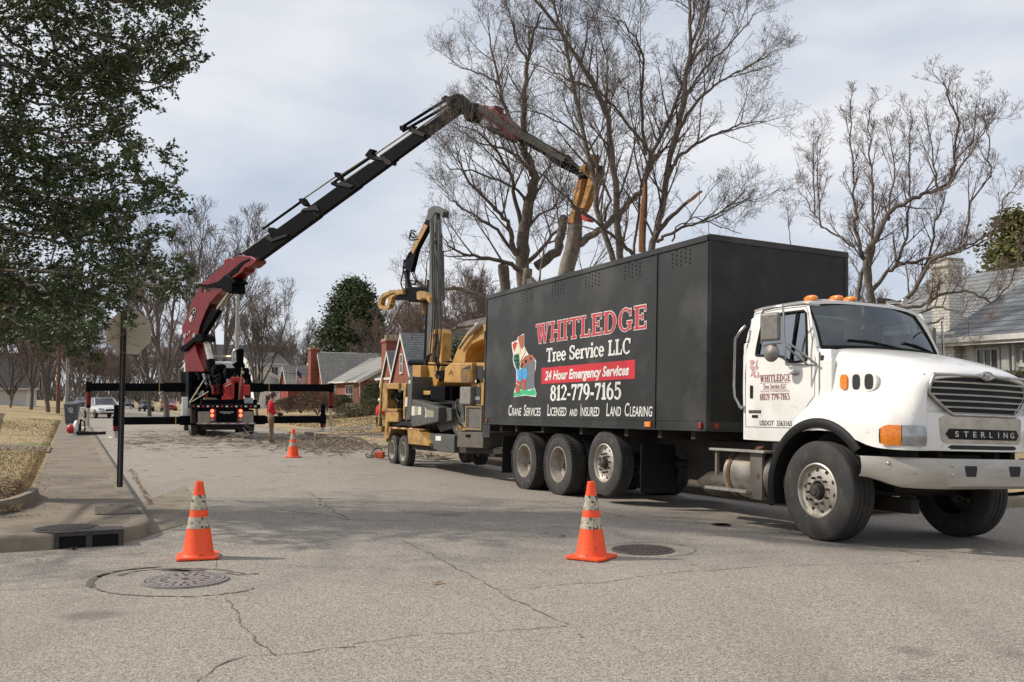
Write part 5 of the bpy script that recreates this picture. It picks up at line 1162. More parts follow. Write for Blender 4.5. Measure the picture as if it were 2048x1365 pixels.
# crane column, booms (in the vertical plane of the boom)
Bc = W(395, 760, 43.5); Tc = W(925, 205, 32.0); hd = Vector((Tc.x - Bc.x, Tc.y - Bc.y, 0)).normalized(); nc = Vector((hd.y, -hd.x, 0))
if nc.y > 0: nc = -nc
def PC(px, py): r = ray(px, py); k = (Bc - O0).dot(nc) / r.dot(nc); return O0 + r * k
def kc(name, m, parent, items, f, bevel=.02, smooth=0):
    if len(items) > 1:
        os_ = [kc(name, m, parent, [it], f, bevel, smooth) for it in items]; return os_[0]
    g = MB()
    for pts, hw in items: g.ext([PC(*f(*p)) + nc * hw for p in pts], -nc * 2 * hw)
    return g.build(name, m, parent, world=True, bevel=bevel, smooth=smooth)
z8 = lambda x, y: (240 + .1953 * x, 440 + .1953 * y)
z5 = lambda x, y: (340 + .3517 * x, 160 + .3516 * y)
z9 = lambda x, y: (880 + .293 * x, 160 + .293 * y)
kc('pedestal', M_blackm, CT, [([(150,850),(300,850),(330,900),(330,1080),(150,1080)], .45)], z1, .03)
kc('crane_column', M_red, CT, [([(148,852),(140,700),(134,650),(138,600),(215,600),(235,700),(262,770),(290,835),(290,852)], .22)], z1, .03)
bo = kc('inner_boom', M_red, CT, [([(120,560),(117,515),(135,480),(165,410),(200,310),(245,215),(262,195),(425,215),(430,235),(395,262),(330,335),(300,395),(258,500),(242,560),(235,640),(140,655),(128,600)], .2)], z1, .03)
kc('boom_edge_trim', mat('dark_boom_edge', (.10,.006,.008), rough=.4), bo, [([(330,335),(300,395),(258,500),(242,560),(235,640),(222,640),(232,555),(248,495),(290,390),(322,325)], .205)], z1, 0)
c = PC(*z1(203, 420)) + nc * .215; up = Vector((0, 0, 1)); al = (PC(*z1(232, 365)) - PC(*z1(180, 478))).normalized(); ac = nc.cross(al); 
if ac.x < 0: ac = -ac
def oval(ra, rb, e, n=32): return [c + nc * e + al * (ra * cos(2*pi*i/n)) + ac * (rb * sin(2*pi*i/n)) for i in range(n)]
g = MB(); g.poly(oval(.37, .21, .004), 0); g.poly(oval(.345, .19, .008), 1)
text_mb(g, 'BIK', .17, lambda X, Y: c + nc * .012 + al * (X - .31) + ac * (-Y + .085), off=.04, width=.33, m=0)
text_mb(g, 'GR', .13, lambda X, Y: c + nc * .012 + al * (X + .06) + ac * (-Y + .06), off=.03, width=.2, m=2)
g.build('boom_badge', [M_wtext, M_blackm, mat('badge_grey', (.4,.4,.4), rough=.5)], bo, world=True)
g = MB()
for x, y, r in ((215,575,.10), (145,580,.11), (167,568,.05), (245,602,.09), (150,682,.09), (183,550,.06), (303,240,.04)):
    p = PC(*z1(x, y)) + nc * .21; g.cyl(p - nc * .05, p + nc * .03, r, n=16)
g.build('pivot_pin', M_gal, bo, world=True, smooth=50)
kc('link_arm', M_blackm, CT, [([(125,660),(155,650),(230,590),(260,560),(290,580),(300,610),(275,625),(235,625),(165,690),(140,700),(125,685)], .34), ([(250,520),(270,480),(345,365),(382,385),(330,470),(275,560),(262,565)], .12)], z1, .02)
g = MB(); g.cyl(PC(*z1(365, 372)), PC(*z1(455, 245)), .085, n=12); g.cyl(PC(*z1(275, 620)), PC(*z1(308, 765)), .14, n=14); g.build('lift_rod', M_alu, CT, world=True, smooth=50)
g = MB(); g.cyl(PC(*z1(306, 760)), PC(*z1(320, 850)), .2, n=14); g.cyl(PC(*z1(262, 530)), PC(*z1(362, 378)), .13, n=12); g.build('lift_cylinder', M_blackm, CT, world=True, smooth=50)
kc('boom_joint', M_blackm, CT, [([(1070,690),(1100,620),(1140,570),(1200,590),(1245,640),(1240,665),(1215,650),(1215,740),(1190,762),(1150,745),(1100,710)], .34)], z8, .03)
ob = kc('outer_boom', M_red, CT, [([(872,668),(1118,468),(1122,412),(1180,394),(1215,404),(1270,368),(1400,382),(1445,412),(1445,442),(1385,490),(1335,498),(1310,540),(1225,600),(1110,640),(1060,690),(900,695)], .27)], z8, .03)
kc('hose_guide', M_blackm, ob, [([(840,680),(870,660),(950,670),(1060,640),(1180,545),(1300,440),(1385,405),(1390,425),(1330,450),(1260,540),(1180,600),(1060,690),(940,700)], .30)], z8, .01)
kc('ram_sleeve', M_black, ob, [([(883,605),(1110,430),(1225,345),(1240,370),(1120,455),(895,628)], .08)], z8, .01)
# telescoping sections, each one smaller than the last
secs = []
Ta, Tb, Ba, Bb = (420, 992), (1650, 112), (515, 1032), (1668, 192)
bb = None; cuts = [0, .30, .50, .68, .84, 1.0]
for k in range(5):
    t0, t1 = cuts[k] - (.03 if k else 0), cuts[k + 1]; e = 1 - k * .045
    def L2(A_, B_, t): return (A_[0] + (B_[0] - A_[0]) * t, A_[1] + (B_[1] - A_[1]) * t)
    def shr(p, q, f_): return (p[0] + (q[0] - p[0]) * f_, p[1] + (q[1] - p[1]) * f_)
    f_ = .03 * k if k < 4 else .11
    a, b, c_, d = L2(Ta, Tb, t0), L2(Ta, Tb, t1), L2(Ba, Bb, t1), L2(Ba, Bb, t0)
    o = kc('boom_section', M_blackm, CT, [([shr(a, d, f_), shr(b, c_, f_), shr(c_, b, f_), shr(d, a, f_)], .11 - .010 * k)], z5, .02)
    if bb is None: bb = o
kc('boom_collar', M_black, bb, [([(560,905),(575,880),(600,905),(690,880),(680,895),(592,925)], .165), ([(775,735),(850,715),(868,750),(840,745),(760,750)], .16), ([(960,600),(990,580),(1060,605),(1040,618)], .15), ([(1160,450),(1230,440),(1275,470),(1268,488),(1240,482),(1230,465)], .145), ([(1375,300),(1395,280),(1465,312),(1455,328)], .13)], z5, .005)
for nm, m, its, r in (('ram_cylinder', M_blackm, [((205,1145),(405,990)),((530,848),(762,682)),((922,590),(1155,432)),((1315,272),(1588,102)),((1325,292),(1600,135))], .055), ('ram_rod', M_chrome, [((400,992),(560,878)),((560,900),(770,742)),((760,676),(950,545)),((965,545),(1140,432)),((1165,425),(1385,275)),((1195,432),(1385,300)),((985,580),(1135,475)),((1400,285),(1590,150)),((420,1005),(600,880))], .035)):
    g = MB()
    for a, b in its: g = MB(); g.cyl(PC(*z5(*a)), PC(*z5(*b)), r, n=10); g.build(nm, m, CT, world=True, smooth=50)
kc('ram_bracket', M_blackm, CT, [([(570,845),(590,842),(602,862),(595,895),(570,870)], .12), ([(745,678),(765,676),(788,712),(775,722),(748,695)], .12), ([(945,528),(962,528),(968,548),(992,572),(985,582),(950,550)], .12), ([(925,585),(945,582),(968,608),(960,615),(925,598)], .1), ([(1120,432),(1150,395),(1165,400),(1162,430),(1190,440),(1180,455),(1145,455)], .12), ([(1370,268),(1392,262),(1396,290),(1380,302),(1368,290)], .12), ([(1315,265),(1340,262),(1342,285),(1318,290)], .1), ([(1565,105),(1580,92),(1595,105),(1612,98),(1640,120),(1590,140)], .14)], z5, .01)
kc('boom_knuckle', M_blackm, CT, [([(100,130),(140,112),(165,135),(235,172),(285,168),(300,200),(275,235),(245,275),(225,298),(205,285),(195,255),(172,235),(160,215),(100,190)], .26)], z9, .02)
g = MB()
for r_, o_ in ((.06, 0), (.05, .12)): g.tube([PC(*z9(x, y)) + nc * (o_) for x, y in ((85,140),(110,112),(150,110),(185,140),(215,178),(270,190))], r_, 6)
g.tube([PC(*z5(x, y)) + nc * .1 for x, y in ((1560,110),(1600,125),(1650,105))], .05, 6); g.build('knuckle_hose', M_black, CT, world=True, smooth=60)
g = MB(); g.cyl(PC(*z9(215, 285)), PC(*z9(340, 332)), .05, n=10); g.build('jib_rod', M_chrome, CT, world=True, smooth=50)
g = MB(); g.cyl(PC(*z9(335, 330)), PC(*z9(520, 415)), .10, n=12); g.build('jib_cylinder', M_blackm, CT, world=True, smooth=50)
jb = kc('jib', M_red, CT, [([(272,178),(330,178),(350,195),(385,205),(400,180),(412,188),(408,215),(470,265),(552,340),(545,425),(470,400),(440,350),(385,300),(345,290),(330,250),(280,225)], .2)], z9, .02)
kc('jib_section', M_blackm, jb, [([(545,340),(620,375),(700,425),(720,500),(690,500),(560,425)], .17), ([(700,425),(800,480),(880,520),(890,590),(830,600),(700,500)], .15), ([(880,530),(985,640),(978,672),(830,600)], .12)], z9, .015)
g = MB()
for k in range(4): g.tube([PC(*z9(x, y)) + nc * (.2 + .03 * k) for x, y in ((300,185 + 8 * k),(420,250 + 14 * k),(560,350 + 14 * k),(720,440 + 12 * k),(880,545 + 8 * k))], .025, 5)
g.build('jib_hose', M_grey, jb, world=True)
cw = kc('timber_grapple', mat('grapple_yellow', (.50,.24,.035), (.22,.10,.02), 6, .5), CT, [([(1025,512),(1048,510),(1062,560),(1058,585),(1035,600),(1015,590)], .12), ([(975,590),(1010,588),(1012,640),(985,700),(975,780),(950,880),(930,985),(893,980),(905,930),(925,860),(932,770),(958,690)], .15), ([(1060,585),(1096,592),(1098,640),(1075,690),(1045,770),(1020,850),(990,905),(960,900),(985,850),(1010,760),(1030,680),(1045,640)], .15)], z9, .02)
kc('grapple_motor', M_blackm, cw, [([(1062,578),(1095,582),(1103,600),(1100,650),(1090,660),(1085,610),(1060,600)], .17), ([(960,640),(1000,630),(1010,670),(970,690)], .17)], z9, .02)
kc('grapple_saw', M_redp, cw, [([(985,925),(1020,930),(1035,960),(1020,972),(990,960)], .16), ([(885,955),(900,950),(898,985),(888,990)], .13)], z9, .01)
# ---------------------------------------------------------------- cones, sign, bin, tools
def cone(px, py, rz, label, flip=0):
    p = PG(px, py); t = thing('traffic_cone', label, 'traffic cone', at(p, rz), 'orange traffic cones')
    def r(z): return .145 + (.034 - .145) * (z - .03) / .68
    g = MB()
    g.lathe([(.158, .028), (.150, .034), (r(.045) + .004, .048), (r(.06), .06), (r(.28), .28), (r(.385), .385), (r(.45), .45), (r(.71), .71), (r(.71) - .008, .714), (r(.71) - .012, .69)], (0,0,0), (0,0,1), 36); g.build('cone_body', M_orange, t, smooth=40)
    for a, b in ((.28, .385), (.45, .585)):
        g = MB(); g.lathe([(r(a) + .002, a), (r(b) + .002, b)], (0,0,0), (0,0,1), 36); g.build('reflective_band', M_conew, t, smooth=40)
    g = MB(); s = .19; q = [(-s+.03,-s),(s-.03,-s),(s,-s+.03),(s,s-.03),(s-.03,s),(-s+.03,s),(-s,s-.03),(-s,-s+.03)]; g.ext([Vector((x, y, .008)) for x, y in q], (0, 0, .022))
    for x, y in ((-.13,-.15),(.13,-.15),(.13,.15),(-.13,.15),(0,-.16)): g.box(x-.02, x+.02, y-.02, y+.02, .0, .009)
    g.build('base', M_orange, t, bevel=.004)
cone(396, 1116, .30, 'orange cone with peeling white bands beside the slotted manhole cover')
cone(1183, 1117, -.55, 'orange cone with dirt stained bands in front of the box truck wheels')
cone(586, 915, .1, 'small distant orange cone between the man in red and the chipper')
# stop sign seen from behind
p = O0 + ray(238, 975) * ((.15 - EYE) / ray(238, 975).z); t = thing('stop_sign', 'back of an octagonal stop sign on a perforated dark post under the evergreen leaves', 'street sign', at(p, R_(4)))
g = MB(); g.box(-.027, .027, -.0, .004, -.05, 2.66); g.box(-.027, -.022, 0, .032, -.05, 2.66); g.box(.022, .027, 0, .032, -.05, 2.66); g.box(-.045, -.027, .028, .032, -.05, 2.66); g.box(.027, .045, .028, .032, -.05, 2.66); g.build('post', mat('post_green_black', (.022,.02,.016), (.035,.03,.025), 5, .6), t)
g = MB()
for i in range(104): g.disc((0, -.0015, .03 + i * .0254), (0, -1, 0), .0055, 8)
g.build('post_holes', M_gal, t)
rot = Matrix.Rotation(.0, 4, 'Y'); R8 = .33 / cos(R_(22.5)); cz = 2.33; g = MB()
g.ext([Vector((.075 + R8 * cos(R_(22.5 + 45 * i)), .036, cz + R8 * sin(R_(22.5 + 45 * i)))) for i in range(8)], (0, .004, 0)); sg = g.build('sign_plate', mat('sign_back', (.66,.60,.48), (.54,.49,.39), 1.5, .5, .2), t)
g = MB(); g.box(.27, .36, .034, .0355, 2.43, 2.47); g.build('sticker', M_wtext, sg)
g = MB(); text_mb(g, 'hr', .05, lambda X, Y: Vector((.275 + X, .0335, 2.445 + Y)), off=.02); g.build('sticker_lettering', M_redl, sg)
sg.location = (0, 0, 0)
for ch in (sg,): ch.location.x = 0
# wheelie bin
t = thing('wheelie_bin', 'grey wheelie bin with round white emblem standing on the left pavement', 'rubbish bin', at(O0 + ray(143, 850) * ((.15 - EYE) / ray(143, 850).z), R_(15)))
g = MB(); M_bin = mat('bin_grey', (.085,.095,.11), (.065,.075,.085), 4, .6)
g.add([Vector(p) for p in ((-.24,-.25,.06),(.24,-.25,.06),(.24,.22,.06),(-.24,.22,.06),(-.31,-.34,.98),(.31,-.34,.98),(.31,.36,.98),(-.31,.36,.98))], [(0,3,2,1),(4,5,6,7),(0,1,5,4),(1,2,6,5),(2,3,7,6),(3,0,4,7)]); g.box(-.33,.33,-.36,.38,.93,.99); g.build('bin_body', M_bin, t, bevel=.02)
g = MB(); g.add([Vector(p) for p in ((-.33,-.38,1.0),(.33,-.38,1.0),(.36,.42,1.0),(-.36,.42,1.0),(-.28,-.30,1.08),(.28,-.30,1.08),(.30,.30,1.10),(-.30,.30,1.10))], [(0,3,2,1),(4,5,6,7),(0,1,5,4),(1,2,6,5),(2,3,7,6),(3,0,4,7)]); g.build('lid', M_bin, t, bevel=.02)
for s in (-1, 1): g = MB(); g.cyl((s * .22 - .03, .20, .13), (s * .22 + .03, .20, .13), .13, n=18); g.build('wheel', M_rubber, t, smooth=40)
g = MB(); c = Vector((0, -.335, .74)); n_ = Vector((0, -1, -.1)).normalized(); g.lathe([(.085, 0), (.11, 0), (.11, .004), (.085, .004)], c, n_, 24); g.box(-.05, -.03, -.345, -.335, .70, .78); g.box(-.005, .015, -.345, -.335, .69, .79); g.box(.035, .055, -.345, -.335, .70, .78); g.box(-.02, .12, -.325, -.31, .50, .53, None, Matrix.Translation((0, 0, .1)) ); g.build('bin_emblem', M_wtext, t)
# second bin / post shape behind it is a mail post
# backpack blower on the pavement
p = O0 + ray(152, 872) * ((.15 - EYE) / ray(152, 872).z); t = thing('leaf_blower', 'orange and white backpack leaf blower lying on the pavement below the bin', 'leaf blower', at(p, R_(25)))
g = MB(); g.ball((-.18, 0, .24), .17, 14, sc=(.8, 1, 1)); g.build('engine', M_redp, t, smooth=60)
g = MB(); g.ball((0, 0, .28), .18, 14, sc=(.6, 1, 1.5)); g.box(-.2, .1, -.15, .15, .0, .06); g.build('fan_housing', M_wtext, t, smooth=60, bevel=.01)
g = MB(); g.box(.10, .16, -.16, .16, .02, .58); g.tube([(.14, -.1, .55), (.26, -.1, .5), (.28, -.1, .2), (.16, -.1, .08)], .03, 6); g.build('harness', M_black, t, bevel=.02)
g = MB(); g.tube([(-.05, .05, .12), (.12, -.2, .10), (.4, -.25, .09), (.7, -.15, .08), (.95, -.1, .09)], [.07, .075, .065, .05, .06], 10); g.build('blower_tube', M_black, t, smooth=60)
# chainsaw lying by the trailer wheels
t = thing('chainsaw', 'orange chainsaw lying on the road beside the trailer wheels', 'chainsaw', at(PG(755, 919), R_(-15)))
g = MB(); g.box(-.05, .20, -.08, .08, .03, .22); g.build('engine_case', mat('saw_orange', (.60,.09,.03), rough=.5), t, bevel=.03, seg=3)
g = MB(); g.box(-.28, -.06, -.07, .07, .04, .17); g.build('handle_housing', M_rimg, t, bevel=.03)
g = MB(); g.tube([(-.12, -.1, .05), (-.12, -.12, .2), (-.05, 0, .31), (.08, .08, .30), (.1, .1, .1)], .015, 6); g.tube([(-.28, 0, .16), (-.36, 0, .12), (-.32, 0, .05), (-.22, 0, .04)], .018, 6); g.build('handle', M_black, t, smooth=60)
g = MB(); g.box(.2, .62, -.006, .006, .07, .13); g.build('guide_bar', M_gal, t)
# timber pads under the right jacks
M_tim = mat('old_timber', (.22,.15,.085), (.13,.09,.055), 6, .85)
q = W(653, 866, 37.2)
for i, (px, py, d, w_, rz, lb) in enumerate(((655, 880, 37.5, .5, .2, 'large timber pad under the nearer right jack foot'), (702, 866, 40, .75, .35, 'long timber plank lying right of the jack feet'))):
    p = PG(px, py); t = thing('timber_pad', lb, 'timber', at(p, rz), None)
    g = MB()
    for k in range(4): g.box(-w_, w_, -.45 + k * .23, -.25 + k * .23, .0, .13 if i == 0 else .10)
    g.build('planks', M_tim, t, bevel=.01)

# ---------------------------------------------------------------- people
def skin_mesh(name, V_, E_, root, m, parent, sub=2):
    me = bpy.data.meshes.new(name); me.from_pydata([v[0] for v in V_], E_, []); o = bpy.data.objects.new(name, me); COL.objects.link(o)
    if parent: o.parent = parent
    md = o.modifiers.new('skin', 'SKIN'); md.use_smooth_shade = True
    sk = me.skin_vertices[0].data if me.skin_vertices else None
    if sk is None:
        bpy.context.view_layer.objects.active = o; sk = me.skin_vertices[0].data
    for i, v in enumerate(V_): sk[i].radius = v[1] if isinstance(v[1], tuple) else (v[1], v[1])
    sk[root].use_root = True
    s = o.modifiers.new('sub', 'SUBSURF'); s.levels = s.render_levels = sub
    me.materials.append(m); return o
def person(M, label, shirt, trous, helmet, arms, legs, head=(.05, 0, 1.60), lean=0):
    body = None
    Vb = [((0,0,.95),.12),((0,0,1.12),.125),((lean*.6,0,1.30),.14),((lean,0,1.44),.075),((lean+.02,0,1.50),.052),((head[0]-.01,0,1.57),.082),((head[0],0,1.66),.09),((head[0]+.005,0,1.74),.07)]
    Eb = [(0,1),(1,2),(2,3),(3,4),(4,5),(5,6),(6,7)]
    def add(p, r, par): Vb.append((p, r)); Eb.append((par, len(Vb) - 1)); return len(Vb) - 1
    for s, (el, wr) in zip((1, -1), arms):
        a = add((lean, s * .17, 1.40), .062, 2); a = add(el, .045, a); a = add(wr, .030, a)
        d = (Vector(wr) - Vector(el)).normalized(); h = Vector(wr) + d * .07; a = add(tuple(h), (.022, .038), a)
        sd = Vector((0, s, 0))
        for k, (of, ln) in enumerate(((-.03, .085), (-.01, .095), (.01, .09), (.028, .07))):
            b = h + Vector((0, 0, 1)) * of + d * .02; c1 = b + d * ln * .5; c2 = c1 + d * ln * .3 - sd * ln * .35
            i = add(tuple(b), .010, a); i = add(tuple(c1), .009, i); add(tuple(c2), .008, i)
        b = Vector(wr) + d * .03 - sd * .03; i = add(tuple(b), .012, a); add(tuple(b + d * .05 - sd * .015), .009, i)
    for s, (kn, an) in zip((1, -1), legs):
        a = add((0, s * .09, .90), .092, 0); a = add(kn, .060, a); a = add(an, .042, a); add((an[0] + .14, an[1], .035), .035, a)
    p = skin_mesh('person', Vb, Eb, 0, M_skin, None); p.matrix_world = M; tag(p, label, 'person')
    g = MB(); hx, hz = head[0], head[2] + .02                     # face: nose, brows, ears
    g.ball((hx + .10, 0, hz + .03), .022, 8, sc=(1.1, .7, 1.2)); g.ball((hx, .092, hz + .03), .024, 8, sc=(.7, .4, 1.2)); g.ball((hx, -.092, hz + .03), .024, 8, sc=(.7, .4, 1.2)); g.build('face', M_skin, p, smooth=180)
    g = MB()
    for s in (1, -1): g.ball((hx + .088, s * .032, hz + .055), .011, 8)
    g.box(hx + .092, hx + .098, -.022, .022, hz - .03, hz - .024); g.build('eyes', M_dark, p, smooth=180)
    S = [((0,0,.93),(.155,.135)),((0,0,1.08),(.155,.14)),((lean*.6,0,1.28),(.175,.15)),((lean,0,1.42),(.10,.10)),((lean+.01,0,1.475),.07)]; E = [(0,1),(1,2),(2,3),(3,4)]
    for s, (el, wr) in zip((1, -1), arms):
        n = len(S); S += [((lean, s * .17, 1.39), .085), (el, .068), (tuple(Vector(el).lerp(Vector(wr), .93)), .047)]; E += [(2, n), (n, n+1), (n+1, n+2)]
    skin_mesh('sweatshirt', S, E, 0, shirt, p)
    S = [((0,0,.97),(.145,.125)),((0,0,.90),(.15,.13))]; E = [(0,1)]
    for s, (kn, an) in zip((1, -1), legs):
        n = len(S); S += [((.005, s * .095, .82), .112), (kn, .082), ((an[0], an[1], .14), .068)]; E += [(1, n), (n, n+1), (n+1, n+2)]
    skin_mesh('trousers', S, E, 0, trous, p)
    for s, (kn, an) in zip((1, -1), legs):
        S = [((an[0], an[1], .16), .06), ((an[0] - .01, an[1], .06), .058), ((an[0] + .15, an[1], .045), (.045, .05))]; skin_mesh('boot', S, [(0,1),(1,2)], 1, mat('boot_leather', (.10,.055,.03), rough=.7), p)
    g = MB(); g.lathe([(.0, .145), (.07, .13), (.115, .08), (.13, .01), (.132, -.02), (.126, -.02), (.12, .0)], (hx - .01, 0, hz + .065), (-.08, 0, 1), 20)
    g.ext([Vector((hx + .08, -.09, hz + .055)), Vector((hx + .17, -.05, hz + .06)), Vector((hx + .17, .05, hz + .06)), Vector((hx + .08, .09, hz + .055))], (0, 0, .015)); hm = g.build('helmet', helmet, p, smooth=50)
    g = MB(); 
    for s in (1, -1): g.ball((hx - .01, s * .12, hz + .02), .045, 10, sc=(.9, .5, 1.2))
    g.ext([Vector((hx + .09, -.11, hz + .12)), Vector((hx + .20, -.09, hz + .16)), Vector((hx + .20, .09, hz + .16)), Vector((hx + .09, .11, hz + .12))], (0, 0, .02)); g.build('ear_guard', M_black, hm, smooth=50)
    return p
pp = PG(541, 887); FA = R_(10)
person(at(pp, FA), 'standing person in red sweatshirt, dark red helmet and tan work trousers behind the small cone', mat('red_sweatshirt', (.55,.012,.02), (.42,.01,.015), 8, .85), mat('tan_work_trousers', (.20,.135,.075), (.14,.09,.05), 7, .9), mat('helmet_dark_red', (.10,.015,.015), (.05,.03,.03), 9, .35),
       [((-.02,.25,1.13),(.22,.13,1.02)), ((-.02,-.25,1.13),(.22,-.13,1.02))], [((.02,.11,.49),(-.06,.10,.09)), ((.03,-.11,.49),(.03,-.12,.09))], head=(.055,0,1.58))
t = thing('remote_control', 'black crane control box held at the waist of the man in red', 'remote control', at(pp, FA))
g = MB(); g.box(.24, .40, -.17, .17, .95, 1.05); g.build('case', M_black, t, bevel=.02)
g = MB()
for y in (-.1, -.04, .04, .1): g.cyl((.30, y, 1.05), (.30, y, 1.10), .008, n=6)
g.tube([(.25, .15, 1.03), (.10, .16, 1.38), (-.06, .10, 1.44), (-.10, 0, 1.36)], .012, 5); g.build('lever', M_black, t)
p2 = PG(757, 874)
person(at(p2, R_(40)), 'person in red top and dark trousers half hidden behind the chipper feed tray', mat('red_top', (.50,.02,.025), rough=.85), mat('dark_trousers', (.02,.02,.022), rough=.9), M_gal,
       [((.05,.25,1.13),(.28,.16,1.0)), ((.05,-.25,1.13),(.28,-.13,1.0))], [((.05,.11,.49),(-.02,.12,.09)), ((.05,-.11,.49),(.02,-.12,.09))], head=(.10,0,1.58), lean=.06)

# ---------------------------------------------------------------- parked cars (local x = forward, towards us)
def car(label, p, rz, paint, L=4.6, Wd=1.8, H=1.42, suv=0, lit=0, name='parked_car', group='cars parked down the street'):
    t = thing(name, label, 'car', at(p, rz), group); k = L / 4.6; hw = Wd / 2; b = .86 + .12 * suv; e = .16 * suv
    g = MB(); st = [(-2.28,.72,.55,.78),(-2.15,.88,.36,.93),(-1.5,.96,.28,1.0),(-.9,1,.24,.99),(0,1,.24,.96),(.8,1,.25,.95),(1.3,.99,.28,.92),(1.9,.93,.28,.84),(2.18,.84,.30,.70),(2.30,.66,.42,.58)]
    rows = []
    for x, wf, zb, zt in st:
        x *= k; w_ = hw * wf; zt += e; rows.append([(x, -w_ * .86, zb), (x, -w_ * .98, zb + .12), (x, -w_, (zb + zt) / 2), (x, -w_ * .97, zt - .10), (x, -w_ * .84, zt - .01), (x, -w_ * .4, zt + .02), (x, 0, zt + .03), (x, w_ * .4, zt + .02), (x, w_ * .84, zt - .01), (x, w_ * .97, zt - .10), (x, w_, (zb + zt) / 2), (x, w_ * .98, zb + .12), (x, w_ * .86, zb)])
    g.grid(rows, close=True); n = 13; N0 = len(g.v); g.add([], []); g.f += [list(range(n)), list(range(N0 - n, N0))[::-1]]; g.m += [0, 0]
    g.build('body', paint, t, smooth=180, sub=1)
    zr = H; zb = .93 + e; xs0, xs1 = (-2.05 if suv else -1.75) * k, 1.05 * k; xr0, xr1 = (-1.85 if suv else -1.0) * k, .22 * k
    g = MB(); q0 = [(xs0, hw*.86, zb), (xs1, hw*.86, zb), (xs1, -hw*.86, zb), (xs0, -hw*.86, zb)]; q1 = [(xr0, hw*.66, zr-.03), (xr1, hw*.66, zr-.03), (xr1, -hw*.66, zr-.03), (xr0, -hw*.66, zr-.03)]
    g.add([Vector(v) for v in q0 + q1], [(0,1,5,4),(1,2,6,5),(2,3,7,6),(3,0,4,7)]); g.build('windows', M_wglass, t)
    g = MB(); rows = []
    for i in range(7):
        x = xr0 + (xr1 - xr0) * i / 6; rows.append([(x, hw * .68 * j / 3, zr - .035 * (abs(j) / 3) ** 3 - .03 * (abs(i - 3) / 3) ** 3) for j in range(-3, 4)])
    g.grid(rows)
    for s in (-1, 1):
        for a, b_ in (((xs1, s*hw*.87, zb), (xr1, s*hw*.675, zr-.03)), ((xs0, s*hw*.87, zb), (xr0, s*hw*.675, zr-.03)), ((-.1*k, s*hw*.87, zb), (-.15*k, s*hw*.675, zr-.03)), ((xr0, s*hw*.675, zr-.03), (xr1, s*hw*.675, zr-.03))): g.tube([a, b_], .035, 5)
    g.build('roof', paint, t, smooth=60)
    for x in (-1.38, 1.42):
        for s in (-1, 1): wheel(t, (x * k, s * (hw - .11), .33 + .04 * suv), s, .33 + .04 * suv, .22, 'alu', .21, n=20, tread=False)
    for s in (-1, 1):
        g = MB(); g.add([Vector((2.12*k, s*hw*.86, .74+e)), Vector((2.27*k, s*hw*.5, .70+e)), Vector((2.30*k, s*hw*.5, .58+e)), Vector((2.16*k, s*hw*.88, .60+e))], [(0,1,2,3)]); g.build('headlight', M_ambl if lit else M_lens, t, solid=.02)
        g = MB(); g.ball((.75*k, s*(hw+.06), 1.0+e), .1, 8, sc=(.5, 1, .7)); g.build('wing_mirror', paint, t, smooth=60)
    g = MB(); g.box(2.27*k, 2.315*k, -.36, .36, .52+e, .66+e); g.build('grille', M_dark, t, bevel=.02)
    g = MB(); g.box(2.22*k, 2.27*k, -.7, .7, .30, .37); g.box(2.315*k, 2.32*k, -.33, .33, .58+e, .59+e); g.build('lower_grille', M_black, t)
    return t
RD = R_(25 - 90)
P_w = mat('car_white', (.72,.72,.70), rough=.25, coat=.6); P_k = mat('car_black', (.02,.022,.03), rough=.2, coat=.6); P_r = mat('car_red', (.33,.015,.03), rough=.25, coat=.7); P_g = mat('car_grey', (.10,.10,.11), rough=.3, coat=.5)
p = PG(205, 836); car('white sedan facing us left of the crane truck outriggers', p, RD + .20, P_w, 4.9, 1.85, 1.47)
p = PG(292, 823); car('black sedan parked beyond the crane truck beside the red car', p, RD - .03, P_k, 4.7, 1.8, 1.42)
p = PG(337, 824); car('dark red crossover with lit lamps parked facing us left of the crane truck', p, RD - .03, P_r, 4.7, 1.86, 1.62, 1, 0)
p = PG(256, 816); car('small dark car farthest down the street beyond the white sedan', p, RD, P_k, 4.5, 1.8, 1.5)
p = PG(163, 818); car('dark grey car far away above the wheelie bin', p, RD, P_g, 4.7, 1.85, 1.55, 1)

# ---------------------------------------------------------------- houses
BR = brick_mat('red_brick', (.29,.068,.040), (.21,.048,.030), (.16,.09,.065), 1, .24, .085, .012)
WB = brick_mat('white_brick', (.70,.68,.62), (.62,.60,.54), (.36,.34,.30), 1, .24, .09, .012)
SH = brick_mat('grey_shingle', (.27,.26,.235), (.22,.215,.20), (.07,.07,.068), 1, .45, .20, .014)
SH2 = brick_mat('blue_grey_shingle', (.20,.21,.215), (.15,.16,.165), (.055,.06,.062), 1, .5, .16, .014)
SHD = brick_mat('dark_shingle', (.055,.055,.058), (.04,.04,.042), (.02,.02,.02), 1, .45, .20, .014)
SHB = brick_mat('brown_shingle', (.12,.10,.085), (.09,.075,.065), (.04,.035,.03), 1, .45, .20, .014)
SDW = brick_mat('white_siding', (.80,.80,.78), (.76,.76,.74), (.45,.45,.44), 1, 40, .18, .012)
SDB = brick_mat('beige_siding', (.36,.33,.25), (.34,.31,.24), (.18,.165,.12), 1, 40, .2, .014)
M_trim = mat('white_trim', (.62,.61,.57), (.52,.51,.47), 5, .6)
def HM(u, v, z=0): return Matrix.Translation(RW(u, v, z)) @ FR
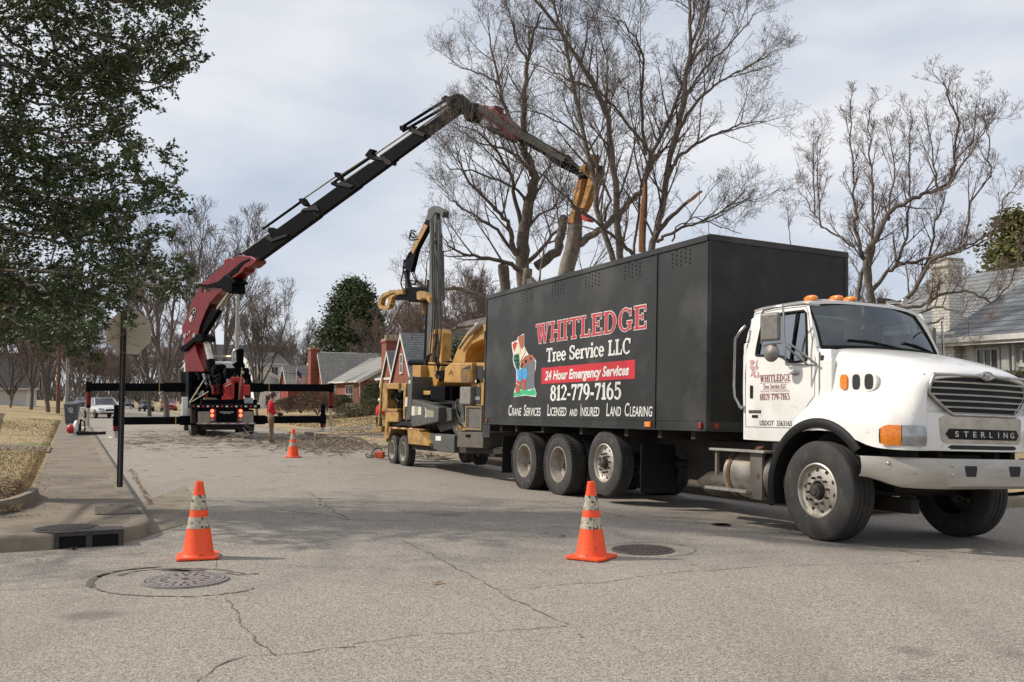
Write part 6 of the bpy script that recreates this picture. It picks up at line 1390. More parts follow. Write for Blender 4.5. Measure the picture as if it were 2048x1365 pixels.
# local: x = across (V), y = along the street (U), z up, origin at the nearest-left corner
def wallbox(t, x0, x1, y0, y1, z0, z1, m, name='wall'): g = MB(); g.box(x0, x1, y0, y1, z0, z1); return g.build(name, m, t)
def gable(t, x0, x1, y0, y1, z0, zr, ax, m, wm, ov=.35, th=.14, trim=None, ridge=.5):
    g = MB()      # gable end triangles
    if ax == 'y':
        xm = x0 + (x1 - x0) * ridge
        for y in (y0 + .002, y1 - .05): g.ext([(x0, y, z0), (x1, y, z0), (xm, y, zr)], (0, .05, 0))
        prof = [(x0 - ov, z0 - ov * (zr - z0) / (xm - x0)), (xm, zr), (x1 + ov, z0 - ov * (zr - z0) / (x1 - xm))]
        mk = lambda a, b: [Vector((a, y0 - ov, b)), Vector((a, y1 + ov, b))]
    else:
        ym = y0 + (y1 - y0) * ridge
        for x in (x0 + .002, x1 - .05): g.ext([(x, y0, z0), (x, ym, zr), (x, y1, z0)], (.05, 0, 0))
        prof = [(y0 - ov, z0 - ov * (zr - z0) / (ym - y0)), (ym, zr), (y1 + ov, z0 - ov * (zr - z0) / (y1 - ym))]
        mk = lambda a, b: [Vector((x0 - ov, a, b)), Vector((x1 + ov, a, b))]
    g.build('gable_end', wm, t)
    g = MB()
    for (a, b), (c, d) in zip(prof, prof[1:]):
        p, q = mk(a, b + .02), mk(c, d + .02); g.ext([p[0], p[1], q[1], q[0]], (0, 0, th))
    rf_ = g.build('roof', m, t)
    g = MB()
    for (a, b), (c, d) in zip(prof, prof[1:]):
        p, q = mk(a, b + .0), mk(c, d + .0)
        for i in (0, 1):
            o = Vector((0, -.03 if i == 0 else .01, 0)) if ax == 'y' else Vector((-.03 if i == 0 else .01, 0, 0)); w2 = Vector((0, .02, 0)) if ax == 'y' else Vector((.02, 0, 0))
            g.ext([p[i] + o - Vector((0,0,.16)), q[i] + o - Vector((0,0,.16)), q[i] + o + Vector((0,0,th+.01)), p[i] + o + Vector((0,0,th+.01))], w2)
    for (a, b), s in ((prof[0], -1), (prof[-1], 1)):
        p = mk(a + s * .02, b - .02); o = Vector((s * .12, 0, 0)) if ax == 'y' else Vector((0, s * .12, 0)); g.ext([p[0], p[1], p[1] + Vector((0,0,.15)), p[0] + Vector((0,0,.15))], o)
    g.build('roof_trim', trim or M_trim, t); return rf_
def window(t, face, a0, a1, z0, z1, c, cols=2, rows=2, sh=0):
    # face 'x': on plane x=c facing -x, spans y a0..a1 ; face 'y': on plane y=c facing -y, spans x
    def B(g, a, b, z, zz, d0, d1):
        if face == 'x': g.box(c - d1, c - d0, a, b, z, zz)
        else: g.box(a, b, c - d1, c - d0, z, zz)
    g = MB(); f = .08; B(g, a0-f, a0, z0-f, z1+f, .0, .06); B(g, a1, a1+f, z0-f, z1+f, .0, .06); B(g, a0, a1, z1, z1+f, .0, .06); B(g, a0-.1, a1+.1, z0-f-.02, z0, .0, .09)
    for i in range(1, cols): x = a0 + (a1-a0)*i/cols; B(g, x-.02, x+.02, z0, z1, .012, .04)
    for i in range(1, rows): z = z0 + (z1-z0)*i/rows; B(g, a0, a1, z-.025, z+.025, .012, .041)
    w_ = g.build('window', M_trim, t); g = MB(); B(g, a0, a1, z0, z1, .003, .012); g.build('pane', M_wglass, w_)
    if sh:
        g = MB(); B(g, a0 - f - sh, a0 - f, z0 - .05, z1 + .05, 0, .03); B(g, a1 + f, a1 + f + sh, z0 - .05, z1 + .05, 0, .03); g.build('shutter', M_dark, w_)
def chimney(t, x0, x1, y0, y1, z0, z1, m, pots=2):
    g = MB(); g.box(x0, x1, y0, y1, z0, z1 - .25); g.box(x0-.06, x1+.06, y0-.06, y1+.06, z1-.25, z1-.1); c = g.build('chimney', m, t)
    g = MB(); g.box(x0-.03, x1+.03, y0-.03, y1+.03, z1-.1, z1)
    for i in range(pots): x = x0 + (x1-x0)*(i+.5)/pots; g.cyl((x, (y0+y1)/2, z1), (x, (y0+y1)/2, z1+.3), .13, n=10)
    g.build('chimney_cap', mat('stone_cap', (.35,.28,.2), rough=.9), c)
def door(t, face, a, b, z0, z1, c, m):
    g = MB()
    if face == 'x': g.box(c-.04, c+.01, a, b, z0, z1)
    else: g.box(a, b, c-.04, c+.01, z0, z1)
    d = g.build('door', m, t, bevel=.01); g = MB()
    if face == 'x': g.ball((c-.08, a+.12, (z0+z1)/2), .05, 6)
    else: g.ball((a+.12, c-.08, (z0+z1)/2), .05, 6)
    g.build('handle', M_chrome, d)
# brick bungalow beyond the outrigger
t = thing('brick_house', 'low red brick bungalow with grey roof, tall chimney and white six pane window', 'house', HM(85.6, 24.4, .0), 'houses along the right side of the street')
wallbox(t, 0, 9, 0, 14, 0, 3.1, BR); gable(t, 0, 9, 0, 14, 3.1, 5.5, 'y', SH, SDB)
window(t, 'x', 2.5, 5.2, 1.0, 2.6, -.002, 3, 2); window(t, 'x', 9.0, 10.2, .9, 2.6, -.002, 2, 2)
wallbox(t, -.9, 2, 10.6, 14.6, 0, 3.0, BR); gable(t, -.9, 5, 10.6, 14.6, 3.0, 6.0, 'x', SH, BR, .2)
chimney(t, -1.7, -.75, 13.0, 14.4, 0, 6.7, BR, 1)
wallbox(t, -3.6, -1.0, 15.2, 19.2, 0, 2.7, BR); gable(t, -3.6, 2, 15.2, 19.2, 2.7, 4.8, 'x', SH, BR, .2); door(t, 'x', 16.6, 17.8, .2, 2.3, -3.6, M_redp)
wallbox(t, 0, 9, 14, 24, 0, 3.2, BR); gable(t, 0, 9, 14, 24, 3.2, 6.4, 'x', SH, BR, .25)
g = MB(); g.cyl((-.06, .1, 0), (-.06, .1, 3.0), .05, n=8); g.build('downpipe', M_trim, t)
# twin-gabled brick cottage behind the chipper
t = thing('brick_house', 'brick cottage with two steep white edged gables and slate roof behind the chipper', 'house', HM(55.6, 19.2, -.1), 'houses along the right side of the street')
wallbox(t, .6, 13, -8, 8.5, 0, 3.0, BR); gable(t, .6, 13, -8, 8.5, 3.0, 7.0, 'y', SHB, BR, .3)
wallbox(t, 0, 4, .2, 4.4, 0, 2.6, BR); gable(t, 0, 6, .2, 4.4, 2.6, 5.6, 'x', SH2, BR, .12)
wallbox(t, .2, 3, 4.4, 7.2, 0, 2.5, BR); gable(t, .2, 4.5, 4.4, 7.2, 2.5, 4.6, 'x', SH2, BR, .12)
wallbox(t, -.1, 4, -7.5, -3.8, 0, 2.8, BR); gable(t, -.1, 6, -7.5, -3.8, 2.8, 5.3, 'x', SHB, BR, .12)
chimney(t, .7, 1.8, 7.9, 9.0, 0, 5.7, BR, 3); window(t, 'x', 2.1, 2.5, 3.2, 4.3, -.002, 1, 2)
g = MB(); g.box(-.03, .19, .25, 2.3, .0, 2.5); g.build('stone_panel', brick_mat('stone', (.45,.40,.32), (.36,.31,.25), (.2,.18,.15), 1, .5, .25, .02), t)
# white two-storey house
t = thing('white_house', 'tall white house with dark roof behind the bare tree right of the crane', 'house', HM(112, 19.0, .0), 'houses along the right side of the street')
wallbox(t, 0, 3.7, 0, 9, 0, 5.4, SDW); gable(t, 0, 3.7, 0, 14, 5.4, 6.9, 'x', SHD, SDW, .35)
wallbox(t, 3.7, 4.6, -1, 7, 0, 2.3, SDW); g = MB(); g.ext([(0,-2.0,5.0),(4.9,-2.0,2.5),(4.9,-2.0,2.75),(0,-2.0,5.3)], (0, 5, 0)); g.build('porch_roof', M_trim, t)
wallbox(t, -.02, 4.58, -2.0, 0, 0, 3.0, SDW); window(t, 'y', 3.2, 3.8, .6, 1.7, -2.002, 1, 2); window(t, 'y', 1.2, 1.9, .6, 1.7, -2.002, 1, 2); window(t, 'y', 2.2, 2.9, 3.9, 5.0, -.003, 2, 2)
t = thing('dark_roofed_house', 'pale house with wide dark roof partly hidden behind the crane column', 'house', HM(135, 17, .0), 'houses along the right side of the street')
wallbox(t, 0, 12, 0, 14, 0, 5.0, SDW); gable(t, 0, 12, 0, 14, 5.0, 9.0, 'x', SHD, SDW, .4); window(t, 'y', 2, 3, 3, 4.4, -.003); window(t, 'x', 3, 4.2, 2.8, 4.2, -.003)
# grey roofed house glimpsed between
t = thing('grey_house', 'small grey roofed house behind the flag between white house and brick bungalow', 'house', HM(118, 28.5, .0), 'houses along the right side of the street')
wallbox(t, 0, 12, 0, 9, 0, 2.8, SDW); gable(t, 0, 12, 0, 9, 2.8, 5.2, 'x', SHD, SDW, .4); chimney(t, 8.2, 9.2, 3, 4, 2.8, 5.9, WB, 1)
# left garage
t = thing('garage', 'white garage with ribbed door and dark roof behind the left lawn', 'garage', HM(120, -17.5, .1))
wallbox(t, 0, 13.7, 0, 8, 0, 2.75, SDW); gable(t, 0, 13.7, 0, 8, 2.75, 6.4, 'x', SHD, SDW, .5)
g = MB()
for i in range(7): g.box(1.0, 12.9, -.05, -.005, .5 + i * .3, .78 + i * .3)
g.build('garage_door', M_trim, t); g = MB(); g.box(13.3, 13.9, -.06, -.01, .0, 2.7); g.build('corner_board', M_trim, t)
# white house on the right
t = thing('white_brick_house', 'white brick house with blue grey shingle roof and chimney behind the truck bonnet', 'house', HM(8.0, 23.3, -.2), 'houses along the right side of the street')
wallbox(t, 0, 9, 0, 11.2, 0, 3.40, WB); gable(t, 0, 9, 0, 11.2, 3.50, 5.75, 'y', SH2, WB, .45)
g = MB(); g.box(-.06, 0, 0, 11.2, 3.15, 3.50); g.box(-.52, -.42, -.3, 11.6, 3.16, 3.32)
for y in (9.75, 10.85): g.box(-.09, -.002, y - .12, y + .12, 0, 3.15)
g.build('cornice', M_trim, t); g = MB(); g.cyl((-.13, 9.45, 0), (-.13, 9.45, 3.2), .05, n=8); g.build('downpipe', M_trim, t)
window(t, 'x', 10.02, 10.66, 1.9, 3.02, -.002, 3, 2); window(t, 'x', 8.2, 9.25, .9, 2.35, -.002, 1, 1); window(t, 'x', 8.2, 9.25, 2.62, 2.95, -.002, 1, 1); window(t, 'x', 3, 5, 1.2, 2.6, -.002, 3, 2)
wallbox(t, 2, 9, 11.2, 16, 0, 4.0, WB); gable(t, 2, 9, 11.3, 16, 4.0, 5.75, 'y', SH2, WB, .3, ridge=.357)
wallbox(t, -.3, 1.9, 11.21, 12.0, 0, 3.6, WB, 'chimney_breast'); chimney(t, .55, 1.15, 12.05, 12.7, 0, 5.9, WB, 0)
# far neighbour roof past the box body
t = thing('grey_house', 'low grey roofed neighbour house seen past the box body of the truck', 'house', HM(40, 27, -.2), 'houses along the right side of the street')
wallbox(t, 0, 10, 0, 10, 0, 3, WB); gable(t, 0, 10, 0, 10, 3.0, 5.6, 'x', SH, WB, .4)

# ---------------------------------------------------------------- poles, wires, flag, hedge, shrubs
M_pole = mat('pole_wood', (.17,.085,.05), (.12,.06,.035), 4, .9); M_polel = mat('grey_pole', (.36,.35,.33), (.26,.25,.24), 4, .9)
def pole(px, py, d, h, r, m, name, label, cat, arm=0):
    p = W(px, py, d); p.z = -.1 if p.z < -.1 else p.z; t = thing(name, label, cat, at((p.x, p.y, 0), A25))
    g = MB(); g.cyl((0,0,-.5), (0,0,h), r, r * .75, 10); g.build('pole', m, t, smooth=50)
    if arm: g = MB(); g.box(-1.0, 1.0, -.05, .05, h - .7, h - .58); g.build('crossarm', m, t)
    return t, p
pole(116, 812, 75, 8.5, .16, M_pole, 'utility_pole', 'brown wooden utility pole behind the left lawn', 'utility pole')
pole(133, 806, 95, 5.6, .17, M_polel, 'utility_pole', 'short pale grey pole behind the wheelie bin', 'utility pole')
t, p = pole(472, 800, 62, 8.8, .16, M_polel, 'street_light', 'pale street light pole rising behind the crane truck deck', 'street light')
g = MB(); g.tube([(0,0,8.2), (-1.2,0,8.75), (-2.2,0,8.9)], .04, 6); g.build('arm', M_polel, t); g = MB(); g.ball((-2.4,0,8.88), .28, 10, sc=(1.4,.6,.35)); g.build('lamp_head', M_gal, t, smooth=60)
t = thing('overhead_wire', 'thin overhead wire crossing above the far street', 'wire')
def wire(a, b, da, db, sag=.4):
    A_, B_ = W(*a, da), W(*b, db); g = MB(); g.tube([A_.lerp(B_, i / 10) - Vector((0,0,sag * 4 * (i/10) * (1 - i/10))) for i in range(11)], .022, 4); return g
wire((250,722),(380,733),95,95).build('wire', M_black, t); wire((480,735),(700,745),95,100).build('wire', M_black, t); wire((0,700),(130,712),75,90).build('wire', M_black, t)
pf = PV(588, 800, 21.5); t = thing('flag', 'small american flag hanging from a slanted pole before the brick bungalow', 'flag', at((pf.x, pf.y, 0), A25))
g = MB(); g.cyl((0,0,0), (.3,0,4.7), .035, n=6); g.build('flagpole', M_trim, t)
g = MB(); rows = []
def fp(a, b): return Vector((.26 + a * 1.35 + .12*b, .12 * sin(a * 6 + b * 2), 4.5 - a * 1.2 - b * 1.25))
for k in range(13):
    g.grid([[fp(a / 8, k / 13), fp(a / 8, (k + 1) / 13)] for a in range(9)], k % 2)
g.grid([[fp(a / 8, 0) + Vector((0,-.012,0)), fp(a / 8, .52) + Vector((0,-.012,0))] for a in range(4)], 2)
g.build('flag_cloth', [M_redp, M_wtext, mat('flag_blue', (.03,.05,.16), rough=.8)], t)
# ---------------------------------------------------------------- trees
def rotv(v, ax, a): return Matrix.Rotation(a, 3, ax) @ v
def spawn(g, pts, rad, lvl, rnd, P):
    if lvl >= len(P['n']): return
    L_ = sum((b - a).length for a, b in zip(pts, pts[1:])); n = P['n'][lvl]; n = int(n * L_) if P.get('perm') is not None and lvl <= P['perm'] else n
    for k in range(n):
        t = P['t0'] + (1 - P['t0']) * ((k + rnd.random()) / n); x = t * (len(pts) - 1); i = min(int(x), len(pts) - 2); f = x - i
        p = pts[i].lerp(pts[i+1], f); d = (pts[i+1] - pts[i]).normalized(); r = rad[i] + (rad[i+1] - rad[i]) * f
        ang = rnd.uniform(*P['ang'][lvl]); nd = rotv(d, d.orthogonal(), R_(ang)); nd = rotv(nd, d, rnd.uniform(0, 2 * pi))
        nd = (nd + Vector((0, 0, P['up'][lvl]))).normalized(); l = rnd.uniform(*P['L'][lvl]) * (1.25 - .85 * t)
        limb(g, p, nd, l, min(r * .62, P['r'][lvl]), lvl, rnd, P)
def limb(g, p, d, l, r, lvl, rnd, P):
    n = P['seg'][lvl]; pts = [p]; rad = [r]; rt = P['tip']
    for i in range(n):
        d = (d + Vector((rnd.gauss(0, P['wig'][lvl]), rnd.gauss(0, P['wig'][lvl]), rnd.gauss(0, P['wig'][lvl]) + P['trop'] * .5))).normalized(); p = p + d * (l / n); pts.append(p); rad.append(r + (rt - r) * ((i + 1) / n))
    g.tube(pts, rad, 3 if lvl >= 1 else 5, caps=False)
    if P.get('leaf') and lvl >= P['leaflvl']: P['leaf'](pts, rnd)
    spawn(g, pts, rad, lvl + 1, rnd, P)
def traced(g, px, d0, d1, r0, r1, rnd, P, jit=.022, n=4):
    m = len(px); P3 = [W(x, y, d0 + (d1 - d0) * (i / (m - 1))) for i, (x, y) in enumerate(px)]; pts = []
    for a, b in zip(P3, P3[1:]):
        for i in range(n): pts.append(a.lerp(b, i / n) + Vector((rnd.gauss(0, jit), rnd.gauss(0, jit), rnd.gauss(0, jit))) * (1 if (pts and i) else .3))
    pts.append(P3[-1]); rad = [r0 + (r1 - r0) * (i / (len(pts) - 1)) ** .8 for i in range(len(pts))]
    g.tube(pts, rad, 8, caps=True); return pts, rad
def traced_tree(name, label, base, limbs, P, seed, bark, twig, group=None, extra=None):
    rnd = random.Random(seed); b = W(*base); zb = gz(b) - .2; t = thing(name, label, 'tree', at((b.x, b.y, 0)), group)
    tr = MB(); cr = MB(); 
    for px, d0, d1, r0, r1, tw in limbs:
        pts, rad = traced(tr, px, d0, d1, r0, r1, rnd, P)
        if tw: spawn(cr, pts, rad, 0, rnd, P)
    if extra: extra(tr)
    tk = tr.build('trunk', bark, t, world=True, smooth=70); cr.build('crown', twig, t, world=True); return t
PB = dict(n=[2.4, 6, 5, 3], perm=0, ang=[(28, 60), (28, 60), (30, 65), (35, 70)], up=[.30, .18, .15, .1], L=[(1.1, 2.8), (.5, 1.3), (.22, .6), (.1, .28)], r=[.038, .015, .009, .006], seg=[7, 5, 4, 2], wig=[.075, .11, .15, .15], tip=.0045, t0=.22, trop=.10)
def zc(x, y): return (860 + .41 * x, .41 * y)
def Z(pts): return [zc(*p) for p in pts]
T1 = [
 (Z([(985,1500),(945,1350),(925,1250),(905,900),(870,580),(790,400),(640,160),(520,10),(430,-120)]), 27, 25, 0.136, .03, 1),
 (Z([(985,1500),(900,1300),(820,1050),(800,880),(740,620),(680,330),(660,200),(600,0),(590,-100)]), 27, 29, 0.104, .03, 1),
 (Z([(985,1500),(1060,1300),(1100,1150),(1160,830),(1240,480),(1270,220),(1265,0),(1270,-120)]), 27, 27.5, 0.136, .03, 1),
 (Z([(1050,1400),(1040,1200),(1050,880),(1080,750),(1180,560),(1240,380),(1330,150),(1370,-40)]), 27, 29, 0.088, .025, 1),
 (Z([(1100,1150),(1180,1050),(1260,985),(1325,935)]), 27, 26, 0.080, .035, 0),
 (Z([(1110,1180),(1150,1150),(1260,1100),(1330,1080),(1400,1050),(1470,990),(1540,930)]), 27, 25.5, 0.056, .012, 1),
 (Z([(1160,860),(1200,780),(1300,700),(1400,655),(1480,620),(1560,600),(1640,590)]), 27.3, 26, 0.064, .012, 1),
 (Z([(1190,700),(1250,560),(1330,470),(1400,410),(1480,360),(1560,320),(1700,240)]), 27.5, 28.5, 0.064, .012, 1),
 (Z([(1050,760),(1030,500),(1045,300),(1010,200),(950,110),(860,80)]), 28.5, 27, 0.056, .012, 1),
 (Z([(1080,750),(1010,660),(900,520),(800,430),(700,400),(560,330),(420,300)]), 27, 25.5, 0.048, .010, 1),
 (Z([(850,1080),(880,980),(780,700),(640,600),(480,540),(330,560)]), 26.5, 25, 0.048, .010, 1),
 (Z([(905,900),(870,760),(860,500),(870,330),(830,160),(810,40)]), 27, 28, 0.040, .010, 1),
 (Z([(1240,480),(1340,330),(1450,230),(1560,110),(1600,40)]), 27.3, 27.5, 0.040, .01, 1),
 (Z([(990,1240),(930,1180),(860,1130),(780,1060),(700,1000),(560,860),(430,790),(330,740)]), 27, 26, 0.060, .012, 1),
 (Z([(1000,1400),(995,1200),(1030,900),(1060,800),(1000,640),(960,440),(920,380)]), 27.5, 28, 0.048, .012, 1),
 (Z([(1180,1180),(1200,1110),(1290,1060),(1420,1110),(1520,1140)]), 26.5, 26, 0.028, .01, 1),
]
def snag(tr): pass
t1 = traced_tree('bare_tree', 'tall many stemmed bare tree rising directly behind the box truck body', (1265, 620, 27), T1, PB, 11, M_bark, M_twig, 'bare trees')
g = MB(); rnd = random.Random(3)
a = [W(*zc(x, y), 26.6) for x, y in ((1030,1230),(1030,1100),(1040,980),(1048,890))]; g.tube(a, [.075, .06, .06, .015], 6); a = [W(*zc(x, y), 26) for x, y in ((1255,990),(1290,965),(1328,932))]; g.tube(a, [.035, .04, .01], 6)
g.build('split_wood', mat('torn_wood', (.42,.19,.08), (.25,.11,.05), 12, .8, stretch=(1,1,.2)), t1, world=True)
T2 = [
 ([(1095,720),(1108,640),(1130,560),(1150,450),(1168,395),(1182,350),(1187,312)], 29, 28.6, .30, .17, 0),
 ([(1135,545),(1150,500),(1175,475),(1205,458),(1235,430),(1262,400),(1285,380)], 29, 28, .14, .08, 0),
 ([(1100,720),(1095,640),(1075,590),(1060,560)], 29, 29.5, .20, .14, 0),
]
def extra2(tr):
    for x, y, r in ((1052, 548, .22), ):
        tr.tube([W(x, y + 22, 29.6), W(x + 3, y, 29.5), W(x + 4, y - 10, 29.5)], [.13, .15, .14], 9)
PB2 = dict(PB); PB2['n'] = [2.0, 5, 4, 2]
T2 += [([(1120,600),(1155,560),(1190,530),(1225,470)], 29, 30, .05, .01, 1), ([(1110,640),(1080,560),(1090,480),(1110,430)], 29, 30.5, .05, .01, 1)]
traced_tree('topped_tree', 'pale cut trunk gripped at its top by the yellow grapple', (1098, 720, 29), T2, PB2, 5, M_bark_pale, M_twig, 'bare trees', extra2)
T3 = [
 (Z([(470,1500),(450,1300),(455,1150),(480,1000),(515,870),(480,770),(450,700),(460,500),(475,300),(500,180),(540,60)]), 31, 30, .26, .03, 1),
 (Z([(450,1300),(400,1180),(380,1080),(300,1000),(200,900),(150,800),(120,700)]), 31, 29, .11, .012, 1),
 (Z([(455,1150),(420,1000),(400,860),(330,740),(230,640),(120,600)]), 31, 30, .09, .012, 1),
 (Z([(450,700),(380,560),(340,420),(300,250),(280,120)]), 31, 31, .09, .012, 1),
 (Z([(340,420),(250,360),(150,330),(90,310)]), 31, 31.5, .04, .01, 1),
 (Z([(515,870),(430,760),(330,720),(220,690),(130,620)]), 31, 32, .07, .012, 1),
 (Z([(470,1350),(400,1290),(280,1260),(160,1240),(90,1200),(60,1150)]), 31, 29, .10, .012, 1),
 (Z([(420,1250),(330,1120),(230,1060),(130,1000),(70,950)]), 31, 30.5, .07, .012, 1),
 (Z([(460,1300),(560,1200),(640,1100),(700,1060),(740,1020)]), 31, 32, .09, .012, 1),
 (Z([(520,1300),(620,1230),(640,1130),(655,1060)]), 31, 31.5, .17, .15, 0),
 (Z([(455,1150),(520,1060),(600,1020),(660,900),(700,800)]), 31, 29.5, .06, .012, 1),
 (Z([(480,1000),(430,930),(330,880),(200,830),(100,830),(50,790)]), 31, 31, .06, .01, 1),
 (Z([(475,300),(420,200),(390,80),(360,-20)]), 30, 30, .05, .01, 1),
]
def extra3(tr): tr.tube([W(1014, 600, 30.6), W(1009, 560, 30.5), W(1007, 542, 30.5), W(1006, 530, 30.4)], [.15, .17, .19, .17], 9)
traced_tree('bare_tree', 'leaning bare tree left of the topped trunk, its twigs over the loader mast', (1053, 620, 31), T3, PB, 21, M_bark, M_twig, 'bare trees', extra3)
# big low curved limb seen between mast and truck
TL = [([(1010,640),(980,605),(940,585),(905,575),(875,585),(850,575),(830,560)], 33, 31, .11, .04, 1), ([(875,585),(840,575),(812,600),(790,632),(775,660)], 32, 31, .08, .03, 1), ([(1000,660),(960,650),(920,655),(900,640),(870,632)], 33, 32, .08, .02, 1), ([(1012,800),(1012,700),(1006,640)], 33, 33, .3, .12, 0)]
PL = dict(PB); PL['n'] = [1.6, 5, 4, 2]
traced_tree('bare_tree', 'bare tree with long drooping limbs reaching behind the loader mast', (1012, 760, 33), TL, PL, 31, M_bark_pale, M_twig_red, 'bare trees')
# right-hand tree
def zr(x, y): return (1560 + .3516 * x, 160 + .3516 * y)
def Q(pts): return [zr(*p) for p in pts]
TR = [
 (Q([(560,1500),(520,1250),(490,1080),(520,940),(590,800),(640,740),(760,670),(860,640),(960,590),(990,450),(1020,250),(960,110),(925,10)]), 22, 21, 0.098, .012, 1),
 (Q([(440,1300),(450,1180),(480,1020),(430,860),(430,760),(415,560),(400,300),(400,110)]), 22, 23, 0.068, .010, 1),
 (Q([(500,1250),(520,1000),(530,780),(520,560),(510,380),(510,170)]), 22, 22, 0.060, .010, 1),
 (Q([(520,1200),(600,1100),(660,1050),(720,900),(740,700),(740,420),(740,170)]), 22, 21.5, 0.053, .010, 1),
 (Q([(660,1050),(720,1040),(860,1010),(980,990),(1100,930),(1220,850),(1300,640),(1370,650)]), 22, 20, 0.045, .008, 1),
 (Q([(560,1250),(680,1280),(760,1200),(860,1030),(980,980),(1060,960),(1200,900)]), 22, 20.5, 0.075, .012, 1),
 (Q([(760,1200),(850,1000),(880,800),(940,650)]), 22, 21, 0.045, .012, 1),
 (Q([(420,950),(330,890),(240,840),(190,760),(130,660),(100,620)]), 22, 23, 0.030, .008, 1),
 (Q([(232,840),(215,600),(215,320)]), 22.8, 23, 0.022, .007, 1), (Q([(200,770),(190,600),(190,340)]), 23, 23.4, 0.022, .007, 1),
 (Q([(640,1300),(800,1290),(900,1230),(1060,1200),(1200,1270),(1300,1180),(1360,1000)]), 21, 19.5, 0.045, .01, 1),
 (Q([(640,1350),(780,1330),(900,1290),(1000,1320),(1080,1380),(1150,1400)]), 21, 19.5, 0.038, .008, 1),
 (Q([(1050,900),(1080,700),(1200,550),(1190,330),(1150,200)]), 21, 21, 0.030, .008, 1),
 (Q([(620,800),(650,500),(620,280)]), 22, 22.5, 0.030, .008, 1), (Q([(900,620),(870,450),(830,180)]), 21.5, 21.5, 0.030, .008, 1),
 (Q([(70,960),(50,850),(40,740)]), 23.5, 23.5, 0.015, .006, 1), (Q([(960,600),(1060,450),(1180,250),(1240,220)]), 21, 20.5, 0.030, .008, 1),
 (Q([(1000,450),(1100,350),(1120,120)]), 21, 21, 0.022, .007, 1),
]
PR = dict(n=[3.3, 5, 4, 3], perm=0, ang=[(25, 65), (28, 60), (30, 65), (35, 70)], up=[.45, .25, .12, .1], L=[(.4, 1.25), (.2, .65), (.1, .32), (.06, .16)], r=[.022, .010, .006, .005], seg=[7, 5, 4, 2], wig=[.06, .10, .14, .15], tip=.004, t0=.15, trop=.16)
traced_tree('bare_tree', 'bare tree with upright shoots in front of the white brick house', (1757, 690, 22), TR, PR, 41, M_bark, M_twig_red, 'bare trees')

# distant bare trees: three shapes, copied
PF = dict(n=[9, 8, 6], ang=[(25, 50), (28, 55), (30, 60)], up=[.35, .25, .2], L=[(2.6, 5.0), (1.1, 2.4), (.5, 1.2)], r=[.10, .05, .028], seg=[6, 4, 3], wig=[.12, .15, .2], tip=.016, t0=.3, trop=.12)
protos = []
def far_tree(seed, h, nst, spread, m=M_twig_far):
    rnd = random.Random(seed); t = thing('bare_tree', 'x', 'tree', at((0, 0, 0)), 'bare trees down the street'); tr = MB(); cr = MB()
    for k in range(nst):
        a = rnd.uniform(0, 2*pi); p = Vector((0, 0, h * rnd.uniform(.14, .26) if k else -.5)); d = Vector((cos(a) * spread * (1 if k else .2), sin(a) * spread * (1 if k else .2), 1)).normalized(); pts = [p]; n = 10; hh = h * (1.0 if k == 0 else rnd.uniform(.72, .95)) ; rad = []
        r0 = h * (.014 if k == 0 else .009)
        for i in range(n): d = (d + Vector((rnd.gauss(0, .08), rnd.gauss(0, .08), .04))).normalized(); pts.append(pts[-1] + d * hh / n)
        rad = [r0 * (1 - i / n) ** .8 + .02 for i in range(n + 1)]; tr.tube(pts, rad, 6, caps=False); spawn(cr, pts, rad, 0, rnd, PF)
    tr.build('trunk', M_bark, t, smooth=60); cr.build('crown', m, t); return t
protos = [far_tree(1, 13, 6, .45), far_tree(2, 15, 5, .30), far_tree(3, 11, 8, .60), far_tree(4, 12, 6, .5, M_twig_red), far_tree(5, 9, 9, .65, M_twig_red)]
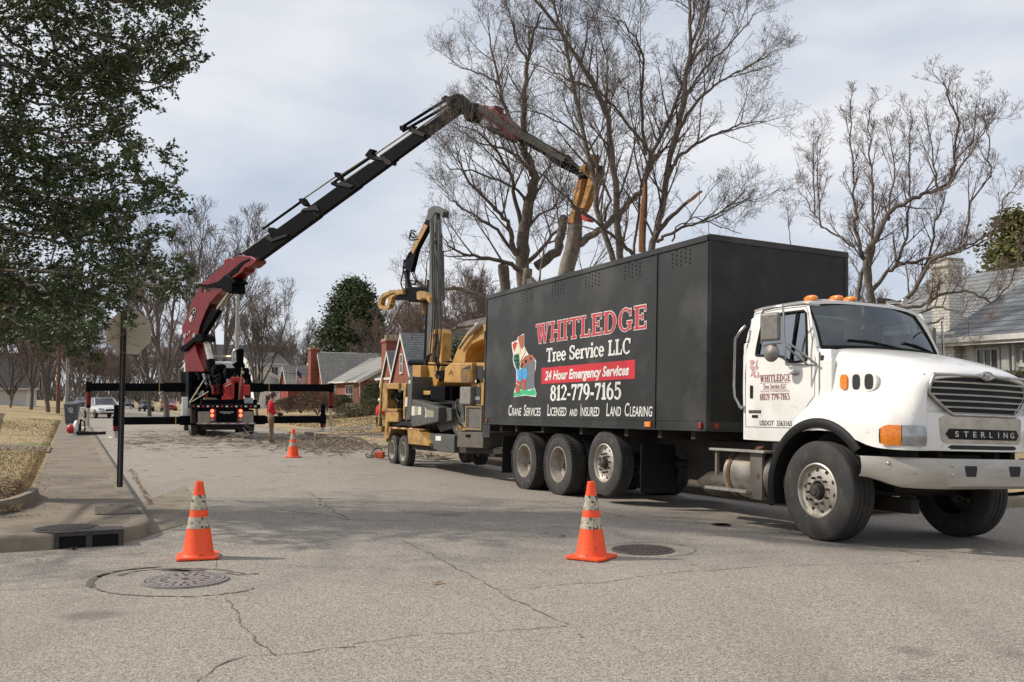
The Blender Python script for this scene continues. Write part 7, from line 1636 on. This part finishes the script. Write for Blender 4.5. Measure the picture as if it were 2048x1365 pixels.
FT = [ # px, depth, height scale, prototype, label
 (335, 70, .98, 1, 'bare tree just left of the red crane boom'), (300, 78, .85, 0, 'bare tree behind the stop sign plate'), (378, 88, .95, 1, 'tall bare tree behind the crane column'), (440, 105, 1.35, 1, 'tallest bare tree above the crane truck cab'),
 (515, 72, .74, 2, 'spreading bare tree right of the pale street light pole'), (548, 130, .85, 2, 'bare tree behind the white house roof'),
 (600, 150, .85, 0, 'far bare tree left of the brick bungalow'), (575, 165, .9, 3, 'distant bare tree behind the flag'), (632, 160, .8, 3, 'far tree touching the left side of the big pine'),
 (800, 108, .85, 3, 'bare tree between the pine and the cottage chimney'), (762, 112, .75, 4, 'small bare tree right of the big pine'), (850, 85, .85, 3, 'reddish bare tree behind the loader mast'), (905, 75, .80, 4, 'reddish bare tree left of the truck body'), (940, 90, 1.0, 2, 'bare tree behind the discharge chute'), (820, 120, 1.0, 0, 'far bare tree above the cottage gables'),
 (20, 90, .85, 4, 'pinkish bare tree over the garage roof'), (-30, 70, .85, 3, 'bare tree at the left frame edge over the lawn'), (62, 85, .9, 3, 'bare tree right of the garage'), (98, 78, .85, 1, 'thick bare tree beside the brown pole'), (150, 130, 1.05, 3, 'bare tree beyond the grey pole'), (185, 150, .9, 4, 'dark bare tree at the end of the street'), (210, 190, .95, 4, 'far bare tree above the white sedan'), (235, 170, .8, 3, 'far bare tree behind the sign post'), (262, 140, .62, 4, 'low bare tree above the black sedan'), (290, 120, .70, 3, 'bare tree above the red crossover'), (330, 150, .9, 4, 'far bare tree left of the crane truck cab'),
 (120, 200, 1.2, 4, 'far dark tree beyond the garage'), (170, 230, 1.1, 2, 'far bare tree where the street vanishes'), (-60, 100, 1.0, 1, 'bare tree behind the garage roof'), (40, 150, 1.25, 3, 'tall far tree above the garage roof'), (360, 180, 1.0, 0, 'far bare tree behind the cab mirror'), (400, 210, 1.1, 3, 'far bare tree behind the deck machinery'), (690, 170, .9, 4, 'far tree behind the pine'), (1000, 70, .8, 3, 'bare tree hidden behind the truck body'), (1640, 45, .55, 2, 'slender bare tree right behind the truck body corner'), (225, 260, 1.3, 4, 'hazy far tree left of the sign post'), (300, 240, 1.3, 3, 'hazy far tree behind the parked cars'), (250, 300, 1.4, 2, 'hazy tree at the end of the street')]
used = set(); rnd = random.Random(9)
for i, (px, d, s, k, lb) in enumerate(FT):
    r = ray(px, 795); p = Vector((r.x / r.y * d, d, .0)); M = Matrix.Translation(p) @ Matrix.Rotation(rnd.uniform(0, 6.28), 4, 'Z') @ Matrix.Scale(s, 4)
    o = protos[k]
    if k in used: o = copy_tree(o, M)
    else: used.add(k); o.matrix_world = M
    o['label'] = lb
# far-off wood closing the view
g = MB(); rnd = random.Random(66)
for _ in range(9000):
    px = rnd.uniform(-300, 1250) if rnd.random() < .8 else rnd.uniform(1700, 2500); d = rnd.uniform(240, 420); r = ray(px, 795); h = rnd.uniform(5, 12) * (1 + .3 * sin(px * .02)); p = Vector((r.x / r.y * d, d, rnd.uniform(-1, h * .5))); a = rnd.uniform(-.5, .5); w_ = rnd.uniform(.08, .3)
    q = p + Vector((sin(a) * h * .5, 0, cos(a) * h * .5)); g.add([p - Vector((w_, 0, 0)), p + Vector((w_, rnd.uniform(-1, 1), 0)), q], [(0, 1, 2)])
tag(g.build('distant_wood', mat('distant_twigs', (.13, .11, .10), (.09, .08, .075), .05, .95)), 'distant leafless wood closing the end of the street', 'wood', kind='stuff')
# leafy trees
def leafcloud(g, pts, n, size, spread, rnd, flat=.6):
    for _ in range(n):
        c = rnd.choice(pts); p = c + Vector((rnd.gauss(0, spread), rnd.gauss(0, spread), rnd.gauss(0, spread * .8)))
        a = Vector((rnd.gauss(0, 1), rnd.gauss(0, 1), rnd.gauss(0, flat))).normalized(); b = a.orthogonal().normalized(); b = rotv(b, a, rnd.uniform(0, 6.28)); l = size * rnd.uniform(.6, 1.3)
        g.add([p - a * l, p + b * l * .45, p + a * l, p - b * l * .45], [(0, 1, 2, 3)])
def evergreen(name, label, px, d, h, rad, seed, mats, n=70, shape=1.0, per=150, z0=.12, size=.26, cat='tree', grp=None, base=0, sp=.42):
    rnd = random.Random(seed); r = ray(px, 795); p = Vector((r.x / r.y * d, d, base)); t = thing(name, label, cat, at(p), grp)
    g = MB(); g.tube([(0,0,-.3), (0,0,h * .5), (0,0,h * .95)], [h * .02, h * .014, .02], 8)
    C_ = []
    for k in range(n):
        z = h * (z0 + (1 - z0) * rnd.random() ** .9); f = (z / h - z0) / (1 - z0); rr = rad * (1 - f ** 1.6) ** .6 * (.45 + .55 * min(1, f * 5 + .3)) * rnd.uniform(.55, 1.0); a = rnd.uniform(0, 2*pi); c = Vector((cos(a) * rr, sin(a) * rr, z)); C_.append(c); g.tube([Vector((0, 0, z * .85)), c], [.05, .02], 3, caps=False)
    g.build('trunk', M_bark, t, smooth=60)
    g = MB()
    for c in C_: leafcloud(g, [c], per, size, sp * rad / 3, rnd)
    g.build('crown', mats, t); return t
M_pine = mat('pine_needles', (.042, .062, .024), (.075, .095, .038), .8, .9, c3=(.085, .085, .045), s3=.5, lo3=.55, hi3=.75)
M_pine2 = mat('yellow_green_foliage', (.13, .125, .035), (.075, .085, .025), .8, .9, c3=(.20, .17, .06), s3=.9, lo3=.5, hi3=.75)
M_holly = mat('holly_leaf', (.036, .060, .016), (.070, .092, .024), 2.5, .45, 0, 0, 40, 4, .4, .65, c3=(.095, .085, .03), s3=1.1, lo3=.58, hi3=.75, spec=.4)
M_hedge = mat('hedge_leaf', (.10, .085, .02), (.055, .055, .018), 3, .8)
M_shrub = mat('brown_shrub', (.13, .075, .05), (.09, .06, .04), 3, .9)
M_shrubg = mat('green_shrub', (.045, .06, .025), (.075, .085, .035), 3, .9)
evergreen('pine_tree', 'large dark green pine standing behind the brick bungalow roofs', 706, 125, 16.2, 5.5, 1, M_pine, 260, per=170, size=.24, sp=.42)
evergreen('evergreen_tree', 'yellowish evergreen tree above the white brick house roof', 2045, 42, 9.4, 2.7, 2, M_pine2, 90, per=150, size=.13, z0=.35, sp=.45)
evergreen('evergreen_tree', 'small dark evergreen between chipper mast guard and chute', 925, 52, 4.6, 1.4, 3, M_pine, 40, per=90, size=.14)
def shrub(name, label, p, w_, h, m, seed, n=1600, size=.07, cat='shrub'):
    rnd = random.Random(seed); t = thing(name, label, cat, at(p)); g = MB(); s = MB()
    for _ in range(n):
        a, b = rnd.uniform(0, 2*pi), rnd.random() ** .4; z = rnd.random() ** .7; rr = w_ * b * math.sqrt(max(0, 1 - (z * .95) ** 2.4)); q = Vector((cos(a) * rr, sin(a) * rr, .05 + z * h)); leafcloud(g, [q], 1, size, .03, rnd)
    for _ in range(24): a = rnd.uniform(0, 6.28); s.tube([(0, 0, -.1), (cos(a) * w_ * .4, sin(a) * w_ * .4, h * .6), (cos(a) * w_ * .8, sin(a) * w_ * .8, h * .95)], [.02, .012, .006], 3, caps=False)
    s.build('stems', M_bark, t); g.build('foliage', m, t)
for px, py, d, w_, h, m, n, lb in ((602, 822, 70, 1.5, 1.2, M_shrub, 1600, 'brown leafless shrub left of the brick bungalow garden'), (635, 826, 66, 1.9, 1.7, M_shrub, 2200, 'large reddish brown shrub right of the orange distant cone'), (575, 822, 74, 1.3, 1.0, M_shrub, 1200, 'low brown shrub behind the man in red'), (684, 822, 76, 1.0, 1.3, M_shrubg, 1800, 'green shrub below the white window of the bungalow'), (700, 832, 66, 1.1, .9, mat('pale_shrub', (.28,.25,.17), (.12,.12,.06), 4, .9), 1200, 'pale flowering shrub right of the jack legs'), (746, 824, 80, 1.3, 2.5, M_shrubg, 2600, 'tall dark green bush at the brick bungalow corner'), (722, 834, 68, 1.2, .6, M_shrub, 900, 'low brown ground shrub at the lawn edge'), (752, 825, 60, 1.0, .9, M_shrubg, 900, 'round green bush behind the person by the chipper'), (662, 814, 82, 1.3, 1.0, M_shrubg, 1500, 'green hedge bush behind the outrigger beam'), (275, 800, 150, 3, 2.2, M_shrubg, 1500, 'dark green bush beyond the black sedan')):
    r = ray(px, py); p = O0 + r * (d / r.y); p.z = max(-.15, p.z - .1); shrub('garden_shrub', lb, p, w_, h, m, int(px), int(n * 1.6), .03 + d * .0006)
# clipped hedge before the white house
t = thing('hedge', 'clipped yellow green hedge below the windows of the white brick house', 'hedge', HM(9, 20.6, -.2)); g = MB(); rnd = random.Random(4)
for _ in range(15000):
    x, y, z = rnd.uniform(0, 1.1), rnd.uniform(0, 10.2), rnd.uniform(.2, 2.32); f = rnd.random()
    if f < .45: x = rnd.uniform(-.05, .04)
    elif f < .8: z = 2.3 + rnd.gauss(0, .03)
    leafcloud(g, [Vector((x, y, z))], 1, .038, .012, rnd)
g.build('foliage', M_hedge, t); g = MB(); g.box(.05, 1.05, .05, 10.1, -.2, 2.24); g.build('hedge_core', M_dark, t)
# the evergreen overhanging from the left
LEAF = []
def leafer(pts, rnd):
    for a, b in zip(pts, pts[1:]):
        for _ in range(3):
            LEAF.append(a.lerp(b, rnd.random()))
PH = dict(n=[3.4, 5], perm=0, ang=[(25, 60), (30, 65)], up=[.12, .10], L=[(.35, .95), (.16, .42)], r=[.016, .007], seg=[6, 4], wig=[.12, .16], tip=.003, t0=.12, trop=.05, leaf=leafer, leaflvl=1)
TC = Vector((-8.8, 12.6, 0))
HB = [[(-200,-60),(-60,60),(120,-5),(250,2),(340,6),(385,0)], [(-100,-160),(60,-60),(130,90),(230,150),(310,165),(365,140)], [(0,-120),(90,-40),(150,55),(250,95),(320,70),(362,85)], [(-200,120),(-80,180),(80,205),(200,222),(285,205)], [(-200,180),(-80,240),(60,262),(160,290),(225,275),(285,295)], [(-200,260),(-80,330),(60,380),(170,400),(240,372),(290,352)], [(-200,230),(-80,300),(100,410),(200,442),(290,422),(352,385)], [(-200,330),(-80,420),(80,470),(200,482),(300,470)], [(-200,430),(-80,500),(80,540),(180,562),(250,548),(290,538)], [(-160,500),(-60,560),(100,600),(200,598),(290,572),(395,552)], [(-160,540),(-60,600),(60,620),(130,660),(185,688),(215,688)], [(-160,600),(-60,630),(20,640),(70,655),(110,640)], [(-100,-60),(0,60),(100,140),(200,150),(260,135)], [(-200,60),(-60,120),(60,150),(160,190),(240,180)], [(-200,380),(-60,400),(80,430),(180,460),(250,440)], [(-200,480),(-60,520),(60,560),(140,600),(200,622)], [(-100,-200),(50,-120),(200,-60),(320,-40),(400,-20)], [(-200,520),(-80,560),(20,600),(90,610),(160,600)], [(-200,200),(-60,230),(40,300),(120,340),(200,330)]]
rnd = random.Random(77); t = thing('evergreen_tree', 'dark small leaved evergreen overhanging the pavement and stop sign from the left', 'tree', at(TC))
tr = MB(); cr = MB(); tr.tube([TC + Vector((0,0,-.3)), TC + Vector((.1,.1,2.5)), TC + Vector((.2,0,6)), TC + Vector((.1,.1,10))], [.26, .21, .15, .05], 10)
for k, hb in enumerate(HB):
    for lay in range(2):
        d0 = 12.3 + rnd.uniform(-.5, .7); d1 = rnd.uniform(9.6, 12.6) if lay == 0 else rnd.uniform(11.5, 13.6)
        off = (0, 0) if lay == 0 else (rnd.uniform(-55, -15), rnd.uniform(-28, 28)); px = [(x + off[0], y + off[1]) for x, y in hb]
        m = len(px); P3 = [W(x, y, d0 + (d1 - d0) * (i / (m - 1))) for i, (x, y) in enumerate(px)]
        st = TC + Vector((0, 0, min(9.5, max(1.6, P3[0].z - .6)))); pts = [st.lerp(P3[0], .5)]; pts = [st] + [st.lerp(P3[0], .5) + Vector((0, 0, .1))]
        for a, b in zip(P3, P3[1:]):
            for i in range(4): pts.append(a.lerp(b, i / 4) + Vector((rnd.gauss(0, .02), rnd.gauss(0, .02), rnd.gauss(0, .02))))
        pts.append(P3[-1]); rad = [.03 * (1 - i / (len(pts) - 1)) ** .9 + .005 for i in range(len(pts))]
        tr.tube(pts, rad, 5, caps=False); vis = pts[2:]; spawn(cr, vis, rad[2:], 0, rnd, PH)
for c in LEAF[:]: pass
lf = MB()
def insign(p):
    y = p.y * CP + (p.z - EYE) * SP; px = 1024 + FPX * p.x / y; py = 682.5 - FPX * (-p.y * SP + (p.z - EYE) * CP) / y; return 205 < px < 312 and py > 655
LEAF = [c for c in LEAF if not insign(c)]
for c in LEAF:
    for _ in range(2):
        p = c + Vector((rnd.gauss(0, .018), rnd.gauss(0, .018), rnd.gauss(0, .018))); a = Vector((rnd.gauss(0, 1), rnd.gauss(0, 1), rnd.gauss(-.1, .7))).normalized(); b = rotv(a.orthogonal().normalized(), a, rnd.uniform(0, 6.28)); l = .031 * rnd.uniform(.6, 1.25); n_ = a.cross(b)
        lf.add([p, p + a * l * .7 + b * l * .5 + n_ * l * .12, p + a * 2 * l, p + a * l * .7 - b * l * .5 + n_ * l * .12], [(0, 1, 2, 3)])
YX = [(-60, 330), (0, 330), (100, 320), (150, 300), (200, 230), (270, 170), (300, 200), (400, 240), (450, 200), (550, 230), (600, 200), (640, 150), (680, 90)]
def xmax(y):
    for (a, b), (c, d) in zip(YX, YX[1:]):
        if a <= y <= c: return b + (d - b) * (y - a) / (c - a)
    return 60
for k in range(600):
    y = rnd.uniform(-60, 655); x = xmax(y) - 34 - (xmax(y) + 110) * rnd.random() ** .95; d = rnd.uniform(11.2, 14.2)
    c = W(x, y, d)
    if x > 195 and y > 560: continue
    if rnd.random() < .35: cr.tube([c, c + Vector((rnd.uniform(.2, .5), rnd.uniform(-.3, .3), rnd.uniform(-.1, .2)))], [.006, .003], 3, caps=False)
    leafcloud(lf, [c], 26, .034, .13, rnd)
# the rest of the crown, out of the frame, that shades the pavement and the road
for k in range(60):
    a = rnd.uniform(0, 2*pi); z = rnd.uniform(2.4, 10.5); rr = 4.3 * math.sqrt(max(0, 1 - ((z - 5.5) / 5.6) ** 2)) * rnd.uniform(.35, 1); c = TC + Vector((cos(a) * rr, sin(a) * rr, z))
    if c.x / c.y > -.60 and z < 8: continue
    tr.tube([TC + Vector((0, 0, z * .8)), c], [.05, .015], 4, caps=False); leafcloud(lf, [c], 170, .06, .42, rnd)
tr.build('trunk', M_bark, t, world=True, smooth=60); cr.build('twigs', M_twig, t, world=True); lf.build('crown', M_holly, t, world=True)

# ---------------------------------------------------------------- debris, leaves, grass
g = MB(); rnd = random.Random(12); hl = MB()
def stick(px, py, L_, r, lift=.03):
    p = PG(px, py); a = rnd.uniform(0, 2*pi); n = 4; pts = [p + Vector((0, 0, r))]; d = Vector((cos(a), sin(a), rnd.uniform(0, lift)))
    for i in range(n): d = (d + Vector((rnd.gauss(0, .25), rnd.gauss(0, .25), rnd.gauss(0, .05)))).normalized(); q = pts[-1] + d * L_ / n; q.z = max(q.z, gz(q) + r); pts.append(q)
    g.tube(pts, [r, r, r * .8, r * .6, r * .3], 4, caps=False)
for _ in range(900): stick(rnd.uniform(240, 800), rnd.gauss(884, 9), rnd.uniform(.1, .5), rnd.uniform(.004, .010))
for _ in range(2300): stick(rnd.gauss(690, 65), rnd.gauss(884, 10), rnd.uniform(.15, .8), rnd.uniform(.005, .018), .35)
for _ in range(150): stick(rnd.uniform(280, 560), rnd.gauss(880, 5), rnd.uniform(.3, 1.0), rnd.uniform(.005, .010), .25)
for _ in range(400): stick(rnd.uniform(820, 1000), rnd.gauss(905, 8), rnd.uniform(.2, 1.0), rnd.uniform(.008, .025), .2)
for _ in range(110): stick(rnd.uniform(240, 800), 895 + 60 * rnd.random() ** 2, rnd.uniform(.04, .22), rnd.uniform(.002, .005))
tag(g.build('brush_debris', mat('broken_twig', (.20,.155,.115), (.32,.26,.20), 6, .9)), 'broken twigs and brush littering the road by the machines', 'debris', kind='stuff')
for i, (px, py, lb, s) in enumerate(((455, 884, 'pale arching cut branch on the road behind the crane truck', 1), (520, 887, 'cut branch lying right below the crane truck tail', -1), (660, 892, 'forked cut branch lying before the timber pad', 1), (740, 892, 'cut branch lying left of the chipper wheels', -1))):
    p = PG(px, py); t = thing('cut_branch', lb, 'branch', at(p, rnd.uniform(-.5, .5)), 'cut branches on the road'); b = MB()
    m = [(0,0,.03),(.35*s,0,.28),(.8*s,.1,.34),(1.3*s,.1,.18),(1.7*s,0,.04)]; b.tube(m, [.03,.026,.02,.015,.008], 6)
    for k in range(5): q = Vector(m[1 + k % 3]); b.tube([q, q + Vector((rnd.uniform(-.3,.5)*s, rnd.uniform(-.4,.4), rnd.uniform(-.1,.25))), q + Vector((rnd.uniform(0,.9)*s, rnd.uniform(-.6,.6), rnd.uniform(-.1,.1)))], [.012,.009,.004], 4)
    b.build('wood', M_bark_pale, t)
g = MB(); rnd = random.Random(6)
def leaf(px, py, s=.05):
    p = PG(px, py) + Vector((0, 0, .012)); a = rnd.uniform(0, 6.28); d = Vector((cos(a), sin(a), rnd.uniform(-.2, .4))); b = Vector((-sin(a), cos(a), rnd.uniform(.1, .5)))
    g.add([p - d * s, p + b * s * .5, p + d * s, p - b * s * .4 + Vector((0,0,s*.3))], [(0,1,2,3)])
for q in ((145,1100,.09),(185,1091,.05),(40,1098,.05),(58,1100,.05),(75,1123,.05),(880,1168,.05),(870,1170,.04),(1125,1074,.05),(1120,1076,.04),(1240,1036,.04),(1295,1050,.03),(1383,1131,.035),(1160,1275,.03),(690,1152,.02),(640,1012,.04),(806,1023,.03)): leaf(*q)
for _ in range(260): t_ = rnd.random(); leaf(262 + 40 * t_ + rnd.gauss(0, 3), 940 + 70 * t_, rnd.uniform(.015, .035))
for _ in range(150): leaf(rnd.uniform(230, 1000), rnd.uniform(900, 1050), rnd.uniform(.008, .02))
for _ in range(60): leaf(rnd.uniform(0, 70), rnd.uniform(1096, 1102), rnd.uniform(.01, .03))
tag(g.build('fallen_leaves', mat('dead_leaf', (.26,.13,.06), (.16,.09,.05), 30, .8)), 'dry brown leaves scattered along gutter and road', 'leaves', kind='stuff')
g = MB(); rnd = random.Random(14)                       # litter on the pavement and lawn edge
for _ in range(420):
    u, v = 12 + 16 * rnd.random() ** 1.5, rnd.gauss(-.45, .12) if rnd.random() < .7 else rnd.uniform(-.4, .7); p = RW(u, v, .165); a = rnd.uniform(0, 6.28); s = rnd.uniform(.01, .028); d = Vector((cos(a), sin(a), .2)); b = Vector((-sin(a), cos(a), .3)); g.add([p - d*s, p + b*s*.5, p + d*s, p - b*s*.5], [(0,1,2,3)])
for _ in range(5200):
    u, v = 12.1 + 4.2 * rnd.random() ** 1.3, rnd.uniform(-4, -.6); p = RW(u, v, .215 + max(0, (-.5 - v)) * .075); a = rnd.uniform(0, 6.28); s = rnd.uniform(.015, .035); d = Vector((cos(a), sin(a), .2)); b = Vector((-sin(a), cos(a), .5)); g.add([p - d*s, p + b*s*.5, p + d*s, p - b*s*.5], [(0,1,2,3)])
tag(g.build('leaf_litter', mat('litter', (.17,.08,.045), (.10,.055,.035), 30, .9)), 'brown leaf litter along the edge of the left lawn', 'leaves', kind='stuff')
g = MB(); rnd = random.Random(15)
def blades(n, uf, vf, zf, h):
    for _ in range(n):
        u, v = uf(), vf(); p = RW(u, v, zf(u, v)); a = rnd.uniform(0, 6.28); d = Vector((cos(a), sin(a), 0)); w_ = .006 + .0006 * (u - 10); hh = h * rnd.uniform(.5, 1.3)
        g.add([p - d * w_, p + d * w_, p + Vector((rnd.gauss(0, .02), rnd.gauss(0, .02), hh))], [(0,1,2)])
blades(26000, lambda: 12.6 + 15 * rnd.random() ** 1.3, lambda: -.52 - 6.5 * rnd.random() ** 1.6, lambda u, v: .16 + min(.75, (-.5 - v) * .075) - .0, .06)
blades(9000, lambda: rnd.uniform(28.5, 60), lambda: -.5 - 8 * rnd.random() ** 1.5, lambda u, v: .16 + min(.75, (-.5 - v) * .075), .06)
blades(9000, lambda: rnd.uniform(30, 70), lambda: 12 + 8 * rnd.random(), lambda u, v: lawn_r(u, v), .07)
tag(g.build('grass', M_grass), 'short dormant tan grass on the lawns', 'grass', kind='stuff')
